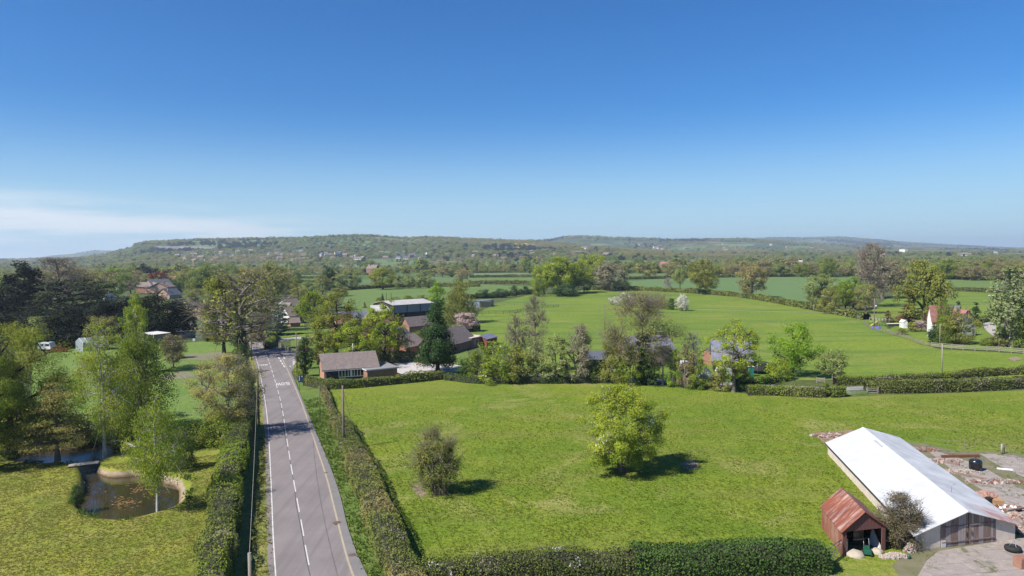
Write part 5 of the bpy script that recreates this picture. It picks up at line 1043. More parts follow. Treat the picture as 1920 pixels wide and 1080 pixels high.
# far houses one can pick out
building('house', 'red brick farmhouse beyond the crop field belt', 'house', (1237, 507), (1256, 507), 12, 7, 12, BO, TR_, 'x', .4)
building('house', 'red brick house beyond the lone oak', 'house', (687, 515), (704, 515), 12, 8, 13, BR, TB, 'x', .4, chim=[(3, 5, 1.4, 2)])
building('tower_block', 'pale square tower building standing on the right horizon', 'tower', (1686, 482), (1696.5, 482), 14, 22, 26, WH, WH, flat=True, over=0, thick=.3)
building('house', 'white farm shed in the trees on the right', 'building', (1493, 500), (1504, 500), 10, 6, 9, WH, WH, 'x', .2)
building('house', 'white low building right of the tall bare poplar', 'building', (1608, 500), (1620, 500), 10, 6, 9, WH, TG, 'x', .2)
building('house', 'pink walled house below the tall olive oak', 'house', (1673, 546), (1681, 546), 8, 3.5, 6, BO, TG, 'x', .3)

# --- white roofed barn
WR = corrugated('white_sheet', (.62, .62, .63), (.55, .555, .57), (.46, .46, .47), 1.1, (.50, .80), rough=.45, pitch=3.2, axis=1)
BLO = bpy.data.materials.new('block_render'); t_ = NT(BLO); v = t_.pos((1, 1, 1), True); c = t_.mix(t_.mr(t_.noise(v, 1.2, 6, .6), .35, .65), (.70, .59, .49), (.58, .49, .41)); c = t_.mix(t_.mr(t_.noise(v, 4, 4), .6, .7, 0, .4), c, (.22, .19, .16)); t_.l(c, t_.b.inputs['Base Color']); t_.b.inputs['Roughness'].default_value = .9
WR2 = corrugated('white_sheet_patched', (.68, .68, .69), (.46, .46, .47), (.46, .46, .47), 1.1, (.50, .80), rough=.45, pitch=3.2, axis=1)
NT_B = NT(WR2); cur = NT_B.b.inputs['Base Color'].links[0].from_socket; PB = NT_B.n('ShaderNodeSeparateXYZ', {0: NT_B.n('ShaderNodeTexCoord').outputs['Object']}); 
mk_ = NT_B.m('MULTIPLY', NT_B.mr(PB.outputs[1], 1.0, 3.5, 1, 0), NT_B.mr(PB.outputs[0], 6.6, 8.2)); mk_ = NT_B.m('MULTIPLY', mk_, NT_B.mr(NT_B.noise(NT_B.pos((3, .5, 1), True), 1.2, 5, .7), .42, .6)); NT_B.l(NT_B.mix(mk_, cur, (.42, .10, .04)), NT_B.b.inputs['Base Color'])
def obox(mb, P, z0, z1, m):
    return mb.poly(P, z0, z1, m)
a = G(1716, 1033); b = G(1903, 1012); bl = G(1552, 852); brt = G(1694, 838)
rzb = math.atan2(b[1] - a[1], b[0] - a[0]); Lb = float(np.hypot(*(b - a))); ax_ = (b - a) / Lb; ay_ = np.array([-ax_[1], ax_[0]])
# the plan is a slight parallelogram: shear along x while going back
back = bl - a; Dp = float(back @ ay_); sh = float(back @ ax_) / Dp; print('barn', Lb, Dp, sh)
barn = thing('white_barn', 'long low barn with bright white sheeted roof and plank doors', 'barn', (a[0], a[1], 0), rzb)
def BP_(x, y, z): return (x + sh * y, y, z)
HE, HR = 1.45, 2.95
w = MB(); th = .18
def wallbox(mb, x0, x1, y0, y1, zs, m):
    vs = [BP_(x, y, z) for (x, y, z) in ((x0, y0, 0), (x1, y0, 0), (x1, y1, 0), (x0, y1, 0))] + [BP_(x, y, z) for (x, y, z) in ((x0, y0, zs[0]), (x1, y0, zs[1]), (x1, y1, zs[1]), (x0, y1, zs[0]))]
    mb.add(vs, [(0, 1, 2, 3), (4, 5, 6, 7), (0, 1, 5, 4), (1, 2, 6, 5), (2, 3, 7, 6), (3, 0, 4, 7)], m)
zr = lambda x: HE + (HR - HE) * (1 - abs(x - Lb / 2) / (Lb / 2)) - .03
D0, D1 = Lb * .245, Lb * .80
wallbox(w, 0, D0, 0, th, (zr(0), zr(D0)), BLO); wallbox(w, D1, Lb, 0, th, (zr(D1), zr(Lb)), BLO)
wallbox(w, 0, th, th, Dp, (HE, HE + .05), BLO); wallbox(w, Lb - th, Lb, th, Dp, (HE + .05, HE), BLO); wallbox(w, th, Lb / 2, Dp - th, Dp, (zr(0), HR - .03), BLO); wallbox(w, Lb / 2, Lb - th, Dp - th, Dp, (HR - .03, zr(Lb)), BLO)
w.build('wall', barn)
for nm, (x0, x1, m_) in {'roof_left': (-.35, Lb / 2, WR), 'roof_right': (Lb / 2, Lb + .35, WR2)}.items():
    zf = lambda x: HE + (HR - HE) * (1 - abs(x - Lb / 2) / (Lb / 2)) + .02
    r = MB(); ys_ = (-.35, Dp + .25)
    vs = [BP_(x, y, zf(x) + k) for k in (0, .05) for (x, y) in ((x0, ys_[0]), (x1, ys_[0]), (x1, ys_[1]), (x0, ys_[1]))]
    r.add(vs, [(3, 2, 1, 0), (4, 5, 6, 7), (0, 1, 5, 4), (1, 2, 6, 5), (2, 3, 7, 6), (3, 0, 4, 7)], m_); ro = r.build('roof', barn)
    if nm == 'roof_left':
        v_ = MB().add([BP_(x, y, zf(x) + .062) for (x, y) in ((Lb / 2 - .55, 19.0), (Lb / 2 - .1, 19.0), (Lb / 2 - .1, 21.6), (Lb / 2 - .55, 21.6))], [(0, 1, 2, 3)], plain('old_sheet', (.42, .42, .42), (.32, .32, .32), 2)); v_.build('roof_patch', barn)
rc = MB(); vs = [BP_(x, y, z) for y in (-.36, Dp + .26) for x, z in ((Lb / 2 - .3, HR - .01), (Lb / 2, HR + .10), (Lb / 2 + .3, HR - .01))]; rc.add(vs, [(0, 1, 4, 3), (1, 2, 5, 4)], plain('ridge_cap', (.62, .63, .65), (.52, .53, .55), 1)); rc.build('ridge_cap', barn)
gt = MB(); gt.tube([BP_(-.36, -.3, HE - .06), BP_(-.36, Dp + .2, HE - .06)], .055, BLK, 6); gt.build('gutter', barn)
# plank double doors
OLDW = plain('old_planks', (.30, .21, .18), (.15, .105, .09), 3, stretch=(5, 1, .35), contrast=.2); OLDW2 = plain('old_planks_pale', (.42, .36, .35), (.27, .22, .215), 3, stretch=(5, 1, .4))
rg = np.random.default_rng(5)
for k, (x0, x1) in enumerate(((D0, (D0 + D1) / 2 - .02), ((D0 + D1) / 2 + .02, D1))):
    d = MB(); n = 11
    for j in range(n):
        u0 = x0 + (x1 - x0) * j / n; u1 = x0 + (x1 - x0) * (j + 1) / n - .018; zb = rg.uniform(.0, .07); y = -.02 - rg.uniform(0, .02)
        vs = [BP_(u, yy, z) for yy in (y, y + .05) for u, z in ((u0, zb), (u1, zb), (u1, zr(u1) - .04), (u0, zr(u0) - .04))]
        d.add(vs, [(0, 1, 2, 3), (7, 6, 5, 4), (0, 1, 5, 4), (1, 2, 6, 5), (2, 3, 7, 6), (3, 0, 4, 7)], OLDW2 if rg.uniform() < .3 else OLDW)
    do = d.build('door', barn)
    for zz in (.45, 1.75): MB().box(BP_((x0 + x1) / 2, -.065, zz), (x1 - x0 - .2, .04, .10), OLDW).build('rail', do)
    MB().box(BP_(x1 - .25 if k == 0 else x0 + .25, -.075, 1.1), (.10, .04, .35), plain('rust_iron', (.16, .10, .075))).build('latch', do)
MB().box(BP_(D0 + .28, -.07, .35), (.45, .03, .6), FAS).build('metal_patch', barn)
an = MB().tube([BP_(Lb * .62, 5, zr(Lb * .62)), BP_(Lb * .62, 5, zr(Lb * .62) + .9)], .02, GALV, 5).tube([BP_(Lb * .62, 4.8, zr(Lb * .62) + .85), BP_(Lb * .62 + .5, 5.1, zr(Lb * .62) + .8)], .02, GALV, 5); an.build('pipe_vent', barn)

# --- rusty tin shed
RUST = corrugated('rusty_sheet', (.27, .085, .048), (.17, .058, .042), (.50, .38, .34), .7, (.50, .68), rough=.75, pitch=5, axis=1, spec=.2); RUSTW = corrugated('rusty_side', (.30, .11, .06), (.38, .22, .17), (.26, .08, .045), .5, (.45, .6), rough=.8, pitch=5, axis=1, spec=.2)
a = G(1580, 1041); b = G(1659, 1032); bl2 = G(1541, 990); Ls = float(np.hypot(*(b - a))); rzs = math.atan2(b[1] - a[1], b[0] - a[0]); axs = (b - a) / Ls; ays = np.array([-axs[1], axs[0]]); Ds = float((bl2 - a) @ ays); shs = float((bl2 - a) @ axs) / Ds; print('shed', Ls, Ds, shs)
def SP_(x, y, z): return (x + shs * y, y, z)
shd = thing('tin_shed', 'rust red corrugated iron shed with open front', 'shed', (a[0], a[1], 0), rzs); hw_, hr_ = 2.05, 3.45
for nm, x in (('side_wall', 0.), ('side_wall', Ls)):
    e = .03 if x else -.03; MB().add([SP_(x, 0, 0), SP_(x, Ds, 0), SP_(x, Ds, hw_), SP_(x, 0, hw_), SP_(x + e, 0, 0), SP_(x + e, Ds, 0), SP_(x + e, Ds, hw_), SP_(x + e, 0, hw_)], [(0, 1, 2, 3), (7, 6, 5, 4), (0, 1, 5, 4), (1, 2, 6, 5), (2, 3, 7, 6), (3, 0, 4, 7)], RUSTW).build(nm, shd)
MB().add([SP_(0, Ds, 0), SP_(Ls, Ds, 0), SP_(Ls, Ds, hw_), SP_(Ls / 2, Ds, hr_), SP_(0, Ds, hw_)], [(0, 1, 2, 3, 4)], RUSTW).build('back_wall', shd)
for s_ in (0, 1):
    x0, x1, z0, z1 = (-.2, Ls / 2, hw_ - .13, hr_ + .03) if s_ == 0 else (Ls / 2, Ls + .2, hr_ + .03, hw_ - .13)
    vs = [SP_(x, y, z + k) for k in (0, .035) for (x, y, z) in ((x0, -.2, z0), (x1, -.2, z1), (x1, Ds + .15, z1), (x0, Ds + .15, z0))]
    MB().add(vs, [(3, 2, 1, 0), (4, 5, 6, 7), (0, 1, 5, 4), (1, 2, 6, 5), (2, 3, 7, 6), (3, 0, 4, 7)], RUST).build('roof', shd)
RW = plain('red_planks', (.20, .085, .075), (.12, .05, .045), 3, stretch=(5, 1, .4))
g = MB(); n = 12; x0g, x1g = .25, Ls - .25
for j in range(n):
    u0 = Ls * j / n; u1 = Ls * (j + 1) / n - .012; zt = lambda u: hw_ + (hr_ - hw_) * (1 - abs(u - Ls / 2) / (Ls / 2)) - .03
    zb_ = 1.95
    vs = [SP_(u, yy, z) for yy in (-.04, 0) for u, z in ((u0, zb_), (u1, zb_), (u1, zt(u1)), (u0, zt(u0)))]
    g.add(vs, [(0, 1, 2, 3), (7, 6, 5, 4), (0, 1, 5, 4), (1, 2, 6, 5), (2, 3, 7, 6), (3, 0, 4, 7)], RW)
g.build('gable_boards', shd)
for x in (.14, Ls - .18): MB().box(SP_(x, -.06, .98), (.34, .08, 1.95), RW).build('door_post', shd)
MB().add([SP_(Ls - .35, .1, 0), SP_(Ls - .95, 1.4, 0), SP_(Ls - .6, 1.4, 1.5), SP_(Ls - .35, .1, .4)], [(0, 1, 2, 3)], FAS).build('leaning_sheet', shd)
MB().add([SP_(.06, .1, .03), SP_(Ls - .06, .1, .03), SP_(Ls - .06, Ds - .1, .03), SP_(.06, Ds - .1, .03)], [(0, 1, 2, 3)], yard_dirt).build('floor', shd)
# ================================================================ SMALLER THINGS
def pxz(px, py, h=0.):
    p = G(px, py); return (p[0], p[1], h)
# --- poles and wires
def pole(px, base, top, label, r=.13, arm=False, mat=None, kind='pole', group='wooden poles', extra=None):
    p = G(px, base); z0 = float(hz_(*p)) if p[1] > 200 else 0; d = ray(px, top); h = H + d[2] * p[1] / d[1] - z0; t = thing('utility_pole', label, 'pole', (p[0], p[1], z0), 0, group)
    MB().tube([(0, 0, -.3), (0, 0, h * .5), (0, 0, h)], [r, r * .88, r * .72], mat or POLEM, 9).build('post', t)
    if arm: c_ = MB().box((0, 0, h - .25), (1.7, .12, .12), POLEM).build('crossarm', t); [MB().lathe([(.05, 0), (.07, .06), (.03, .16)], WHP, 8, (q, 0, h - .19)).build('insulator', c_) for q in (-.75, 0, .75)]
    if extra == 'transformer': MB().lathe([(0, 0), (.35, 0), (.35, 1.0), (0, 1.05)], GALV, 12, (.35, -.4, h - 3)).build('transformer', t)
    if extra == 'lamp': MB().tube([(0, 0, h - .2), (.6, 0, h), (1.1, 0, h)], .04, GALV, 6).box((1.25, 0, h), (.5, .2, .1), FAS).build('lamp_arm', t)
    return (p[0], p[1], z0 + h)
PA = pole(645, 842, 723, 'stout wooden pole standing in the paddock hedge', .16); PB = pole(600, 786, 724, 'thin wooden pole leaning in the right verge', .09); PC = pole(486, 800, 690, 'dark wooden pole on the left verge', .12, mat=BK['dark']); PD = pole(472, 676, 632, 'dark pole beside the ivy trunked tree', .13, mat=BK['dark'])
PE_ = pole(557, 697, 623, 'tall grey pole at the junction corner', .13); PF = pole(521, 654, 598, 'grey lamp pole at the far hedge of the junction', .12, extra='lamp')
PG = (-16.2, 42.5, 7.0); t = thing('utility_pole', 'short grey pole top at the bottom of the left verge', 'pole', (PG[0], PG[1], 0)); MB().tube([(0, 0, -.3), (0, 0, 3.4), (0, 0, 7.)], [.15, .13, .11], WOOD, 9).build('post', t); MB().box((.08, 0, 6.7), (.1, .2, .3), GALV).build('cable_clamp', t)
PH = pole(1766, 699, 645, 'pale slim pole in the right meadow by the lane hedge', .12, mat=BK['pale']); PI_ = pole(1639, 618, 560, 'transformer pole beside the play frame', .16, arm=True, extra='transformer'); PJ = pole(1134, 618, 572, 'thin pole left of the broad bare ash', .12, arm=True)
PK = pole(299, 622, 587, 'pale pole among the garden trees', .12, mat=BK['pale']); PL = pole(250, 626, 590, 'grey pole left among the garden trees', .12, mat=BK['pale']); PM = pole(363, 601, 585, 'thin street pole beside the village street', .08, mat=GALV); PN = pole(1762, 650, 608, 'pale pole in front of the white cottage', .1, mat=BK['pale'])
pole(734, 578, 549, 'left leg pole of the double pole beyond the barn', .15, mat=BK['dark']); pole(725, 578, 549, 'right leg pole of the double pole beyond the barn', .15, mat=BK['dark'])
WIRE = plain('wire', (.03, .03, .03), (.04, .04, .04), 1)
def wire(A, B, sag, label, r=.014, mat=None):
    A = np.array(A); B = np.array(B); n = 16; s = np.linspace(0, 1, n); P = A[None] * (1 - s[:, None]) + B[None] * s[:, None]; P[:, 2] -= 4 * sag * s * (1 - s)
    o = MB().tube([tuple(p) for p in P], r, mat or WIRE, 4, False).build('wire'); tag(o, label, 'wire', 'overhead wires')
PA2 = np.array(PA) - [0, 0, .15]
wire(PA2, (-3.5, 28, 7.4), .7, 'overhead wire from the stout pole toward the viewer', .022); wire(PA2, PE_, .9, 'overhead wire from the stout pole to the junction pole'); wire(PG, PC, .9, 'thin pale wire along the left verge', .016, BK['pale']); wire(PC, PD, .8, 'wire from the dark verge pole to the oak'); wire(PE_, PF, .7, 'wire across the side road')
wire((-45, 175, 3.2), PA2, .4, 'wire from the bungalow to the stout pole')
# --- sign board by the verge
p = G(564, 731); t = thing('road_sign', 'dark blue board sign on a grey post, seen in the right verge by the bungalow', 'sign', (p[0], p[1], 0), R(6)); MB().tube([(-.25, .05, 0), (-.25, .05, 2.6)], .05, GALV, 8).build('post', t)
sb = MB().box((.05, 0, 2.1), (.98, .06, 1.35), plain('sign_blue', (.025, .05, .10), (.02, .04, .08), 2, rough=.5)).build('panel', t)
MB().box((-.22, -.045, 2.2), (.09, .02, .9), WHP).box((.28, -.045, 2.55), (.16, .02, .16), WHP).build('markings', sb)
p = G(554, 684); t = thing('cabinet', 'small white roadside cabinet at the junction corner', 'cabinet', (p[0], p[1], 0)); MB().box((0, 0, .55), (1.1, .5, 1.1), WHP).box((0, 0, 1.13), (1.2, .6, .08), FAS).build('body', t); MB().box((0, -.262, .55), (.06, .02, .9), GALV).build('door_seam', t)
# --- timber fences
def rails(name, label, pts, h=1.15, nr=3, step=2.0, m=None, world=False, group='timber fences', cat='fence', pw=.11, rw=.10):
    m = m or WOOD; P = np.array(pts if world else [G(*q) for q in pts]); L = np.hypot(*np.diff(P, axis=0).T).sum(); n = max(2, int(L / step) + 1); Q = resamp(spline(P, 60) if len(P) > 2 else P, n); Zz = [float(hz_(*q)) if q[1] > 200 else 0. for q in Q]
    t = thing(name, label, cat, (Q[0][0], Q[0][1], 0), 0, group)
    for k in range(n): MB().box((Q[k][0] - Q[0][0], Q[k][1] - Q[0][1], Zz[k] + (h + .12) / 2), (pw, pw, h + .12), m).build('post', t) if n < 100 else None
    for j in range(nr):
        r = MB(); z = h * (1 - j / nr) - .04
        for k in range(n - 1): r.bar((Q[k][0] - Q[0][0], Q[k][1] - Q[0][1] - .07, Zz[k] + z), (Q[k + 1][0] - Q[0][0], Q[k + 1][1] - Q[0][1] - .07, Zz[k + 1] + z), .04, m, rw)
        r.build('rail', t)
PALEW = plain('pale_timber', (.36, .32, .285), (.26, .23, .20), 2, obj=False)
rails('timber_fence', 'pale post and rail fence before the white cottage garden', [(1746, 651), (1800, 656), (1860, 659), (1925, 664), (1990, 670)], 1.25, 3, 2.4, PALEW, pw=.13, rw=.12)
rails('timber_fence', 'grey garden fence sloping down from the play frame', [(1619, 606), (1630, 616), (1665, 626), (1700, 636), (1725, 646), (1742, 650)], 1.1, 3, 2.6, pw=.14, rw=.12)
rails('timber_fence', 'curved timber fence at the side road junction', [(523, 650), (535, 657), (547, 662), (560, 663)], 1.2, 3, 1.8, PALEW)
rails('timber_fence', 'timber fence between the drive and the cottage', [(782, 693), (800, 690), (850, 690), (876, 697)], 1.1, 2, 2.0)
rails('timber_fence', 'dark post and rail fence at the top of the meadow', [(890, 590), (920, 589), (960, 588), (1005, 580), (1048, 577)], 1.3, 3, 3.0, BK['dark'])
rails('timber_fence', 'long pale rail fence behind the field shelter', [(925, 575), (980, 574), (1030, 573), (1072, 575)], 1.2, 2, 5.0, WOOD, rw=.07)
rails('timber_fence', 'short pale rails at the lane opening', [(1626, 739), (1646, 739)], 1.1, 3, 1.5, PALEW)
rails('timber_fence', 'wooden rails behind the lane by the small tree', [(1531, 718), (1546, 719)], 1.0, 2, 1.3, PALEW)
rails('wire_fence', 'slim post fence along the back of the concrete yard', [(1735, 838), (1790, 842), (1840, 845), (1880, 850), (1920, 870), (1960, 892)], 1.1, 2, 4.2, WOOD, pw=.07, rw=.015, group=None)
rails('wire_fence', 'electric tape fence across the middle meadow', [(1290, 584), (1400, 587), (1500, 590), (1620, 592)], 1.0, 1, 9, PALEW, pw=.08, rw=.06, group=None)
MB().tube([(0, 0, 0), (0, 0, 1.3)], .1, PALEW, 8).build('post', tag(thing('fence_post', 'thick pale post at the far corner of the concrete yard', 'post', pxz(1878, 852)), None))
# --- galvanised gates
def gate(A, B, label, h=1.2, world=False):
    a = np.array(A) if world else G(*A); b = np.array(B) if world else G(*B); L = float(np.hypot(*(b - a))); t = thing('metal_gate', label, 'gate', (a[0], a[1], 0), math.atan2(b[1] - a[1], b[0] - a[0]), 'metal gates')
    f = MB()
    for x in (0, L): f.tube([(x, 0, .12), (x, 0, h)], .035, GALV, 6)
    f.tube([(0, 0, h), (L, 0, h)], .035, GALV, 6).build('frame', t); b_ = MB()
    for k in range(5): b_.tube([(0, 0, .15 + k * (h - .25) / 5), (L, 0, .15 + k * (h - .25) / 5)], .022, GALV, 5)
    b_.tube([(0, 0, .15), (L, 0, h)], .02, GALV, 5); b_.build('bars', t)
gate((1543, 1067), (1577, 1042), 'galvanised field gate between laurel hedge and rusty shed', 1.35); gate((1585, 742), (1624, 740), 'galvanised gate in the lane hedge gap'); gate((1607, 600), (1627, 599), 'far field gate near the transformer pole')
# --- plank bridge over the pond channel
a, b = G(128, 876), G(185, 869); t = thing('plank_bridge', 'flat plank bridge over the pond channel', 'bridge', (a[0], a[1], .12), math.atan2(b[1] - a[1], b[0] - a[0])); Lb_ = float(np.hypot(*(b - a))); d = MB(); n = 16
for k in range(n): d.box((Lb_ * (k + .5) / n, 0, .06), (Lb_ / n - .02, 1.2, .06), PALEW)
d.build('deck', t)
for q in (-.5, .5): MB().box((Lb_ / 2, q, -.07), (Lb_ - .1, .14, .2), BK['dark']).build('beam', t)
# floating weed on the pond
wd = MB(); rg = np.random.default_rng(3)
for k in range(170):
    c_ = G(235 + rg.normal(0, 17), 942 + rg.normal(0, 6), -.97) if k < 120 else G(262 + rg.normal(0, 14), 915 + rg.normal(0, 6), -.97); r_ = rg.uniform(.04, .16); wd.add([(c_[0] + r_ * math.cos(q) * rg.uniform(.6, 1.3), c_[1] + r_ * math.sin(q), -.966 + k * 1e-5) for q in np.linspace(0, 5.3, 6)], [(0, 1, 2, 3, 4, 5)], plain('pond_weed', (.22, .10, .035), (.14, .10, .03), 4, obj=False))
tag(wd.build('pond_weed'), 'brown leaves floating on the lower pond', 'pond weed', kind='stuff')
# --- bale, tyre, heaps, slabs, timbers
BLKP = plain('black_wrap', (.010, .010, .011), (.018, .018, .02), 2, rough=.22, spec=.6); RUB = plain('rubber', (.018, .017, .017), (.03, .03, .03), 4, rough=.8)
p = G(1829, 882); t = thing('silage_bale', 'black plastic wrapped round bale on the concrete pad', 'bale', (p[0], p[1], .05), R(12)); rr = [(0, -.6), (.5, -.6), (.62, -.52), (.66, -.3), (.665, 0), (.66, .3), (.62, .52), (.5, .6), (0, .6)]; MB().lathe([(r_, z_ + .6) for r_, z_ in rr], BLKP, 28).build('wrapping', t)
p = G(1899, 1034); t = thing('tyre', 'old tractor tyre lying at the barn corner', 'tyre', (p[0], p[1], .06)); q = np.linspace(0, 2 * math.pi, 12); MB().lathe([(.30, .22), (.33, .05), (.45, 0), (.58, .06), (.63, .22), (.58, .38), (.45, .44), (.33, .39), (.30, .22)], RUB, 26).build('rubber', t)
mb = MB()
for k in range(3): a_ = k * 2.1 + .5; mb.tube([(math.cos(a_) * .55, math.sin(a_) * .55, 0), (0, 0, .95)], .02, GALV, 5)
mb.build('wire_stand', tag(thing('wire_stand', 'thin metal tripod standing in the tractor tyre', 'stand', (p[0], p[1] - .1, .06)), None))
def heap(name, label, cat, px, py, w, d, h, n, size, mats, seed=1, kind='stuff', z=0.02):
    rg = np.random.default_rng(seed); c_ = G(px, py); mb = MB()
    for k in range(n):
        u = rg.uniform(0, 2 * math.pi); r_ = rg.uniform(0, 1) ** .6; x, y = math.cos(u) * r_ * w / 2, math.sin(u) * r_ * d / 2; z_ = h * (1 - r_ ** 1.5) * rg.uniform(.55, 1) + z; s = size * rg.uniform(.5, 1.5)
        mb.box((c_[0] + x, c_[1] + y, z_), (s, s * rg.uniform(.4, .9), s * rg.uniform(.3, .8)), mats[rg.integers(len(mats))], rg.uniform(0, 6), rg.uniform(-.6, .6), rg.uniform(-.6, .6))
    o = mb.build(name); return tag(o, label, cat, kind=kind)
BB = [plain('broken_brick', (.40, .22, .16), (.30, .17, .13), 5), plain('rubble_pale', (.46, .40, .35), (.33, .29, .26), 4), plain('rubble_pink', (.40, .29, .24), (.33, .24, .20), 4)]
heap('rubble', 'heap of broken brick against the barn front', 'rubble', 1738, 1024, 2.1, 1.0, .75, 420, .17, [BB[0], BB[2], BB[1]], 1)
heap('rubble', 'pale stone rubble between shed and bramble', 'rubble', 1676, 1045, 2.4, .8, .35, 240, .2, [BB[1], BB[1], BB[2]], 2)
heap('rubble', 'stone pile under the bramble bush', 'rubble', 1706, 1034, 1.0, .7, .7, 160, .16, [BB[1], BB[2]], 3)
heap('rubble', 'red brown scrap heap right of the barn', 'scrap', 1912, 992, 3.0, 2.6, .8, 200, .5, [plain('rust_scrap', (.22, .09, .05), (.14, .06, .04), 3), WOOD, BB[2]], 4)
heap('rubble', 'old timber litter along the barn side', 'debris', 1760, 866, 5.5, 1.6, .25, 180, .35, [WOOD, OLDW, BB[2]], 5)
heap('rubble', 'brown brush litter beyond the barn', 'debris', 1728, 845, 4.5, 1.4, .3, 200, .28, [OLDW, WOOD, plain('rust_scrap', (.22, .09, .05))], 6)
heap('rubble', 'rusty litter behind the far barn corner', 'debris', 1555, 818, 5.0, 1.6, .2, 200, .3, [plain('rust_scrap', (.22, .09, .05)), OLDW, BB[1]], 7)
heap('rubble', 'mixed scrap on the concrete edge', 'debris', 1890, 955, 3.0, 1.6, .2, 90, .35, [BB[1], plain('rust_scrap', (.22, .09, .05)), WHP, OLDW], 8)
def block(name, label, cat, px, py, dims, m, rz=0, z=.05, tilt=0): 
    p = G(px, py); mb = MB(); x, y, h = [q / 2 for q in dims]; e = min(x, y) * .12
    mb.box((0, 0, h), dims, m).box((0, 0, 2 * h + .012), (dims[0] - e * 2, dims[1] - e * 2, .024), m); o = mb.build(name, None, (p[0], p[1], z), rz); o.rotation_euler[1] = tilt; return tag(o, label, cat)
block('timber_beam', 'long rusty beam behind the black bale', 'beam', 1800, 858, (4.6, .3, .28), plain('rust_scrap', (.22, .09, .05)), R(2)); block('timber_beam', 'grey beam lying near the black bale', 'beam', 1770, 868, (3.2, .25, .22), OLDW, R(-50))
heap('bricks', 'pinkish heap of bricks beside the barn roof', 'bricks', 1849, 930, 2.0, 1.7, .45, 260, .24, [plain('brick_stack', (.40, .23, .19), (.32, .20, .17), 8), BB[0]], 11); block('dark_crate', 'dark crate beside the brick stack', 'crate', 1855, 943, (.5, .5, .5), RUB, 0); block('rusty_box', 'tan rusty box by the crate', 'box', 1870, 945, (.9, .8, .4), plain('tan_rust', (.42, .25, .12), (.36, .20, .10), 4), R(-12))
block('white_slab', 'white slab leaning among the yard scrap', 'slab', 1876, 966, (.7, .3, .08), WHP, R(20), tilt=.2); block('white_slab', 'white board on the far concrete strip', 'board', 1884, 881, (1.5, .5, .06), WHP, R(-22)); block('white_pipe', 'white pipe length in the yard scrap', 'pipe', 1893, 972, (1.2, .16, .14), WHP, R(-30)); block('rust_bar', 'orange iron bar beside the scrap', 'bar', 1885, 968, (1.1, .2, .14), plain('rust_scrap', (.22, .09, .05)), R(-5))
block('pallet', 'brick pallet at the bottom right corner', 'bricks', 1915, 1064, (.8, .8, .8), BR, R(10))
heap('rubble', 'timber and iron scrap between concrete pads', 'debris', 1862, 905, 6.0, 1.2, .25, 240, .32, [WOOD, OLDW, plain('rust_scrap', (.22, .09, .05)), BB[1]], 12)
heap('rubble', 'pale rubble strip right of the bale', 'debris', 1800, 885, 5.0, 1.6, .18, 260, .2, [BB[1], BB[2], WOOD], 13)
heap('rubble', 'brick and timber heap at the right frame edge', 'debris', 1908, 975, 2.6, 2.2, .6, 200, .3, [BB[0], OLDW, WOOD, BB[1]], 14)
for k, (x, y, r_, l_) in enumerate([(1895, 985, -30, 2.6), (1903, 962, 20, 2.2), (1880, 948, -55, 2.0), (1815, 893, -48, 3.4), (1845, 912, -42, 3.0)]): block('timber_beam', ['rough grey plank in the scrap by the barn corner', 'grey plank in the scrap at the picture edge', 'plank behind the white roof edge', 'long plank lying along the pale concrete strip', 'long plank nearer the barn roof on the pale strip'][k], 'beam', x, y, (l_, .18, .12), [WOOD, OLDW][k % 2], R(r_), z=.3 if k < 2 else .06)
# machines at the shed
def blob(name, label, cat, px, py, r, h, m, seed):
    p = G(px, py); rg = np.random.default_rng(seed); pr = [(r * math.cos(q) ** .6 if q < 1.57 else 0, h * math.sin(q)) for q in np.linspace(0, 1.57, 7)]; mb = MB().lathe(pr, m, 16)
    mb.V = [(x * (1 + .12 * math.sin(3 * y * 3 + seed)), y * (1 + .1 * math.cos(4 * x * 3)), z * (1 + .1 * math.sin(5 * x + seed))) for x, y, z in mb.V]; return tag(mb.build(name, None, (p[0], p[1], 0.02)), label, cat)
blob('bulk_bag', 'pale round bulk bag left of the green mower', 'bulk bag', 1603, 1041, .75, .34, plain('bag_cloth', (.46, .40, .31), (.36, .31, .24), 3), 1); blob('bulk_bag', 'pale round bulk bag right of the green mower', 'bulk bag', 1645, 1037, .5, .34, MATS['bag_cloth'], 2)
GRN = plain('green_paint', (.02, .12, .08), (.02, .09, .06), 3, rough=.4)
p = G(1626, 1041); t = thing('garden_mower', 'green pedestrian mower standing in the shed mouth', 'mower', (p[0], p[1], .03), R(-20)); MB().box((0, 0, .32), (.55, .8, .3), GRN).box((0, .1, .56), (.35, .4, .22), GRN).build('body', t)
for sx_ in (-.3, .3):
    for sy_ in (-.3, .3): MB().lathe([(.0, -.04), (.14, -.04), (.14, .04), (0, .04)], RUB, 12, (sx_, sy_, .14), 'x').build('wheel', t)
MB().tube([(-.2, .35, .4), (-.2, .9, 1.05), (.2, .9, 1.05), (.2, .35, .4)], .02, GALV, 6).build('handle', t)
p = G(1608, 1022); t = thing('trailer_cart', 'dark upended cart at the back of the rusty shed', 'cart', (p[0], p[1] , .03), R(5)); MB().box((0, 0, .9), (.9, .25, 1.3), BLKP).box((0, -.15, .55), (1.0, .06, .08), GALV).build('body', t); [MB().lathe([(0, -.05), (.25, -.05), (.25, .05), (0, .05)], RUB, 14, (q, 0, .25), 'x').build('wheel', t) for q in (-.5, .5)]
p = G(1588, 1037); t = thing('leaning_panel', 'white and teal panel leaning in the shed mouth', 'panel', (p[0], p[1], .03), R(60)); MB().box((0, 0, .55), (.5, .08, 1.1), WHP).build('board', t); MB().box((0, -.05, .55), (.18, .02, 1.0), plain('teal', (.02, .20, .18), (.02, .16, .15), 2)).build('stripe', t)
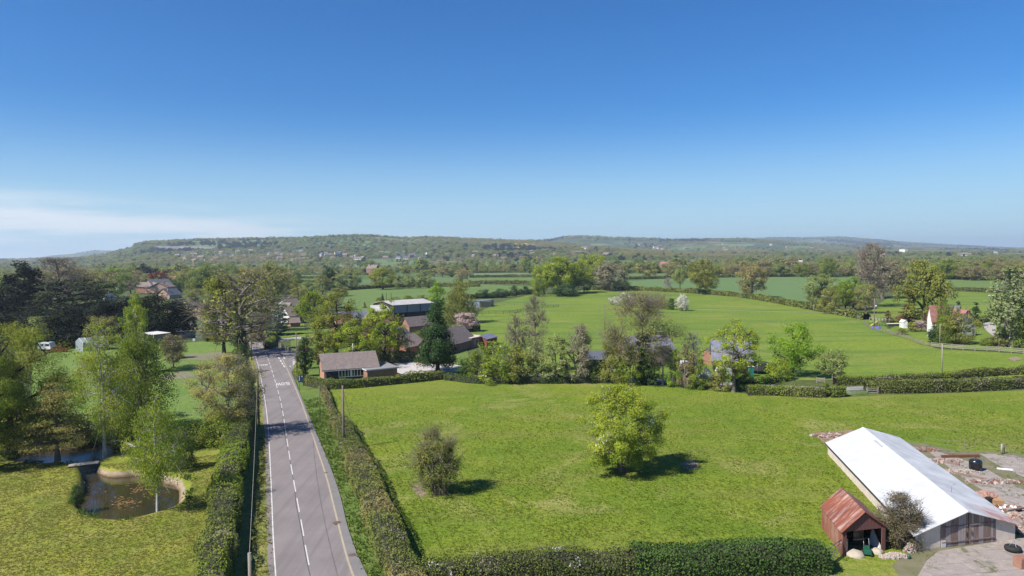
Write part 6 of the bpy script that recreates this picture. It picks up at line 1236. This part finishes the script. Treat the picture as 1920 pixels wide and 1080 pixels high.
p = G(1704, 1048); t = thing('watering_can', 'small green watering can by the rubble', 'watering can', (p[0], p[1], .02)); MB().lathe([(0, 0), (.14, 0), (.12, .3), (.05, .34)], GRN, 12).tube([(.1, 0, .1), (.35, 0, .35)], .02, GRN, 6).build('body', t)
# --- caravans and the garden row at left
def caravan(px0, px1, py, label, hgt=2.3, m=None, dark=.5):
    a = G(px0, py); b = G(px1, py); L = float(np.hypot(*(b - a))); t = thing('caravan', label, 'caravan', (a[0], a[1], 0), math.atan2(b[1] - a[1], b[0] - a[0]), 'caravans'); m = m or WHP; k = hgt - .45
    MB().prism([(0.15, .45), (L - .15, .45), (L, .9), (L - .45, .45 + k), (.3, .45 + k), (0, 1.2)], 0, 2.2, m, 'y').build('body', t)
    for u0, u1 in ((.25, .45), (.62, .9)): MB().box((L * (u0 + u1) / 2, -.012, 1.62), (L * (u1 - u0), .04, .62), GL).build('window', t)
    MB().box((L * .53, -.012, 1.3), (.55, .03, 1.6), FAS).build('door', t)
    for q in (.15, 2.05):
        o = MB().lathe([(0, -.1), (.32, -.1), (.32, .1), (0, .1)], RUB, 14).build('wheel', t); o.location = (L / 2, q, .32); o.rotation_euler = (R(90), 0, 0)
caravan(70, 95, 658, 'white touring caravan beside the black shed')
caravan(331, 347, 618, 'white caravan with dark windows, left of the pair below the village street', 2.6); caravan(349, 364, 617, 'darker caravan, right of the pair below the village street', 2.6, plain('caravan_grey', (.30, .28, .26), (.22, .2, .19), 1))
caravan(1276, 1312, 702, 'white caravan behind the thin pale tree by the lane', 2.6)
# glasshouses
def glasshouse(A, B, depth, hw, hr, label, frame=WHP):
    a = G(*A); b = G(*B); L = float(np.hypot(*(b - a))); t = thing('greenhouse', label, 'greenhouse', (a[0], a[1], 0), math.atan2(b[1] - a[1], b[0] - a[0]), 'greenhouses'); D = depth
    gm = plain('greenhouse_glass', (.34, .38, .40), (.26, .30, .31), .8, rough=.12, spec=.7); MB().prism([(0, 0), (D, 0), (D, hw), (D / 2, hr), (0, hw)], 0, L, gm, 'x').build('glazing', t)
    f = MB(); n = max(4, int(L / 1.1))
    for k in range(n + 1):
        x = L * k / n; pts = [(x, -.03, 0), (x, -.03, hw), (x, D / 2, hr + .03), (x, D + .03, hw)]
        for q in range(3): f.bar(pts[q], pts[q + 1], .06, frame)
    for pt in ((-.03, hw), (D / 2, hr + .03)): f.bar((0, pt[0], pt[1]), (L, pt[0], pt[1]), .07, frame)
    f.build('frame', t)
glasshouse((156, 660), (204, 655), 5, 2.4, 3.6, 'large glasshouse seen behind the tall white birch')
glasshouse((334, 634), (364, 631), 4, 2.0, 2.8, 'low white framed greenhouse below the caravans')
# white sheeted tunnel by the lane
a = G(1322, 724); t = thing('polytunnel', 'white plastic tunnel in the trees by the lane', 'polytunnel', (a[0], a[1], 0), R(78)); PLS = plain('white_plastic', (.66, .68, .70), (.55, .58, .60), 1.2, rough=.35); pr = [(1.9 * math.cos(q), 2.2 * math.sin(q)) for q in np.linspace(math.pi, 0, 12)]; MB().prism(pr, 0, 9, PLS, 'x').build('cover', t)
hp = MB()
for k in range(5): hp.tube([(k * 2.25, 1.93 * math.cos(q), 2.23 * math.sin(q)) for q in np.linspace(math.pi, 0, 12)], .03, GALV, 5)
hp.build('hoop', t)
a = G(1348, 706); tag(MB().prism([(0, 0), (3.4, 0), (3.0, 1.3), (1.6, 1.9), (.4, 1.2)], 0, 3.5, PLS, 'y').build('covered_heap', None, (a[0], a[1], 0)), 'white sheeted heap beside the black barn', 'covered heap')
# trampoline and teal door at black barn
a = G(1424, 700); t = thing('trampoline', 'dark netted trampoline beside the black barn', 'trampoline', (a[0], a[1], 0)); NET = plain('net', (.035, .035, .038), (.05, .05, .055), 3)
MB().lathe([(1.9, .8), (1.9, 2.3)], NET, 20).build('net', t); MB().lathe([(0, .8), (1.9, .82), (2.0, .76)], BLKP, 20).build('mat', t)
for k in range(6): MB().tube([(2 * math.cos(k * 1.047), 2 * math.sin(k * 1.047), 0), (2 * math.cos(k * 1.047), 2 * math.sin(k * 1.047), 2.4)], .04, GALV, 6).build('leg', t)
a = G(1408, 706); t = thing('play_house', 'teal green panel hut at the barn gable', 'hut', (a[0], a[1], 0)); MB().box((0, 0, 1.0), (.9, .8, 2.0), MATS['teal']).box((0, 0, 2.05), (1.1, 1.0, .1), FAS).build('body', t)
# play frame and things by the white cottage garden
a = G(1652, 612); z = float(hz_(*a)); t = thing('climbing_frame', 'grey metal climbing cage at the end of the garden fence', 'climbing frame', (a[0], a[1], z)); mb = MB()
for x in np.linspace(-2.6, 2.6, 6):
    for y in (0, 2.5): mb.tube([(x, y, 0), (x, y, 2.8)], .05, GALV, 5)
for zz in (1.4, 2.8):
    for y in (0, 2.5): mb.tube([(-2.6, y, zz), (2.6, y, zz)], .05, GALV, 5)
mb.build('bars', t)
a = G(1632, 612); o = thing('toy_slide', 'yellow plastic slide by the garden fence', 'slide', (a[0], a[1], float(hz_(*a)))); MB().add([(0, 0, 0), (2.6, 0, 1.7), (2.6, .7, 1.7), (0, .7, 0), (0, 0, .12), (2.6, 0, 1.82), (2.6, .7, 1.82), (0, .7, .12)], [(0, 1, 2, 3), (4, 5, 6, 7), (0, 1, 5, 4), (3, 2, 6, 7)], plain('yellow_plastic', (.6, .42, .03), (.5, .35, .03), 2)).build('slide', o); MB().box((2.7, .35, .9), (.1, .7, 1.8), MATS['yellow_plastic']).build('ladder', o)
a = G(1643, 616); o = thing('paddling_pool', 'blue plastic pool beside the climbing cage', 'pool', (a[0], a[1], float(hz_(*a)))); MB().lathe([(0, .3), (1.2, .3), (1.3, .6), (1.35, 0)], plain('blue_plastic', (.05, .12, .5), (.05, .10, .4), 2), 20).build('rim', o)
a = G(1664, 612); b_ = G(1694, 613); tag(MB().box((0, 0, .9), (float(b_[0] - a[0]), 1.2, .14), WHP).box((0, 0, .42), (float(b_[0] - a[0]) * .9, .9, .8), BK['dark']).build('table', None, ((a[0] + b_[0]) / 2, a[1], float(hz_(*a)))), 'long white topped bench table in the garden', 'table')
building('shed', 'small white gabled garden shed right of the white table', 'shed', (1694, 616), (1702, 616), 3, 1.9, 2.6, WH, FAS, 'y', .1)
# sheep / distant white specks, water trough
for (x, y, lb) in ((1783, 557, 'white water tank standing in the right pasture'),): a = hit(x, y); t = thing('water_tank', lb, 'tank', tuple(a)); MB().box((0, 0, 1.2), (1.3, 1.3, 1.8), WHP).build('tank', t); MB().box((0, 0, .16), (1.5, 1.5, .3), GALV).build('frame', t)
def sheep(px, py, label):
    a = hit(px, py); t = thing('sheep', label, 'sheep', tuple(a), R(20), 'sheep in the right pasture'); wl_ = plain('wool', (.72, .70, .64), (.58, .56, .5), 6); mb = MB()
    pr = [(0, -.55), (.2, -.52), (.31, -.3), (.34, 0), (.31, .3), (.22, .5), (0, .56)]; mb.lathe(pr, wl_, 12, (0, 0, .68), 'x'); mb.tube([(.5, 0, .85), (.68, 0, 1.0), (.86, 0, .92), (.95, 0, .86)], [.15, .13, .10, .05], wl_, 8)
    for x in (-.32, .32):
        for y in (-.14, .14): mb.tube([(x, y, .5), (x + .02, y, .26), (x, y, 0)], [.07, .045, .035], BK['dark'], 6)
    mb.build('body', t)
sheep(1855, 557, 'white sheep grazing in the right pasture, left one of the two'); sheep(1862, 557, 'white sheep grazing in the right pasture, right one of the two')
# parked cars in the village street
def car(px, py, rz, label, col):
    a = G(px, py); t = thing('parked_car', label, 'car', (a[0], a[1], .06), rz, 'parked cars'); m = plain('car_' + label.split()[0], col, tuple(c * .9 for c in col), 1, rough=.25, spec=.6)
    MB().prism([(-2.1, .35), (2.1, .35), (2.1, .8), (1.3, .92), (-2.0, .98), (-2.1, .8)], -.85, .85, m, 'y').build('body', t); MB().prism([(-1.7, .98), (1.1, .93), (.5, 1.42), (-1.2, 1.45)], -.72, .72, GL, 'y').build('windows', t); MB().box((-.35, 0, 1.455), (1.6, 1.3, .05), m).build('roof', t)
    for x in (-1.35, 1.35):
        for y in (-.84, .84): o = MB().lathe([(0, -.1), (.31, -.1), (.31, .1), (0, .1)], RUB, 14).build('wheel', t); o.location = (x, y, .31); o.rotation_euler = (R(90), 0, 0)
car(379, 593, .3, 'white car on the drive of the parallel roofed bungalows', (.75, .75, .75)); car(398, 592, .5, 'grey car parked in the village street', (.25, .26, .28)); car(810, 636, .2, 'blue grey car in the farm yard', (.2, .25, .32)); car(112, 660, .1, 'red tractor like vehicle before the black shed', (.35, .03, .03))
block('covered_trailer', 'white sheeted trailer in the farm yard', 'trailer', 800, 622, (2.2, 1.6, 2.2), WHP, .1); block('garden_box', 'pale box by the hedge tangle', 'box', 377, 634, (2.6, 1.6, 2.4), FAS, .4); block('garden_box', 'pale rubble box in the field edge', 'box', 364, 640, (.7, .6, .7), WHP, .2)
# ================================================================ FAR THINGS
# quarried cliff on the hill
m = bpy.data.materials.new('cliff_rock'); t = NT(m); v = t.pos((.05, .05, .012)); t.l(t.mix(t.mr(t.noise(v, 1, 6, .7), .42, .58), (.26, .215, .21), (.10, .105, .09)), t.b.inputs['Base Color']); t.b.inputs['Roughness'].default_value = 1
V = []; Fq = []; n = 60; rg = np.random.default_rng(2)
for i in range(n):
    px = 296 + (405 - 296) * i / (n - 1); env = math.sin(math.pi * (i + .5) / n) ** .5
    for k in range(6):
        py = 462 + (px - 296) * .02 + (6.0 * env + .6) * k / 5; a = hit(px, py)
        V.append((a[0], a[1] - 14 + rg.uniform(-9, 9) + (6 if k == 0 else 0), a[2] + 1))
cl = npmesh('cliff', np.array(V), np.array([(i * 6 + k, i * 6 + k + 1, (i + 1) * 6 + k + 1, (i + 1) * 6 + k) for i in range(n - 1) for k in range(5)]), m, sm=False)
link('cliff', cl)['kind'] = 'structure'
# village on the hillside: each house one object, four kinds share their meshes
def hmesh(w, r, k):
    mb = MB(); mb.prism([(0, 0), (8, 0), (8, 5.2), (4, 8.6), (0, 5.2)], -6, 6, w, 'x'); mb.prism([(-.4, 5.0), (4, 8.75), (4, 9.05), (-.4, 5.3)], -6.4, 6.4, r, 'x').prism([(4, 8.75), (8.4, 5.0), (8.4, 5.3), (4, 9.05)], -6.4, 6.4, r, 'x'); mb.box((3, 4.6, 9.3), (.9, .9, 1.6), BR)
    for x in (-3.5, 3): mb.box((x, -.03, 1.6), (1.6, .06, 1.2), GL).box((x, -.03, 4.1), (1.6, .06, 1.1), GL)
    me = mb.build('house'); d = me.data; bpy.data.objects.remove(me); return d
HM = [(hmesh(WH, TB, 0), 'white walled house'), (hmesh(BR, TB, 1), 'red brick house'), (hmesh(WH, TG, 2), 'white slate roofed house'), (hmesh(BP, TW, 3), 'pale brick house')]
rg = np.random.default_rng(8)
def cluster(x0, x1, y0, y1, n, where, sc=1.0):
    cnt = [0] * 4
    for px in np.sort(rg.uniform(x0, x1, n)):
        py = rg.uniform(y0, y1); a = hit(px, py)
        if a[1] > 8500: continue
        k = rg.integers(4); cnt[k] += 1; s = sc * rg.uniform(.8, 1.25) * (1.0 if a[1] < 4000 else 1.4)
        o = link('house', HM[k][0], None, (a[0], a[1], a[2] - .5), (0, 0, rg.uniform(-.9, .9)), (s, s, s)); tag(o, f'tiny {HM[k][1]} {where}, {ORD[cnt[k] - 1]} from left', 'house', f'{HM[k][1]}s {where}')
cluster(330, 405, 476, 494, 26, 'below the quarried cliff', 1.0); cluster(400, 480, 472, 486, 13, 'on the wooded slope left of centre', 1.); cluster(480, 570, 474, 492, 22, 'in the hillside village', 1.); cluster(560, 700, 474, 492, 18, 'right of the hillside village', 1.); cluster(700, 880, 476, 490, 10, 'at the hill foot in the middle', 1.)
cluster(880, 1000, 474, 490, 11, 'at the hill foot above the oak clump', 1.); cluster(1000, 1140, 462, 482, 6, 'on the slope above the oak clump', 1.1); cluster(1180, 1560, 459, 476, 18, 'on the far farmland slopes', 1.3); cluster(1560, 1920, 474, 486, 8, 'on the far right plain', 1.2)
# clay slope and fields on the hillside
for k, (pts, mt) in enumerate([([(1006, 474), (1010, 471), (1056, 468), (1058, 472)], plain('clay', (.36, .22, .17), (.28, .19, .14), .02, obj=False)), ([(1070, 474), (1074, 471), (1098, 471), (1100, 475)], MATS['clay']), ([(1228, 471), (1232, 466), (1246, 466), (1248, 472)], MATS['clay']),
        ([(1250, 471), (1262, 465), (1400, 463), (1395, 471)], far_m), ([(1330, 462), (1340, 459), (1420, 459), (1410, 463)], pale_m), ([(1470, 470), (1480, 463), (1600, 462), (1596, 469)], far_m), ([(640, 466), (652, 461), (690, 458), (684, 464)], far_m), ([(660, 456), (672, 453), (704, 455), (690, 458)], far_m), ([(1100, 462), (1110, 459), (1140, 459), (1138, 463)], pale_m), ([(820, 452), (830, 450), (850, 452), (842, 454)], far_m)]):
    P = [hit(*q) for q in pts]; C_ = np.mean(P, axis=0); V = []; n = 10
    for i in range(n):
        for j in range(n):
            u, v_ = i / (n - 1), j / (n - 1); A_ = (P[0] * (1 - u) + P[3] * u) * (1 - v_) + (P[1] * (1 - u) + P[2] * u) * v_; V.append((A_[0], A_[1], float(hz_(A_[0], A_[1])) + 2.5))
    o = link('hill_field', npmesh('hill_field', np.array(V), np.array([(i * n + j, (i + 1) * n + j, (i + 1) * n + j + 1, i * n + j + 1) for i in range(n - 1) for j in range(n - 1)]), mt, sm=True)); o['kind'] = 'structure'
# woods on the hills and over the plain: instances of the crowns of trees that stand in the picture
def scatter(name, srcs, P, rz, sv, idx, label, cat):
    me = bpy.data.meshes.new(name); me.vertices.add(len(P)); me.vertices.foreach_set('co', P.astype(np.float32).ravel())
    rt = np.zeros((len(P), 3)); rt[:, 2] = rz
    for nm, dat, ty in (('rt', rt, 'FLOAT_VECTOR'), ('sv', sv, 'FLOAT_VECTOR')): at = me.attributes.new(nm, ty, 'POINT'); at.data.foreach_set('vector', dat.astype(np.float32).ravel())
    at = me.attributes.new('ix', 'INT', 'POINT'); at.data.foreach_set('value', idx.astype(np.int32)); o = link(name, me); g = bpy.data.node_groups.new(name, 'GeometryNodeTree')
    g.interface.new_socket('Geometry', in_out='INPUT', socket_type='NodeSocketGeometry'); g.interface.new_socket('Geometry', in_out='OUTPUT', socket_type='NodeSocketGeometry')
    gi = g.nodes.new('NodeGroupInput'); go = g.nodes.new('NodeGroupOutput'); jn = g.nodes.new('GeometryNodeJoinGeometry')
    def na(n_, ty): q = g.nodes.new('GeometryNodeInputNamedAttribute'); q.data_type = ty; q.inputs[0].default_value = n_; return [x for x in q.outputs if x.enabled][0]
    A1, A2, A3 = na('rt', 'FLOAT_VECTOR'), na('sv', 'FLOAT_VECTOR'), na('ix', 'INT')
    for k, s in enumerate(srcs):
        oi = g.nodes.new('GeometryNodeObjectInfo'); oi.inputs['Object'].default_value = s; oi.inputs['As Instance'].default_value = True; oi.transform_space = 'ORIGINAL'
        ip = g.nodes.new('GeometryNodeInstanceOnPoints'); cmp_ = g.nodes.new('FunctionNodeCompare'); cmp_.data_type = 'INT'; cmp_.operation = 'EQUAL'
        ii_ = [x for x in cmp_.inputs if x.enabled]; g.links.new(A3, ii_[0]); ii_[1].default_value = k
        g.links.new(gi.outputs[0], ip.inputs['Points']); g.links.new(cmp_.outputs[0], ip.inputs['Selection']); g.links.new(oi.outputs['Geometry'], ip.inputs['Instance']); g.links.new(A1, ip.inputs['Rotation']); g.links.new(A2, ip.inputs['Scale']); g.links.new(ip.outputs[0], jn.inputs[0])
    g.links.new(jn.outputs[0], go.inputs[0]); md = o.modifiers.new('scatter', 'NODES'); md.node_group = g; tag(o, label, cat, kind='stuff'); return o
srcs = []; seen = {}
for o, p in TREES:
    if o.type == 'MESH' and p[1] > 400 and o.data.name not in seen: seen[o.data.name] = o
def pick(sp):
    for o, p in TREES:
        if o.type == 'EMPTY':
            for c_ in o.children:
                if c_.name.startswith('crown') and LIB.get((sp, 0, 2, '[]')) and c_.data == LIB[(sp, 0, 2, '[]')][1]: return c_
                if c_.name.startswith('crown') and LIB.get((sp, 1, 2, '[]')) and c_.data == LIB[(sp, 1, 2, '[]')][1]: return c_
    for o, p in TREES:
        for q in (0, 1):
            if o.type == 'MESH' and LIB.get(('j', sp, q, '[]')) == o.data: return o
for sp in ('olive', 'bud', 'oakgreen', 'willow', 'yew'):
    s = pick(sp); print('source', sp, s)
    if s: srcs.append(s)
rg = np.random.default_rng(21)
# hill woods
N = 60000; y = rg.uniform(1500, 8600, N * 2); px = rg.uniform(-60, 1980, N * 2); x = (px - 960) / F * y; keep = rg.uniform(size=N * 2) < np.clip((y / 8600) ** .35, 0, 1); x, y = x[keep], y[keep]
z = hz_(x, y); on = z > 8; pxq = 960 + F * x / y; pyq = yhor(pxq) - (z - H) * F / y; on &= ~((pxq > 292) & (pxq < 410) & (pyq > 461.5) & (pyq < 469.5) & (y < 4200)); dens = vnoise(x, y, 260, 31) + .6 * vnoise(x, y, 90, 32) + np.where(y < 3600, .75, -.05); on &= dens + rg.uniform(-.2, .2, len(x)) > .0
x, y, z = x[on], y[on], z[on]; x, y, z = x[:34000], y[:34000], z[:34000]
s = rg.uniform(.75, 1.3, len(x)) * np.where(y > 4500, 1.5, 1.0); ix = rg.choice(len(srcs), len(x), p=np.array([.3, .24, .2, .12, .14][:len(srcs)]) / sum([.3, .24, .2, .12, .14][:len(srcs)]))
# woods vary in patches
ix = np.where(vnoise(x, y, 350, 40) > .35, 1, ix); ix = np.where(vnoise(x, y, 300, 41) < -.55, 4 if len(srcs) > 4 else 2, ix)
print('hill trees', len(x))
scatter('woodland', srcs, np.c_[x, y, z - 1.5], rg.uniform(0, 6.28, len(x)), np.c_[s * 1.25, s * 1.25, s * rg.uniform(.7, .95, len(x))], ix, 'dense mixed woods covering the distant hills', 'woodland')
# plain: hedgerow trees beyond the fields
X_, Y__ = [], []
for k in range(330):
    y0 = math.exp(rg.uniform(math.log(620), math.log(3400))); pxc = rg.uniform(-100, 2020); x0 = (pxc - 960) / F * y0; a_ = rg.choice([rg.normal(0, .12), rg.normal(1.3, .3)], p=[.8, .2]); L_ = rg.uniform(60, 320); n_ = int(L_ / rg.uniform(7, 14)); s_ = np.linspace(-.5, .5, n_) * L_
    X_.append(x0 + np.cos(a_) * s_ + rg.normal(0, 3, n_)); Y__.append(y0 + np.sin(a_) * s_ + rg.normal(0, 4, n_))
for k in range(60):      # copses
    y0 = math.exp(rg.uniform(math.log(750), math.log(3000))); x0 = (rg.uniform(-100, 2020) - 960) / F * y0; n_ = rg.integers(15, 60); X_.append(x0 + rg.normal(0, 45, n_)); Y__.append(y0 + rg.normal(0, 22, n_))
x = np.concatenate(X_); y = np.concatenate(Y__); px = 960 + F * x / y
lowx = (px < 540) & (y > 330); 
# keep the open pastures open
op = ((px > 540) & (px < 1010) & (y < 1000)) | ((px > 1150) & (px < 1660) & (y < 760)) | ((px > 1660) & (y < 640))
ok = (~op) & (y > 560) & (hz_(x, y) < 30)
x, y = x[ok], y[ok]
n_ = 2000; xl = rg.uniform(-140, 600, n_); yl = np.exp(rg.uniform(math.log(520), math.log(2300), n_)); x = np.r_[x, (xl - 960) / F * yl]; y = np.r_[y, yl]     # the wooded left
n_ = 1100; xl = rg.uniform(1350, 2000, n_); yl = np.exp(rg.uniform(math.log(760), math.log(2600), n_)); x = np.r_[x, (xl - 960) / F * yl]; y = np.r_[y, yl]
pxx = 960 + F * x / y; kk = ~((pxx > 535) & (pxx < 1012) & (y < 1000)); x, y = x[kk], y[kk]
z = hz_(x, y); s = rg.uniform(.5, 1.05, len(x)) * .95; ix = rg.choice(len(srcs), len(x), p=np.array([.32, .28, .18, .14, .08][:len(srcs)]) / sum([.32, .28, .18, .14, .08][:len(srcs)])); print('plain trees', len(x))
scatter('woodland', srcs, np.c_[x, y, z - 1.0], rg.uniform(0, 6.28, len(x)), np.c_[s, s, s * rg.uniform(.75, 1.05, len(x))], ix, 'hedgerow trees and copses spread over the far plain', 'woodland')
# ---- tufts of grass in the paddock, the verges and the lawn
def tufts(name, label, poly, n, size, mats, seed, hgt=.16, clump=.9, avoid=None, thr=-.1, fade=None, pts=None):
    rg = np.random.default_rng(seed); P = np.array([G(*q) for q in poly]); lo, hi = P.min(0), P.max(0); x = rg.uniform(lo[0], hi[0], n * 3); y = rg.uniform(lo[1], hi[1], n * 3)
    k = inside(P, x, y); d = vnoise(x, y, clump, seed) * .7 + vnoise(x, y, clump * 4, seed + 1) * .5; k &= d + rg.uniform(-.5, .5, len(x)) > thr
    if fade: k &= rg.uniform(size=len(x)) < np.clip((fade[1] - y) / (fade[1] - fade[0]), 0, 1)
    if avoid is not None: k &= ~inside(avoid, x, y)
    x, y, d = x[k][:n], y[k][:n], d[k][:n]
    if pts is not None: x, y = pts[:, 0], pts[:, 1]; d = np.zeros(len(x))
    m_ = len(x); B = 5; hh = hgt * rg.uniform(.5, 1.4, m_) * (1 + .5 * d)
    a = rg.uniform(0, 6.28, (m_, B)); sp = size * rg.uniform(.3, 1, (m_, B)); wd_ = size * .32
    bx = x[:, None] + np.cos(a) * sp * .35; by = y[:, None] + np.sin(a) * sp * .35; tx = x[:, None] + np.cos(a) * sp; ty = y[:, None] + np.sin(a) * sp; tz = hh[:, None] * rg.uniform(.6, 1.1, (m_, B)); qx, qy = -np.sin(a) * wd_ / 2, np.cos(a) * wd_ / 2
    V = np.stack([np.stack([bx - qx, by - qy, bx * 0 + .0], -1), np.stack([bx + qx, by + qy, bx * 0 + .0], -1), np.stack([tx + qx * .5, ty + qy * .5, tz], -1), np.stack([tx - qx * .5, ty - qy * .5, tz], -1)], 2).reshape(-1, 3)
    ti = np.repeat(np.clip(.5 + .35 * d + rg.normal(0, .18, m_), 0, 1), B); tag(link(name, npmesh(name, V, np.arange(len(V)).reshape(-1, 4), mats, attrs={'tint': ti})), label, 'grass', kind='stuff')
GT = leafmat('grass_blade', (.092, .155, .018), (.20, .245, .03), .45); GL_ = leafmat('grass_lawn', (.13, .165, .025), (.27, .25, .06), .45); GV = leafmat('grass_verge', (.07, .14, .025), (.16, .21, .035), .4)
tufts('grass', 'tufted grass of the paddock', [(625, 730), (860, 704), (1200, 724), (1600, 748), (1980, 738), (2050, 870), (1700, 825), (1540, 812), (1720, 1000), (1560, 1062), (900, 1072), (800, 1072), (700, 900)], 75000, .17, GT, 1, .09, 1.0, thr=-.7, fade=(62, 135))
tufts('grass', 'mown grass round the pond', [(-40, 870), (110, 870), (200, 870), (440, 850), (425, 1100), (-40, 1100)], 26000, .15, GL_, 2, .045, .8, avoid=RIM, thr=-.7)
tufts('grass', 'tall grass of the right verge', [(680, 1090), (637, 922), (600, 830), (570, 750), (600, 745), (640, 830), (690, 970), (740, 1090)], 9000, .26, GV, 3, .2, .9, thr=-.6)
tufts('grass', 'rough grass of the left verge', [(455, 1090), (470, 950), (486, 820), (500, 820), (506, 900), (512, 1090)], 4000, .2, GL_, 4, .12, .9, thr=-.4)
tufts('weeds', 'weeds growing through the concrete yard edge', [(1700, 1075), (1735, 1040), (1800, 1034), (1760, 1075), (1730, 1098)], 500, .12, GV, 6, .05, .6, thr=.15)
tufts('weeds', 'weeds along the yard behind the white barn', [(1740, 842), (1900, 848), (2000, 960), (1900, 985), (1800, 900)], 900, .2, GV, 7, .10, .8, thr=.25)
rg = np.random.default_rng(77); rp = RIM[rg.integers(0, len(RIM), 1500)] + rg.normal(0, .25, (1500, 2)); rp = rp[(vnoise(rp[:, 0], rp[:, 1], 1.7, 5) > .22)]
tufts('reeds', 'rushes and long grass fringing the pond rim', [(100, 900), (300, 900), (300, 1000)], 10, .2, GV, 9, .22, .8, pts=rp)
# ---- summer air
hzm = bpy.data.materials.new('haze'); hzm.use_nodes = True; nt_ = hzm.node_tree; nt_.nodes.clear(); ou = nt_.nodes.new('ShaderNodeOutputMaterial'); pv_ = nt_.nodes.new('ShaderNodeVolumePrincipled'); pv_.inputs['Color'].default_value = (.72, .86, 1.0, 1); pv_.inputs['Density'].default_value = .000105; pv_.inputs['Anisotropy'].default_value = .2
nt_.links.new(pv_.outputs[0], ou.inputs['Volume'])
hb = MB().box((0, 6600, 113), (19600, 13700, 232), hzm).build('haze'); tag(hb, 'pale summer haze over the land', 'haze', kind='stuff')
# real-world reflectance: paint values above are swatches, trimmed together here
for m in bpy.data.materials:
    if m.name == 'haze' or m.name.startswith(('leaf_', 'petal_')): continue
    for n in m.node_tree.nodes:
        if n.type == 'MIX_RGB' and n.blend_type == 'MIX':
            for i in (1, 2):
                c = n.inputs[i].default_value; n.inputs[i].default_value = (c[0] * .84, c[1] * .84, c[2] * .84, 1)
print('objects', len(bpy.data.objects), 'trees', len(TREES))
